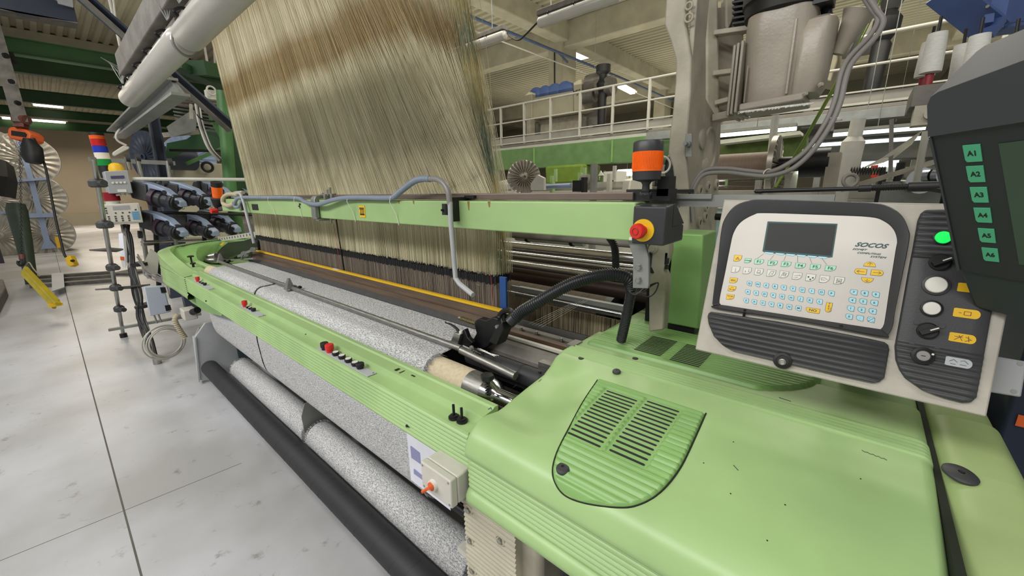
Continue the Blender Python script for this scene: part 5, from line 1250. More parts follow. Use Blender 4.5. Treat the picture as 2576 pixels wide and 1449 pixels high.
for (px_, py_, r1) in ((1765, 350, .042), (1771, 418, .036), (1785, 375, .075)):
    c = X(px_, py_, xs_-.012); O('boss', MB().lathe(c-ex*.004, (1, 0, 0), [(r1, 0), (r1, .012), (r1*.9, .014), (.0001, .014)], 28) if r1 < .07 else MB().ring(c, (1, 0, 0), r1*1.2, .008), 'casting', t)
for px_, py_ in ((1758, 480), (1779, 470), (1800, 465), (1772, 545), (1775, 520), (1757, 560)):
    c = X(px_, py_, xs_-.012); o = O('boss', MB().lathe(c-ex*.004, (1, 0, 0), [(.026, 0), (.025, .014), (.014, .015), (.012, .008)], 24), 'casting', t); O('hole', MB().cyl(c, c+ex*.0085, .0115, n=16), 'ink', o)
c = Y(1737, 363, fy-.01)
O('adjuster', MB().prism([Y(*q, fy-.004) for q in ((1725, 336), (1740, 336), (1740, 394), (1725, 394))], (0, .006, 0)).lathe(Y(1732, 363, fy-.005), (0, -1, 0), [(.012, 0), (.012, .02), (.008, .02), (.008, .045)], 8), 'zinc', t)
O('hook', MB().ring(Y(1733, 15, fy-.004), (0, 1, 0), .012, .004).ring(Y(1733, 45, fy-.004), (0, 1, 0), .014, .004), 'casting', t)
O('tie_band', MB().box(Y(1718, 481, fy-.002), (.085, .012, .014)), 'ink', t)
c = Y(1705, 512, 1.5); O('bolt', MB().lathe(c, (.3, -1, 0), [(.016, 0), (.016, .008), (.012, .008), (.012, .022)], 6), 'steel', t)
for px_, py_ in ((1800, 545),): c = X(px_, py_, xs_+.02); O('bolt', MB().cyl(c, c+ex*.03, .018, n=6), 'blackmet', t)
# lower frame post below the e-stop
t = T('frame_post', 'pale grey cast post with hole under the emergency stop', 'frame post', Y(1655, 800, 1.35))
O('post', MB().prism([Y(*q, 1.35) for q in ((1635, 585), (1684, 575), (1682, 640), (1668, 680), (1677, 700), (1668, 830), (1632, 835), (1632, 710), (1640, 640))], (0, .05, 0)), 'casting', t, bevel=.005)
O('hole', MB().cyl(Y(1641, 680, 1.349), Y(1641, 680, 1.351), .011, n=20), 'ink', t); O('slot_bolt', MB().lathe(Y(1645, 625, 1.35), (0, -1, 0), [(.016, 0), (.015, .01), (.009, .01), (.009, .018)], 16), 'casting', t)
O('slots', MB().box(Y(1678, 650, 1.36), (.008, .02, .04)).box(Y(1678, 672, 1.36), (.008, .02, .012)), 'ink', t)
O('cast_arm', MB().prism([Y(*q, 1.45) for q in ((1660, 525), (1700, 500), (1700, 530), (1665, 600))], (0, .03, 0)), 'casting', t)
O('foot', MB().box((Y(1650, 800, 1.37).x-.01, 1.40, .56), (.09, .06, 1.12)), 'casting', t)
# green guard box
gx0, gx1 = Y(1694, 586, 1.5).x, Y(1769, 590, 1.5).x; zt = Y(1720, 584, 1.5).z
t = T('green_guard_box', 'green sheet metal guard box standing left of the console', 'guard', ((gx0+gx1)/2-.01, 1.6, 1.16))
O('box', MB().prism([Y(1695, 586, 1.5), Y(1769, 590, 1.5), Y(1757, 829, 1.5), Y(1671, 812, 1.5)], (0, .17, 0)), 'green_dark', t, bevel=.006)
O('foot', MB().box((gx0+.05, 1.58, 1.165), (.10, .12, .03)), 'black', t)
# black hoses
hz = [(1296, 800, 1.38), (1310, 786, 1.37), (1350, 762, 1.34), (1420, 722, 1.32), (1480, 700, 1.30), (1540, 690, 1.29), (1578, 700, 1.29), (1590, 725, 1.31)]
P_ = [D(*q) for q in hz]
t = T('black_corrugated_hose', 'thick black corrugated hose arching from the cloth edge to the frame post', 'hose', P_[3])
O('hose', MB().hose(P_, .020, .0075, .16, 18), 'hoseblack', t)
O('cuff', MB().tube([D(1282, 812, 1.39), D(1296, 798, 1.385), D(1316, 783, 1.37)], .021, 16), 'hoseblack', t)
P_ = [D(1590, 722, 1.315), D(1585, 750, 1.33), D(1575, 800, 1.36), D(1562, 858, 1.40)]
ONE('black_corrugated_hose', 'black corrugated hose running straight down beside the frame post', 'hose', MB().hose(P_, .0165, .006, .10, 16), 'hoseblack')
P_ = [D(1532, 596, 1.38), D(1545, 618, 1.375), D(1549, 655, 1.37), D(1548, 705, 1.36)]
ONE('black_corrugated_hose', 'thin black corrugated hose hanging straight below the green beam', 'hose', MB().hose(P_, .0125, .006, .12, 14), 'hoseblack')
ONE('looped_cord', 'thin black cord looped around the hose and frame post', 'cord', MB().tube([D(1590, 738, 1.28), D(1615, 735, 1.26), D(1640, 718, 1.26), D(1656, 712, 1.27), D(1648, 735, 1.26), D(1630, 747, 1.26), D(1606, 740, 1.26)], .0022, 6, smooth=8).tube([D(1582, 734, 1.28), D(1600, 741, 1.27), D(1625, 722, 1.26), D(1650, 712, 1.26)], .003, 6, smooth=8), 'black')
# motor
md = 1.62; mc = D(1958, 150, md)
zt_, zb_ = mc.z+.34, D(1958, 262, md).z
t = T('drive_motor', 'large grey gearbox motor hanging from the cast frame at the top', 'motor', mc)
def ms_(z_, a, b, e=0): return (V((mc.x, mc.y, z_)), ex, ey, a, b)
Hh = zt_-zb_
secs = [ms_(zb_, .098, .10), ms_(zb_+.012, .105, .105), ms_(zb_+.06, .106, .106), ms_(zb_+.14, .112, .11), ms_(zb_+.22, .118, .115), ms_(zb_+.28, .12, .12), ms_(zb_+.33, .118, .118)]
O('gear_housing', MB().loft(secs, 48, 3.2), 'motor', t)
O('black_collar', MB().lathe((mc.x, mc.y, zb_+.325), ez, [(.118, 0), (.138, .008), (.142, .05), (.15, .055), (.15, .10), (.13, .11), (.13, .25)], 40), 'black', t)
sx = mc.x-.100
O('bottom_cover', MB().prism([V((sx, mc.y-.115, zb_-.02)), V((mc.x+.118, mc.y-.115, zb_-.008)), V((mc.x+.118, mc.y+.13, zb_-.008)), V((sx, mc.y+.13, zb_-.02))], (0, 0, .028)), 'motor', t, bevel=.006)
for k, dx in enumerate((0, .016, .03)): O('flange_plate', MB().box((sx-.012-dx, mc.y, zb_+.11-.004*k), (.011, .24-.01*k, .27)), 'motor', t, bevel=.004)
lob = [(V((mc.x+.105, mc.y-.01, zb_+.02)), ex, ey, .05, .09), (V((mc.x+.115, mc.y-.01, zb_+.05)), ex, ey, .055, .10), (V((mc.x+.12, mc.y-.01, zb_+.22)), ex, ey, .06, .105), (V((mc.x+.13, mc.y-.01, zb_+.27)), ex, ey, .05, .09), (V((mc.x+.13, mc.y-.01, zb_+.285)), ex, ey, .03, .06)]
O('side_cover', MB().loft(lob, 32, 3.5), 'motor', t)
O('housing_rib', MB().box((mc.x+.060, mc.y-.112, zb_+.15), (.010, .012, .26)).box((mc.x-.085, mc.y-.108, zb_+.08), (.006, .008, .14)), 'motor', t, bevel=.003)
for q in ((2023, 238), (2066, 160), (2062, 215)): c = D(*q, md-.14); O('bolt', MB().lathe(c, -CF, [(.009, 0), (.009, .008), (.007, .012)], 6), 'casting', t)
O('funnel', MB().lathe((mc.x+.19, mc.y+.02, zb_+.16), V((.35, 0, 1)), [(.02, 0), (.04, .10), (.055, .14), (.05, .142)], 24), 'motor', t)
O('terminal_box', MB().box((mc.x+.13, mc.y-.04, zb_+.38), (.06, .10, .12)).cyl((mc.x+.13, mc.y, zb_+.36), (mc.x+.14, mc.y, zb_+.30), .018), 'blackmet', t)
O('fan_cover', MB().lathe((mc.x+.19, mc.y, zb_+.42), (.1, .1, 1), [(.03, 0), (.10, .004), (.10, .012), (.03, .014)], 28), 'blackmet', t)
lt = MB()
for k in range(60):
    f = k/59; x_ = sx+.24*f; lt.tube([(x_, mc.y-.11, zb_-.02), (x_+.006*(rnd.random()-.5), mc.y-.115, zb_-.025-.006*rnd.random()), (x_+.012, mc.y-.11, zb_-.022)], .0018, 4)
O('lint', lt, 'white', t, kind='stuff')
# finned motor and brackets left of the gearbox
t = T('motor_bracket', 'cream cast bracket bar joining the motor to the side frame', 'bracket', D(1810, 250, 1.78))
O('vertical_bar', MB().prism([D(*q, 1.80) for q in ((1777, -30), (1808, -30), (1810, 246), (1814, 300), (1784, 302), (1776, 250))], CF*.06), 'casting', t, bevel=.01)
O('arm', MB().bar(D(1800, 85, 1.8), D(1892, 72, 1.7), .05, .02).bar(D(1800, 186, 1.8), D(1860, 178, 1.72), .05, .02).bar(D(1805, 260, 1.8), D(1860, 245, 1.72), .05, .02).bar(D(1800, 298, 1.78), D(1862, 284, 1.70), .07, .03), 'casting', t, bevel=.003)
O('back_web', MB().prism([D(*q, 1.86) for q in ((1806, 20), (1870, 10), (1870, 290), (1812, 300))], CF*.012), 'motor', t)
fm = MB()
for k in range(7): fm.bar(D(1852, 68-13*k, 1.80), D(1890, 62-13*k, 1.76), .12, .008)
O('cooling_fins', fm.cyl(D(1872, 76, 1.84), D(1872, -40, 1.84), .035), 'black', t)
O('casting_nose', MB().prism([D(*q, 1.84) for q in ((1826, -20), (1856, -20), (1850, 40), (1832, 76), (1826, 60))], CF*.05), 'casting', t, bevel=.008)
# cables
cpz = [(1745, 560, 1.62), (1741, 505, 1.60), (1745, 476, 1.58), (1770, 440, 1.56), (1824, 434, 1.53), (1880, 440, 1.50), (1932, 443, 1.46), (1990, 426, 1.42), (2043, 381, 1.39), (2089, 315, 1.37), (2114, 257, 1.36), (2139, 166, 1.36), (2201, 95, 1.36), (2222, 54, 1.36), (2205, 25, 1.37), (2176, -20, 1.38)]
ONE('grey_cable', 'lower grey cable of the pair looping from the casting up past the motor', 'cable', MB().tube([D(*q) for q in cpz], .0085, 12, smooth=10), 'cablegrey')
cpz2 = [(x+(-4 if i < 3 else (0 if i < 7 else -14)), y-(10 if 2 < i < 8 else 4), d+.015) for i, (x, y, d) in enumerate(cpz)]
ONE('grey_cable', 'upper grey cable of the pair looping from the casting up past the motor', 'cable', MB().tube([D(*q) for q in cpz2], .0085, 12, smooth=10), 'cablegrey')
ONE('cable_tie', 'pale tie holding the grey cable pair near the wound beam flange', 'tie', MB().ring(D(1932, 438, 1.47), D(1935, 438, 1.46)-D(1930, 438, 1.47), .018, .0018), 'white')
ONE('cable_tie', 'pale tie holding the grey cable pair under the motor', 'tie', MB().ring(D(2102, 300, 1.375), D(2106, 290, 1.37)-D(2100, 305, 1.375), .018, .0018), 'white')
ONE('olive_cord', 'long olive green cord slanting from the top past the motor', 'cord', MB().tube([D(2214, -10, 1.9), D(2126, 166, 1.9), D(2010, 373, 1.9), D(1950, 472, 1.9)], .0055, 8, smooth=4).tube([D(2222, -10, 1.91), D(2132, 166, 1.93), D(2008, 385, 1.91)], .003, 6, smooth=4), 'strap')
ONE('tall_grey_cable', 'thin greenish cable running up beside the grey cable pair', 'cable', MB().tube([D(2093, 330, 1.6), D(2108, 210, 1.6), D(2150, 110, 1.6), D(2190, 30, 1.6), D(2215, -20, 1.6)], .006, 8, smooth=6), 'cablegrey')
# ================================================================ loom interior right of the harness
t = T('chrome_rollers', 'row of polished rollers behind the green beam right of the harness', 'rollers', (-1.5, 1.85, 1.2))
for py_, y_, r_, m_ in ((607, 1.55, .016, 'galv'), (641, 1.9, .030, 'chrome'), (668, 1.95, .030, 'chrome'), (693, 1.8, .020, 'chrome'), (722, 1.85, .040, 'reeddark')):
    z_ = Y(1500, py_, y_).z; O('roller', MB().cyl((-4.2, y_, z_), (-.62, y_, z_), r_, n=28), m_, t)
z_ = Y(1450, 768, 1.5).z
O('thin_rod', MB().cyl((-4.1, 1.5, z_), (-.70, 1.5, z_), .006, n=12), 'chrome', t)
z_ = Y(1530, 776, 1.55).z
O('slide_block', MB().box((-1.0, 1.55, z_), (.62, .05, .045)).box((-1.0, 1.50, z_+.03), (.62, .012, .02)), 'zinc', t)
O('end_bracket', MB().box((-.62, 1.85, 1.0), (.04, .5, .95)), 'blackmet', t)
t = T('lamp_strip', 'grey unlit lamp strip with two clips behind the harness edge', 'lamp', Y(1380, 590, 1.6))
a, b = Y(1300, 591, 1.6), Y(1470, 615, 1.6)
O('tube', MB().cyl((a.x, 1.6, (a.z+b.z)/2), (b.x, 1.6, (a.z+b.z)/2), .02), 'railgrey', t)
for px_ in (1323, 1435): c = Y(px_, 604, 1.58); O('clip', MB().cyl((c.x-.008, 1.6, (a.z+b.z)/2), (c.x+.008, 1.6, (a.z+b.z)/2), .024), 'blackmet', t)
t = T('warp_beam', 'big warp beam with dark spoked flange inside the loom behind the harness', 'yarn beam', (-2.5, 2.0, .9))
O('wound_yarn', MB().cyl((-4.2, 2.0, .86), (-1.0, 2.0, .86), .25, n=48), mat('warp_yarn_brown', '6a5f4c', .8, var=.5, scale=40, stretch=(4, .2, .2)), t)
o = O('flange', MB().lathe((-.985, 2.0, .86), (1, 0, 0), [(.06, 0), (.25, .0), (.27, .0), (.27, .04), (.25, .04), (.245, .01), (.06, .01)], 56), 'blackmet', t)
for k in range(8):
    a_ = R(22+45*k); c = V((-.96, 2.0, .86)); e = V((0, math.cos(a_), math.sin(a_))); O('spoke', MB().bar(c+e*.05, c+e*.255, .03, .02), 'blackmet', o)
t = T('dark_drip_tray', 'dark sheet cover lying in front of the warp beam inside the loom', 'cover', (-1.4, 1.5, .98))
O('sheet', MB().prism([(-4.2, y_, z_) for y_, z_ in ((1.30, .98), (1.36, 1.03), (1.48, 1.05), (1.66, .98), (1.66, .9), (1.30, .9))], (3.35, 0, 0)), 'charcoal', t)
O('cord_row', MB().box((-1.05, 1.70, 1.0), (.5, .01, .16)), mat('warp_strands', 'b3a584', .8, c2='3a342a', scale=60, stretch=(3, 1, .05)), t)
for k in range(5):
    ONE('weft_thread', 'thin pale weft thread stretched from the hose foot across the dark cover', 'thread', MB().tube([D(1330+8*k, 815+2*k, 1.42), D(1440+10*k, 762-2*k, 1.5)], .0004, 4), 'white', group='weft threads inside the loom')
ONE('dark_interior_filler', 'black filler sheet added to darken the loom interior behind the warp beam', 'panel', MB().box((-2.4, 2.4, .55), (3.6, .05, 1.1)), 'blackmet')  # black sheet added to hide the bright floor, imitates a dark interior
# rapier guide rails
t = T('rapier_guide', 'steel and orange brown guide rail running from the cloth edge to the hood', 'rail', (-.85, 1.15, 1.1))
O('steel_channel', MB().prism([(-1.10, y_, z_) for y_, z_ in ((1.055, 1.07), (1.055, 1.085), (1.08, 1.115), (1.105, 1.118), (1.105, 1.07))], (.46, 0, 0)), 'galv', t)
O('white_strip', MB().box((-.90, 1.135, 1.118), (.55, .016, .010)), 'offwhite', t)
O('brown_strip', MB().box((-.86, 1.175, 1.122), (.60, .028, .016)), 'woodrail', t)
O('back_strip', MB().box((-.85, 1.225, 1.124), (.62, .03, .012)), 'galv', t)
for x_ in (-1.0, -.92, -.80, -.72): O('screw', MB().cyl((x_, 1.20, 1.128), (x_, 1.20, 1.142), .006, n=8), 'steel', t)
O('clamp_block', MB().box((-.72, 1.165, 1.135), (.03, .06, .04)).box((-.73, 1.06, 1.085), (.12, .04, .04)), 'steelbrush', t)
O('base', MB().box((-.88, 1.15, 1.02), (.54, .22, .09)), 'blackmet', t)
# temple roller, black segments
t = T('temple_roller', 'black segmented rubber roller between the cloth and the hood', 'roller', (-.85, 1.0, 1.06))
pr = []
for k in range(6): pr += [(.031, .0905*k), (.034, .0905*k+.004), (.034, .0905*k+.084), (.031, .0905*k+.088)]
O('rubber_segments', MB().lathe((-1.09, .992, 1.066), (1, 0, 0), pr, 36), 'rollblack', t)
O('lint', (lambda mb: [mb.cyl((-1.06+.12*rnd.random(), .985+.02*rnd.random(), 1.099), (-1.06+.12*rnd.random(), .99, 1.101), .0012, n=4) for _ in range(14)] and mb)(MB()), 'white', t, kind='stuff')
# temple mechanism, black cast
my = 1.015
t = T('temple_holder', 'black cast temple mechanism with brass spring at the near cloth edge', 'machine part', Y(1230, 850, my))
O('cast_plate', MB().prism([Y(*q, my) for q in ((1193, 820), (1196, 806), (1206, 801), (1222, 806), (1240, 798), (1252, 802), (1254, 818), (1240, 850), (1228, 872), (1205, 884), (1182, 876), (1192, 850), (1198, 838))], (0, .03, 0)), 'blackmet', t, bevel=.004)
O('second_plate', MB().prism([Y(*q, my-.05) for q in ((1228, 860), (1245, 830), (1262, 810), (1266, 830), (1250, 870))], (0, .05, 0)), 'blackmet', t, bevel=.004)
O('hooked_arm', MB().tube([Y(1262, 822, my), Y(1256, 800, my+.02), Y(1266, 784, my+.03), (Y(1284, 782, my+.04)), Y(1290, 800, my+.04), Y(1282, 822, my+.02)], .011, 8, smooth=5), 'blackmet', t)
O('chain_nuts', MB().lathe(Y(1253, 821, my-.02), (0, -1, 0), [(.007, 0), (.007, .01)], 6).lathe(Y(1268, 818, my-.02), (0, -1, 0), [(.007, 0), (.007, .01)], 6), 'zinc', t)
a, b = Y(1158, 800, my+.01), Y(1196, 813, my+.01); d = (b-a)
u_, w2 = MB().frame(d)
O('brass_spring', MB().tube([a+d*(k/90)+(u_*math.cos(k*.7)+w2*math.sin(k*.7))*.0085 for k in range(91)], .0017, 5), 'bluespring', t)
O('spring_core', MB().cyl(a-d*.1, b, .005), 'zinc', t)
O('lever', MB().tube([Y(1122, 812, my-.03), Y(1134, 816, my-.03), Y(1148, 826, my-.03), Y(1156, 838, my-.03)], lambda f: .003+.004*f, 8, smooth=6).lathe(Y(1121, 811, my-.03), (0, 1, 0), [(.0001, -.004), (.0055, 0), (.0001, .004)], 12), 'black', t)
O('silver_block', MB().prism([Y(*q, my-.06) for q in ((1142, 837), (1158, 841), (1147, 880), (1128, 872))], (0, .02, 0)), 'steel', t, bevel=.002)
O('block_arm', MB().prism([Y(*q, my-.045) for q in ((1150, 842), (1168, 828), (1176, 850), (1188, 862), (1172, 882), (1146, 884))], (0, .02, 0)), 'blackmet', t, bevel=.002)
O('white_nut', MB().lathe(Y(1159, 833, my-.05), (0, 0, -1), [(.007, 0), (.007, .012)], 6), 'white', t)
O('pivot_bolt', MB().lathe(Y(1188, 875, my-.06), (0, -1, 0), [(.010, 0), (.010, .006), (.007, .006), (.007, .010)], 16).cyl(Y(1165, 870, my-.05), Y(1212, 892, my-.05), .004), 'zinc', t)
rw = MB()
for k in range(10): rw.tube([Y(1160+6*k, 890-2*(k % 3), my-.09), Y(1172+5*k, 884+3*(k % 2), my-.07), Y(1185+5*k, 892, my-.09)], .002, 4)
O('tangled_threads', rw, 'blackmet', t, kind='stuff')
# ================================================================ left end of the loom
path = cat([V((-4.215, .66, 0)), V((-4.7, .66, 0)), V((-5.1, .655, 0)), V((-5.38, .675, 0)), V((-5.72, .80, 0)), V((-5.98, 1.05, 0)), V((-6.08, 1.35, 0)), V((-5.95, 1.68, 0)), V((-5.5, 1.85, 0)), V((-4.6, 1.88, 0))], 8)
def sweep(prof, path, f=None):
    rows = []
    for i, p in enumerate(path):
        t_ = (path[min(i+1, len(path)-1)]-path[max(i-1, 0)]).normalized(); nrm = V((t_.y, -t_.x, 0)); 
        if nrm.dot(V((-4.9, 1.3, 0))-p) > 0: nrm = -nrm
        s_ = i/(len(path)-1); rows.append([p+nrm*o+ez*(z_ if not f else f(o, z_, s_)) for o, z_ in prof])
    return rows
pr = [(-.05, .83), (0, .83), (.012, .842), (.010, .865), (0, .88)]
for k in range(8):
    for j in range(6): pr.append((.006*abs(math.sin(math.pi*j/6)), .885+.0165*(k+j/6)))
pr += [(0, 1.018), (.002, 1.03), (-.02, 1.034), (-.06, 1.036), (-.10, 1.045), (-.105, 1.0)]
def lf(o, z_, s_):
    k = sst(.0, .35, s_)
    return z_ if z_ < 1.0 else z_+k*(.11 if o > -.015 else .115)*sst(1.0, 1.03, z_)
t = T('left_hood', 'rounded light green ribbed hood at the far left end of the loom', 'hood', (-5.2, 1.2, .83))
O('ribbed_wall', MB().grid(sweep(pr, path, lf)), 'green', t, sharp=50)
pr2 = [(-.04, 1.032), (-.08, 1.034), (-.22, 1.03), (-.30, 1.02), (-.31, 1.0), (-.315, .93)]
def lf2(o, z_, s_): return z_+sst(.0, .35, s_)*.115*(1 if z_ > .99 else 0)
O('rim', MB().grid(sweep(pr2, path[14:], lf2)), 'green_dark', t, sharp=50)
fl = [p for p in path]; O('deck', MB().prism([p+ez*.93 for p in fl]+[V((-4.2, 1.88, .93))], (0, 0, .01)), 'green', t)
O('front_ridge', MB().box((-4.62, .80, 1.03), (.7, .10, .04)).box((-4.75, .90, 1.0), (.5, .05, .12)), 'green', t, bevel=.012)
sv = MB()
for i in range(30, 58):
    p = path[i]; t_ = (path[i+1]-path[i-1]).normalized(); nrm = V((t_.y, -t_.x, 0))
    if nrm.dot(V((-4.9, 1.3, 0))-p) < 0: nrm = -nrm
    for o_ in (.11, .15): sv.bar(p+nrm*o_+ez*1.150, p+nrm*(o_+.025)+ez*1.150, .012, .003)
O('rim_slots', sv, 'ink', t)
O('black_trim', MB().tube([p+ez*.99+V((-.012, 0, 0)) for p in path[26:40]], .012, 6), 'black', t)
O('lower_skirt', MB().prism([(-5.3, .70, .85), (-4.9, .70, .80), (-4.4, .70, .765), (-3.9, .70, .775), (-3.45, .70, .83), (-3.4, .70, .87), (-5.3, .70, .87)], (0, .02, 0)), 'green_dark', t)
c = V((-4.98, .86, 1.04))
ONE('black_tee_knob', 'black T shaped knob bolt at the left end of the breast beam', 'knob', MB().cyl(c-ez*.04, c+ez*.06, .008, n=10).lathe(c+ez*.06, (0, 0, 1), [(.028, 0), (.030, .008), (.02, .014)], 14), 'black')
ONE('black_tee_knob', 'small black knob on the green ridge below the T shaped knob', 'knob', MB().cyl((-4.6, .80, 1.05), (-4.6, .80, 1.085), .010, n=10).cyl((-4.6, .80, 1.08), (-4.6, .80, 1.09), .022, n=14), 'black')
# left rapier drive: black casting with perforated strip
q = lambda x, y, d=1.18: Y(x, y, d)
t = T('left_temple_drive', 'black cast drive with yellow label and spring coils at the far left cloth edge', 'machine part', q(600, 640))
O('casting', MB().prism([q(*p) for p in ((535, 652), (540, 640), (556, 622), (572, 610), (610, 606), (628, 600), (645, 605), (650, 640), (625, 648), (600, 640), (575, 650), (560, 662), (545, 662))], (0, .10, 0)), 'blackmet', t, bevel=.01)
O('yellow_label', MB().prism([q(*p, 1.176) for p in ((552, 616), (560, 609), (566, 609), (559, 618))], (0, .002, 0)), 'yellow', t)
O('coils', MB().hose([q(516, 645, 1.14), q(530, 645, 1.15), q(545, 642, 1.16)], .028, .02, .3).hose([q(518, 655, 1.10), q(532, 655, 1.12), q(545, 655, 1.13)], .028, .02, .3), 'steel', t)
O('linkage', MB().bar(q(600, 645, 1.12), q(645, 625, 1.12), .02, .02).bar(q(570, 655, 1.1), q(640, 650, 1.1), .02, .015).cyl(q(615, 640, 1.10), q(615, 640, 1.13), .03).cyl(q(636, 628, 1.10), q(636, 628, 1.13), .022).bar(q(606, 652, 1.08), q(612, 640, 1.08), .008, .008), 'zinc', t)
O('black_guard', MB().prism([q(*p, 1.24) for p in ((585, 640), (600, 622), (640, 615), (652, 640), (650, 655), (590, 655))], (0, .06, 0)), 'black', t, bevel=.006)
t = T('perforated_strip', 'pale perforated metal strip behind the left black drive', 'strip', q(600, 600, 1.35))
a, b = q(550, 608, 1.35), q(652, 594, 1.35); O('strip', MB().prism([a, b, b+ez*.05, a+ez*.05], (0, .004, 0)), 'offwhite', t)
O('hole', (lambda mb: [mb.cyl(a+(b-a)*(.05+.07*k)+ez*.028-ey*.001, a+(b-a)*(.05+.07*k)+ez*.028+ey*.001, .013, n=10) for k in range(14)] and mb)(MB()), 'ink', t)
# grey end plate and drive under the left end
t = T('end_plate', 'pale grey painted end plate of the loom at the left floor roller', 'plate', (-4.4, .8, 0))
O('plate', MB().prism([(-4.42, y_, z_) for y_, z_ in ((.63, .04), (.66, .44), (.76, .56), (1.05, .56), (1.05, 0), (.80, 0), (.72, .0))], (.025, 0, 0)), 'greyplate', t, bevel=.003)
O('front_edge', MB().prism([(-4.46, .63, .03), (-4.38, .62, .03), (-4.38, .66, .45), (-4.46, .66, .45)], (0, .012, 0)), 'greyplate', t)
O('dark_inner_plate', MB().prism([(-4.36, .95, .1), (-4.36, .95, .53), (-4.36, 1.3, .53), (-4.36, 1.3, .1)], (.02, 0, 0)), mat('teal_grey_steel', '45565c', .5, .3), t)
t = T('left_drive_unit', 'dark drive motor with beige ribbed hose under the left hood', 'machine', X(480, 830, -5.0))
O('body', MB().cyl((-5.0, 1.15, .05), (-5.0, 1.15, .50), .2, n=28).box((-5.0, 1.3, .66), (.9, .6, .22)), 'blackmet', t)
O('ring', MB().cyl((-5.0, 1.15, .47), (-5.0, 1.15, .56), .23, n=28), 'black', t)
O('beige_hose', MB().hose([X(448, 790, -4.8), X(440, 805, -4.8), X(452, 830, -4.8), X(466, 850, -4.8)], .022, .02, .2), 'beigedust', t)
O('junction_box', MB().box(X(475, 788, -4.7), (.16, .10, .10)), 'offwhite', t, bevel=.008); O('plug', MB().cyl(X(485, 785, -4.62), X(497, 780, -4.55), .03), 'black', t)
O('stay', MB().bar(X(490, 855, -4.7), X(505, 825, -4.7), .03, .03), 'casting', t)
# stand with clamps, signal tower, two boxes
pt, pb = Y(235, 398, .34), V((-6.70, .34, 0))
t = T('feeder_stand', 'chromed tube stand with black clamps in front of the yarn feeders', 'stand', pb)
O('pole', MB().cyl(pb+V((0, 0, .04)), pt, .018, n=14), 'steel', t)
O('caster', MB().cyl(pb, pb+ez*.05, .035, n=12), 'black', t)
def onp(py_): 
    best = None
    for k in range(200):
        p = pb+(pt-pb)*(k/199); d = p-CO; yy_ = 724.5-FPX*d.dot(CU)/d.dot(CF)
        if best is None or abs(yy_-py_) < best[0]: best = (abs(yy_-py_), p)
    return best[1]
for py_, w_k in ((462, .075), (565, .075), (672, .06), (724, .06), (777, .06)):
    p = onp(py_); O('clamp', MB().lathe(p-ez*.035, ez, [(w_k*.6, 0), (w_k*.8, .01), (w_k*.8, .05), (w_k*.5, .07)], 16).cyl(p, p+V((.12, .03, 0)), .025, n=10), 'charcoal', t)
for py_, x0, x1 in ((630, -.13, .10), (727, -.15, .28)):
    p = onp(py_); O('foot_blade', MB().prism([p+V((-.1, x0, 0)), p+V((.03, .02, .01)), p+V((.02, x1, -.01)), p+V((-.03, x1*.5, -.03))], (0, 0, .015)), 'galv', t)
p = onp(820); O('floor_rail', MB().bar(p+V((0, -.12, -.02)), p+V((.1, .75, -.02)), .05, .03), 'zinc', t)
O('cross_bar', MB().bar(X(222, 401, -7.0), X(440, 411, -7.0), .05, .05), 'zinc', t)
for (a, b) in (((318, 395), (326, 428)), ((345, 398), (358, 452)), ((421, 405), (428, 450)), ((349, 520), (376, 700)), ((420, 550), (424, 590)), ((440, 600), (448, 640))):
    O('upright', MB().cyl(X(*a, -6.4), X(*b, -6.4), .022, n=12), 'steel', t)
for qx in ((320, 398), (346, 396), (427, 408), (372, 460), (415, 460), (352, 590), (430, 625)): O('cross_clamp', MB().cyl(X(qx[0]-5, qx[1], -6.4), X(qx[0]+6, qx[1], -6.4), .045, n=12), 'charcoal', t)
ONE('long_tube', 'long pale tube running level from the display box to the harness', 'tube', MB().cyl(X(336, 450, -6.2), Y(622, 452, 1.62), .02, n=12), 'railgrey')
ONE('lower_tube', 'thin dark tube behind the lower yarn feeders', 'tube', MB().cyl(X(358, 609, -6.0), Y(560, 602, 1.9), .018, n=12).cyl(X(358, 616, -6.0), Y(500, 605, 1.9), .014, n=12), 'steel')
# signal tower
a, b = X(266, 424, -6.4), X(241, 336, -6.4); d = b-a; L = d.length; dn = d.normalized()
t = T('signal_tower', 'signal tower with orange, red, blue, white and green lenses above the display box', 'lamp', a)
O('base', MB().cyl(a-dn*.10, a+dn*.03, .06, n=20), 'black', t)
for k, (m_, lb) in enumerate((('green_lens', '0f8a3c'), ('white_lens', 'e6ddcc'), ('blue_lens', '2038b0'), ('red_lens', 'c01c1c'), ('orange_lens', 'e8601c'))):
    O(m_, MB().cyl(a+dn*(.03+.155*k*L/.82), a+dn*(.03+.155*(k+.97)*L/.82), .062, n=24), mat(m_, lb, .2, var=.1), t)
O('cap', MB().cyl(b-dn*.02, b+dn*.01, .064, n=20), 'black', t)
c = X(291, 420, -6.3)
t = T('yellow_dome_lamp', 'yellow dome lamp on top of the grey display box', 'lamp', c)
O('dome', MB().lathe(c-ez*.05, ez, [(.065, 0), (.065, .03), (.055, .07), (.03, .09), (.0001, .095)], 24), 'yellow', t)
c = X(281, 498, -6.3)
t = T('red_dome_lamp', 'dark red beacon under the grey display box', 'lamp', c)
O('lens', MB().cyl(c-ez*.03, c+ez*.06, .07, n=20), mat('dark_red_lens', '8a1524', .2), t); O('base', MB().cyl(c-ez*.07, c-ez*.03, .06, n=20), 'offwhite', t)
def fbox(ps, x_, dep, label, name, m, lid=None):
    P = [X(*p_, x_) for p_ in ps]; n = (P[1]-P[0]).cross(P[3]-P[0]).normalized()
    t = T(name, label, 'control box', sum(P, V())/4)
    O('enclosure', MB().prism(P, V((-dep, 0, 0))), m, t, bevel=.008)
    return t, P
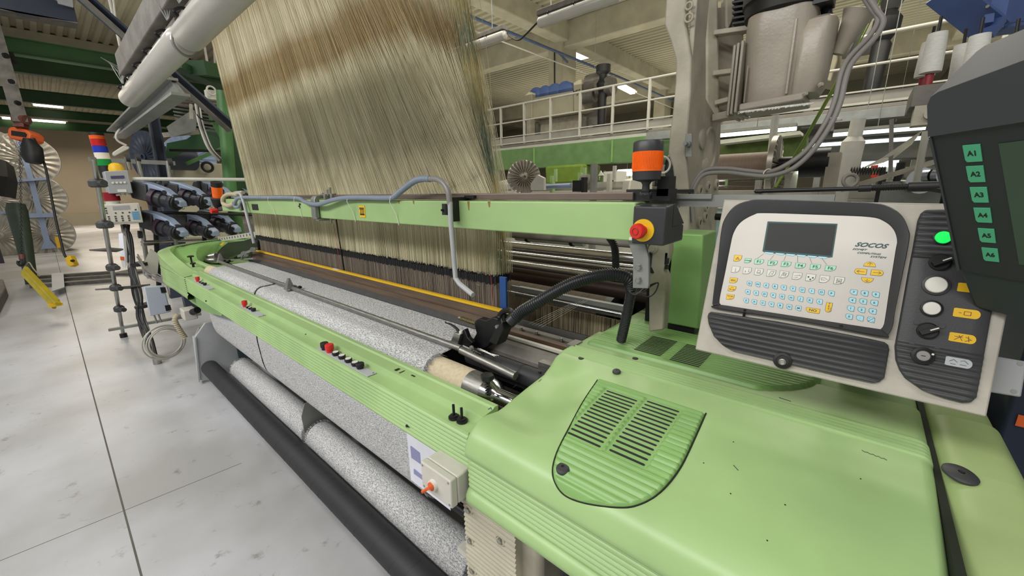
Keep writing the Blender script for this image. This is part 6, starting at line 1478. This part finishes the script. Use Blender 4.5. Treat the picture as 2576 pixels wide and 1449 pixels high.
t, P = fbox(((261, 431), (321, 428), (335, 486), (275, 487)), -6.15, .28, 'grey display box with small buttons on the tube stand', 'display_box', 'greybox')
def inq(P, u, v, h=.004):
    return P[0]*(1-u)*(1-v)+P[1]*u*(1-v)+P[2]*u*v+P[3]*(1-u)*v+V((h, 0, 0))
def qd(P, u0, v0, u1, v1, h=.002, th=.004): return [inq(P, u0, v0, h), inq(P, u1, v0, h), inq(P, u1, v1, h), inq(P, u0, v1, h)]
O('display', MB().prism(qd(P, .22, .22, .78, .34), (.004, 0, 0)), mat('purple_display', '4a4668', .4), t)
for k in range(4): O('button', MB().prism(qd(P, .2+.165*k, .48, .30+.165*k, .56), (.008, 0, 0)), 'white', t)
O('label_plate', MB().prism(qd(P, .36, .82, .74, .94), (.003, 0, 0)), 'white', t)
for k in range(3): O('cable_gland', MB().cyl(inq(P, .38+.2*k, 1.02, -.05), inq(P, .40+.2*k, 1.10, -.05), .022, n=10), 'railgrey', t)
t, P = fbox(((253, 516), (350, 510), (361, 560), (265, 563)), -6.1, .30, 'off white control box with grey and blue keys on the tube stand', 'key_box', 'offwhite')
O('membrane', MB().prism(qd(P, .04, .06, .94, .92), (.002, 0, 0)), 'panelwhite', t)
O('display', MB().prism(qd(P, .28, .1, .72, .3, .003), (.004, 0, 0)), 'greybox', t)
for r_ in range(4):
    for c_ in range(4): O('blue_key', MB().prism(qd(P, .74+.05*c_, .42+.11*r_, .78+.05*c_, .51+.11*r_, .003), (.004, 0, 0)), mat('key_sky_blue', '5e9cc8', .5) if (r_, c_) == (0, 0) else bpy.data.materials['key_sky_blue'], t)
for c_ in range(4):
    for r_ in range(3): O('grey_key', MB().prism(qd(P, .10+.17*c_, .60+.11*r_, .15+.17*c_, .67+.11*r_, .003), (.004, 0, 0)), 'charcoal', t)
for c_, r_ in ((.08, .15), (.08, .28), (.08, .40), (.3, .42), (.48, .42), (.66, .42), (.84, .30)): O('grey_key', MB().prism(qd(P, c_, r_, c_+.045, r_+.07, .003), (.004, 0, 0)), 'charcoal', t)
# cable bundle
rnd = random.Random(3)
t = T('cable_bundle', 'thick bundle of black and grey cables hanging from the control boxes to the floor', 'cables', X(340, 600, -6.2))
for k in range(16):
    o_ = lambda s_: (rnd.random()-.5)*s_
    P = [X(315+o_(18), 565, -6.25), X(322+o_(16), 600+o_(10), -6.2), X(333+o_(14), 680, -6.1), X(345+o_(22), 740, -5.95), X(355+o_(16), 800, -5.7), X(372+o_(18), 850, -5.5), X(388+o_(10), 893, -5.35)]
    O('cable', MB().tube(P, .011+.006*rnd.random(), 7, smooth=6), ['black', 'black', 'cablegrey', 'hoseblack'][k % 4], t)
for k in range(5):
    P = [X(350+o_(20), 640+6*k, -6.0), X(370+o_(16), 672+5*k, -5.8), X(395+o_(10), 690+4*k, -5.6), X(420, 705+3*k, -5.45), X(428, 725+4*k, -5.4)]
    O('grey_loop', MB().tube(P, .007, 6, smooth=6), 'cablegrey', t)
O('caster', MB().cyl(X(393, 897, -5.3), X(397, 916, -5.32), .035, n=12), 'steel', t)
O('wrap', MB().cyl(X(350, 660, -6.15), X(352, 668, -6.15), .09, n=12).cyl(X(362, 765, -5.85), X(365, 771, -5.85), .085, n=12), 'ink', t)
t = T('cable_coil', 'coil of grey cable hanging beside the small grey switch box', 'cable coil', X(413, 860, -5.1))
c = X(413, 862, -5.1)
for k in range(5): O('loop', MB().ring(c+V((.015*k, .01*(k % 3), .008*((k*2) % 3))), (1, .15+.04*k, .1*(k % 2)), .17-.008*k, .007, 36, 6), 'railgrey', t)
t, P = fbox(((362, 722), (412, 719), (430, 785), (378, 796)), -5.45, .05, 'pale grey switch cabinet with black corner latches under the left hood', 'switch_cabinet', mat('pale_blue_grey', 'b9c2cf', .5, var=.04))
O('latch', MB().prism(qd(P, .78, .05, 1.05, .25), (.01, 0, 0)), 'black', t); O('latch', MB().prism(qd(P, .78, .72, 1.05, .92), (.01, 0, 0)), 'black', t)
O('hanger', MB().cyl(inq(P, .2, 1, -.02), inq(P, .25, 1.3, -.02), .008).cyl(inq(P, .4, 1, -.02), inq(P, .45, 1.3, -.02), .008), 'zinc', t)
t = T('paper_sheets', 'white paper sheets with an orange label hanging on the tube stand', 'paper', X(310, 630, -6.3))
O('sheet', MB().grid([[X(298, 588, -5.9), X(300, 620, -5.92), X(303, 650, -5.88), X(308, 672, -5.9)], [X(308, 586, -5.88), X(312, 620, -5.85), X(315, 650, -5.9), X(316, 675, -5.88)], [X(316, 596, -5.9), X(319, 625, -5.92), X(320, 655, -5.9), X(319, 668, -5.9)]]), 'paper', t)
O('orange_label', MB().prism([X(*p_, -5.83) for p_ in ((302, 645), (313, 646), (313, 656), (303, 654))], (.003, 0, 0)), 'orange', t)
ONE('white_cover_sheet', 'pale flat guard plate between cable bundle and left hood', 'plate', MB().prism([X(*p_, -6.1) for p_ in ((378, 625), (400, 640), (396, 690), (375, 690), (362, 662))], (.01, 0, 0)), 'offwhite')
# yarn feeders: one built, the others copied
def feeder():
    t = T('yarn_feeder', 'yarn feeder', 'yarn feeder', (0, 0, 0), 'yarn feeders at the left end of the loom')
    A = V((1, 0, 0))
    O('drum', MB().lathe((-.02, 0, 0), A, [(.03, 0), (.085, .004), (.085, .07), (.07, .08), (.072, .15), (.085, .155), (.09, .165), (.09, .20), (.06, .215), (.03, .20)], 28), 'feederdark', t)
    O('ring', MB().cyl((-.07, 0, 0), (-.015, 0, 0), .105, n=28), 'purple', t)
    O('front_ring', MB().ring((.20, 0, 0), A, .075, .014), 'black', t)
    O('housing', MB().prism([(-.30, -.05, .06), (-.28, -.05, .15), (-.1, -.05, .16), (.08, -.05, .135), (.27, -.05, .03), (.29, -.05, -.03), (.25, -.05, -.03), (.20, -.05, .03), (.05, -.05, .10), (-.08, -.05, .10), (-.10, -.05, .0), (-.26, -.05, -.02)], (0, .10, 0)), 'feeder', t, bevel=.012)
    O('side_shell', MB().prism([(-.30, -.075, .05), (-.28, -.075, .13), (-.1, -.075, .14), (-.08, -.075, -.05), (-.26, -.075, -.05)], (0, .15, 0)), 'charcoal', t, bevel=.01)
    O('dial', MB().cyl((.10, -.052, .10), (.10, -.062, .10), .022, n=16), 'ink', t)
    O('dial', MB().cyl((.245, -.052, .02), (.245, -.064, .02), .022, n=16), 'ink', t)
    O('eyelet', MB().ring((.275, 0, -.045), (1, 0, -.4), .012, .005, 12, 6), 'steel', t)
    return t
f0 = feeder()
def dupf(r, loc, rot, label):
    c = r.copy(); COL.objects.link(c); c.location = loc; c.rotation_euler = rot; c['label'] = label
    for ch in [o for o in COL.objects if o.parent == r]:
        d_ = ch.copy(); COL.objects.link(d_); d_.parent = c
    return c
fs = [((412, 500), -6.1, 'upper yarn feeder nearest the display box, leftmost of the top row'), ((486, 498), -6.25, 'upper yarn feeder, second of the top row'), ((556, 494), -6.5, 'upper yarn feeder behind the small signal lamp'), ((606, 492), -6.9, 'upper yarn feeder half hidden behind the harness edge'),
      ((424, 574), -6.15, 'lower yarn feeder, leftmost of the bottom row'), ((505, 574), -6.3, 'lower yarn feeder, middle of the bottom row'), ((562, 566), -6.4, 'lower yarn feeder, third of the bottom row')]
for k, (p_, x_, lb) in enumerate(fs):
    loc = X(*p_, x_)-V((.02, .03, .0)); rot = (0, R(14), R(38 if k < 4 else 30))
    if k == 0: f0.location = loc; f0.rotation_euler = rot; f0['label'] = lb
    else: dupf(f0, loc, rot, lb)
ft = MB()
for k, (a, b) in enumerate((((395, 595), (440, 625)), ((520, 560), (590, 610)), ((480, 590), (560, 612)), ((580, 520), (600, 600)))): pass
ONE('tube_rack', 'dark tube frame holding the yarn feeders', 'frame', MB().cyl(X(380, 535, -6.35), Y(640, 540, 1.9), .02, n=10).cyl(X(385, 460, -6.4), X(400, 720, -6.4), .025, n=10).cyl(X(500, 455, -6.6), X(515, 610, -6.6), .025, n=10), 'blackmet')
t = T('brown_wood_block', 'brown wooden board edge behind the upper yarn feeders', 'board', X(380, 545, -6.5))
O('board', MB().prism([X(*p_, -6.5) for p_ in ((372, 548), (402, 530), (408, 536), (380, 555))], (.02, 0, 0)), 'woodrail', t)
# ================================================================ steelwork and creel at upper left
t = T('navy_brace', 'dark navy diagonal steel brace crossing behind the tubular lamps', 'beam', X(400, 170, -5.2))
O('web', MB().bar(X(195, -20, -5.2), X(585, 322, -5.2), .02, .20, up=(1, 0, .3)), 'navy', t)
O('flange', MB().bar(X(185, -22, -5.15), X(578, 330, -5.15), .12, .015, up=(0, .6, .6)), 'galv', t)
t = T('navy_brace', 'short dark navy beam end in the top left corner', 'beam', X(100, 30, -9))
O('web', MB().prism([X(*p_, -9) for p_ in ((-40, -5), (105, -12), (186, 18), (196, 56), (60, 36), (-40, 12))], (-.15, 0, 0)), 'navy', t)
O('flange', MB().prism([X(*p_, -9.0) for p_ in ((-40, 12), (196, 56), (196, 59), (-40, 17))], (-.3, 0, 0)), 'galv', t)
O('hung_bracket', MB().prism([X(*p_, -8.9) for p_ in ((140, -10), (182, -5), (184, 20), (146, 10))], (.02, 0, 0)), 'greybox', t)
t = T('grey_channel', 'grey steel channel running above the feeders at left', 'beam', X(350, 270, -7))
O('channel_web', MB().prism([X(283, 328, -8.2), X(300, 345, -8.2), Y(455, 235, .9), Y(424, 195, .9)], (0, .03, 0)), 'zinc', t)
O('channel_flange', MB().bar(X(283, 330, -8.1), Y(425, 197, .88), .12, .02).bar(X(300, 347, -8.1), Y(455, 237, .88), .12, .02), 'zinc', t)
t = T('navy_column', 'dark navy steel column behind the yarn feeders', 'column', X(400, 450, -7.5))
O('web', MB().prism([X(*p_, -7.5) for p_ in ((372, 288), (395, 285), (425, 460), (402, 462))], (-.03, 0, 0)), 'navy', t)
O('flange', MB().bar(X(372, 288, -7.5), X(402, 462, -7.5), .12, .02, up=(0, 1, 0)).bar(X(395, 285, -7.5), X(425, 460, -7.5), .12, .02, up=(0, 1, 0)), 'navy', t)
O('lower_part', MB().bar(X(413, 460, -7.5), V((-7.5, X(413, 460, -7.5).y, 0)), .16, .16), 'navy', t)
t = T('green_creel_frame', 'green steel frame with mesh and diagonal braces left of the harness', 'frame', X(570, 480, -6.5))
O('round_post', MB().cyl(X(560, 230, -6.6), X(580, 480, -6.6), .075, n=16).cyl(X(580, 480, -6.6), V((-6.6, X(580, 480, -6.6).y, 0)), .075), 'green_frame', t)
O('dark_post', MB().prism([X(*p_, -6.8) for p_ in ((575, 235), (600, 300), (625, 480), (590, 480))], (-.1, 0, 0)), 'green_girder', t)
O('arch_plate', MB().prism([X(*p_, -8.0) for p_ in ((560, 330), (560, 385), (520, 375), (470, 378), (430, 400), (415, 395), (420, 360), (470, 350), (505, 325), (540, 322))], (-.03, 0, 0)), 'teal2', t)
O('diagonal_brace', MB().bar(X(470, 412, -8), X(560, 372, -8), .12, .05).bar(X(530, 290, -7), X(560, 345, -7), .08, .06), 'green_frame', t)
O('green_channel', MB().bar(X(495, 170, -8.0), Y(560, 185, 2.4), .25, .20).bar(X(440, 162, -8.0), Y(585, 232, 2.6), .2, .1), 'green_girder', t)
O('cross_pipe', MB().cyl(X(425, 378, -7.6), X(575, 380, -7.6), .02), 'blackmet', t)
t = T('cable_tray', 'slatted grey cable tray hanging under the steelwork left of the harness', 'tray', X(470, 290, -7.4))
for k in range(9): O('slat', MB().bar(X(425+3*k, 245+9*k, -7.2-.15*k), Y(545+2*k, 262+9*k, 2.0), .05, .02), 'galv', t)
O('side_plate', MB().prism([X(*p_, -7.3) for p_ in ((420, 318), (485, 275), (498, 285), (492, 330), (430, 345))], (-.03, 0, 0)), 'zinc', t)
O('bracket', MB().bar(X(480, 262, -7.2), X(482, 300, -7.2), .05, .03).bar(X(410, 340, -7.4), X(500, 332, -7.4), .05, .06), 'casting', t)
t = T('hanging_cables', 'bundle of pale and grey cables sagging from the tray beside the green post', 'cables', X(520, 340, -6.9))
for k in range(4): O('cable', MB().tube([X(492+3*k, 262, -7), X(498+3*k, 300, -6.9), X(508+3*k, 335, -6.9), X(525+3*k, 375, -6.8), X(552+3*k, 405, -6.7)], .014, 7, smooth=6), ['railgrey', 'cablegrey', 'black', 'railgrey'][k], t)
O('cable', MB().tube([X(490, 268, -7), X(500, 295, -6.9), X(530, 305, -6.9), X(550, 302, -6.9)], .012, 7, smooth=6), 'black', t)
O('coil', MB().ring(X(532, 228, -7.0), (1, .2, .1), .055, .012), 'offwhite', t); O('socket_box', MB().box(X(535, 240, -7.1), (.1, .16, .12)), 'offwhite', t)
ONE('white_cable', 'white cable arching down from the channel to a small terminal box', 'cable', MB().tube([X(348, 311, -7.5), X(320, 312, -7.5), X(302, 325, -7.5), X(292, 342, -7.5), X(298, 355, -7.5), X(318, 366, -7.5)], .014, 8, smooth=8), 'offwhite')
t = T('terminal_box', 'off white flat terminal box hanging above the signal tower', 'box', X(303, 378, -7.5))
O('box', MB().prism([X(*p_, -7.5) for p_ in ((284, 383), (312, 365), (325, 368), (326, 374), (290, 393), (284, 390))], (-.08, 0, 0)), 'offwhite', t, bevel=.01)
ONE('fine_railing', 'thin pale railing standing above the green channel', 'railing', MB().cyl(Y(500, 75, 2.45), Y(540, 88, 2.45), .02).cyl(Y(512, 102, 2.45), Y(522, 160, 2.45), .02).cyl(Y(528, 85, 2.45), Y(512, 102, 2.45), .02).cyl(Y(538, 110, 2.45), Y(541, 165, 2.45), .015), 'railgrey')
ONE('drop_cable', 'thin pale cable hanging beside the lamp trunking', 'cable', MB().tube([X(284, -10, -6.0), X(290, 40, -6.0), X(303, 130, -6.0), X(313, 262, -6.0)], .008, 6), 'railgrey')
d_ = X(337, 268, -7)
ONE('drop_rod', 'thin pale rod hanging from the roof behind the near tubular lamp', 'rod', MB().cyl(d_, (d_.x, d_.y, 6.37), .015), 'railgrey')
t = T('creel_machine', 'beige creel machine behind the green post with spoked beam above', 'machine', X(500, 420, -8.8))
O('body', MB().prism([X(*p_, -8.8) for p_ in ((432, 412), (448, 408), (575, 412), (575, 600), (436, 600))], (-.6, 0, 0)), 'beige_mach', t, bevel=.02)
O('wheel', MB().ring(X(522, 420, -8.7), (1, 0, 0), .075, .022), 'black', t)
c = X(478, 400, -9.6); flange(c, (1, .1, 0), .42, 'paleblue', t)
c = X(370, 395, -8.4); t = T('spoked_wheel', 'toothed grey beam flange behind the tube stand', 'wheel', c); flange(c, (.35, -.9, 0), .38, 'navy', t, 20)
O('wound_core', MB().cyl(c, c+V((-.2, .6, 0)), .18), 'navy', t); O('axle_stand', MB().box((c.x-.3, c.y, c.z/2), (.15, .15, c.z)), 'navy', t)
# ================================================================ aisle at far left
# rack with beams
RX = -19.2
t = T('beam_rack', 'pale blue steel rack holding rows of yarn beams at far left', 'rack', X(120, 625, RX))
O('post', MB().prism([X(*p_, RX) for p_ in ((36, 335), (56, 350), (88, 460), (128, 612), (112, 616), (70, 450))], (-.12, 0, 0)), 'paleblue', t)
O('foot', MB().prism([X(*p_, RX+.05) for p_ in ((112, 606), (128, 606), (142, 624), (102, 627))], (-.4, 0, 0)), 'paleblue', t)
for ps in (((30, 452), (118, 446), (120, 452), (40, 458)), ((55, 538), (135, 536), (140, 546), (60, 548)), ((0, 533), (32, 530), (32, 536), (0, 539))): O('shelf_arm', MB().prism([X(*p_, RX+.1) for p_ in ps], (-1.2, 0, 0)), 'paleblue', t)
for k, (px_, py_, r_, lb) in enumerate(((62, 400, .70, 'stored yarn beam with bright radial flange, top of the near column'), (88, 497, .66, 'stored yarn beam with radial flange, middle of the near column'), (115, 588, .62, 'stored yarn beam with radial flange, bottom of the near column'), (-8, 500, .62, 'stored yarn beam cut by the left edge, middle row'), (-2, 592, .62, 'stored yarn beam at the left edge, bottom row'), (-25, 390, .7, 'stored yarn beam at the left edge, behind the hoist'))):
    c = X(px_, py_, RX-.15-(.1 if px_ < 0 else 0)); t = T('yarn_beam', lb, 'yarn beam', c, 'stored yarn beams on the rack')
    flange(c, (1, -.15, 0), r_*1.05, 'flange', t, 22, .06)
    O('wound_yarn', MB().cyl(c+V((-.1, .01, 0)), c+V((-1.4, .2, 0)), r_*.75, n=28), 'black', t)
ONE('dark_cover', 'black cloth draped over the rack at the left edge', 'cover', MB().grid([[X(-20, 395, -17.5), X(-20, 440, -17.2), X(-20, 490, -17.5)], [X(15, 405, -17.4), X(20, 445, -17), X(10, 495, -17.4)], [X(35, 420, -17.8), X(45, 460, -17.4), X(40, 500, -17.8)]]), 'black')
# chain hoist
HD = 6.2
h = lambda x, y, d=HD: D(x, y, d)
t = T('chain_hoist', 'orange chain hoist with black chain bag and hook in the aisle', 'hoist', h(45, 338))
O('orange_body', MB().prism([h(*p_) for p_ in ((19, 323), (26, 318), (62, 324), (76, 334), (74, 350), (62, 354), (24, 348), (17, 340))], CF*.2), 'orange', t, bevel=.02)
O('vent', MB().prism([h(*p_, HD-.01) for p_ in ((28, 328), (62, 333), (66, 338), (64, 345), (28, 340))], CF*.02), 'black', t)
O('trolley', MB().bar(h(53, 322), h(50, 300), .12, .12).cyl(h(40, 300), h(68, 302), .07), 'brownred', t)
O('chain_bag', MB().loft([(h(72, 350, 6.1), CR, CF, .05, .06), (h(80, 370, 6.1), CR, CF, .12, .10), (h(82, 395, 6.1), CR, CF, .13, .11), (h(84, 410, 6.1), CR, CF, .08, .08)], 20, 2.2), 'black', t)
cm = MB(); a, b = h(50, 355, 6.15), h(55, 648, 6.15); n_ = 56
for k in range(n_): p = a+(b-a)*(k/n_); cm.ring(p, (1, 0, 0) if k % 2 else (0, 1, 0), .012, .004, 8, 5)
O('chain', cm, 'blackmet', t)
O('hook', MB().tube([h(55, 645, 6.15), h(60, 652, 6.15), h(60, 662, 6.15), h(53, 668, 6.15), h(46, 664, 6.15), h(46, 656, 6.15)], .018, 8, smooth=5), 'black', t)
O('chain_block', MB().cyl(h(55, 640, 6.15), h(56, 652, 6.15), .035), 'brownred', t)
t = T('hoist_rail', 'grey brown hanging rail carrying the chain hoist at the left edge', 'rail', h(20, 200))
O('rail', MB().bar(h(-30, 20), h(54, 312), .16, .16), 'galv', t); O('bolt_plate', MB().bar(h(0, 128), h(14, 160), .26, .05).cyl(h(12, 140, 6.1), h(17, 140, 6.1), .04).cyl(h(26, 205, 6.1), h(31, 205, 6.1), .035).cyl(h(42, 258, 6.1), h(47, 260, 6.1), .035), 'blackmet', t)
t = T('pendant_control', 'yellow pendant control hanging on a black cable from the hoist', 'control', h(172, 655))
O('cable', MB().tube([h(82, 350), h(100, 385), h(114, 420), h(128, 490), h(142, 560), h(155, 615), h(160, 635), h(165, 647)], lambda f: .035 if f < .2 else .016, 8, smooth=5), 'black', t)
O('grip', MB().prism([h(*p_, 6.15) for p_ in ((163, 648), (175, 642), (186, 666), (176, 671), (168, 666))], CF*.08), 'yellow', t, bevel=.01)
O('button', MB().cyl(h(181, 656, 6.13), h(184, 656, 6.1), .02), 'ink', t)
t = T('yellow_spreader', 'yellow flat lifting bar hanging slanted from the hoist hook', 'lifting bar', h(100, 720))
O('bar', MB().bar(h(60, 680, 6.1), h(142, 766, 5.7), .14, .03, up=-CF).bar(h(66, 680, 6.05), h(146, 764, 5.65), .03, .06, up=-CF), mat('yellow_bar_paint', 'c8b428', .5, var=.2), t)
O('end_plate', MB().box(h(140, 766, 5.68), (.1, .14, .04)), 'yellow', t); O('sling', MB().tube([h(58, 678), h(72, 660), h(84, 676), h(100, 695)], .008, 6, smooth=6), 'beigedust', t)
# dark green post
pbt = V((-10.9, -.42, 0)); t = T('green_post', 'dark green thick bent post standing behind the hoist hook', 'post', pbt)
O('post', MB().loft([(D(82, 744, 8.1), CR, CF, .06, .06), (D(76, 690, 8.1), CR, CF, .085, .08), (D(58, 600, 8.1), CR, CF, .13, .1), (D(42, 530, 8.1), CR, CF, .16, .12), (D(40, 512, 8.1), CR, CF, .13, .1)], 20, 3), mat('dark_green_post', '3c4a3a', .5, var=.2), t)
# floor rails
t = T('floor_rail_track', 'low grey steel rail track with a pale plate crossing the aisle', 'track', Z(190, 710, 0))
for k, (ya, yb_) in enumerate(((694, 683), (704, 692), (716, 703))): O('rail', MB().bar(Z(80, ya+4, .03), Z(285, yb_+2, .03), .12, .06), 'galv', t)
O('plate', MB().prism([Z(*p_, .09) for p_ in ((130, 690), (160, 688), (163, 725), (132, 735))], (0, 0, .02)), 'greyplate', t)
O('right_rail', MB().bar(Z(300, 690, .03), Z(350, 680, .03), .5, .05), 'galv', t)
ONE('pallet_truck', 'brown wooden crate corner at the left edge of the floor', 'crate', MB().prism([Z(*p_, .0) for p_ in ((-60, 722), (14, 722), (22, 745), (-5, 800), (-60, 830))], (0, 0, .16)), 'galv', bevel=.02)
ONE('grey_pedestal', 'dark grey block standing on the floor at the left edge', 'block', MB().prism([Z(*p_, .0) for p_ in ((-20, 655), (10, 654), (12, 662), (-20, 664))], (0, 0, .55)), 'charcoal')
ONE('yellow_tag', 'yellow tag hanging beside the rack foot', 'tag', MB().prism([X(*p_, RX+.25) for p_ in ((137, 597), (149, 595), (156, 622), (144, 624))], (-.03, 0, 0)), 'yellow')
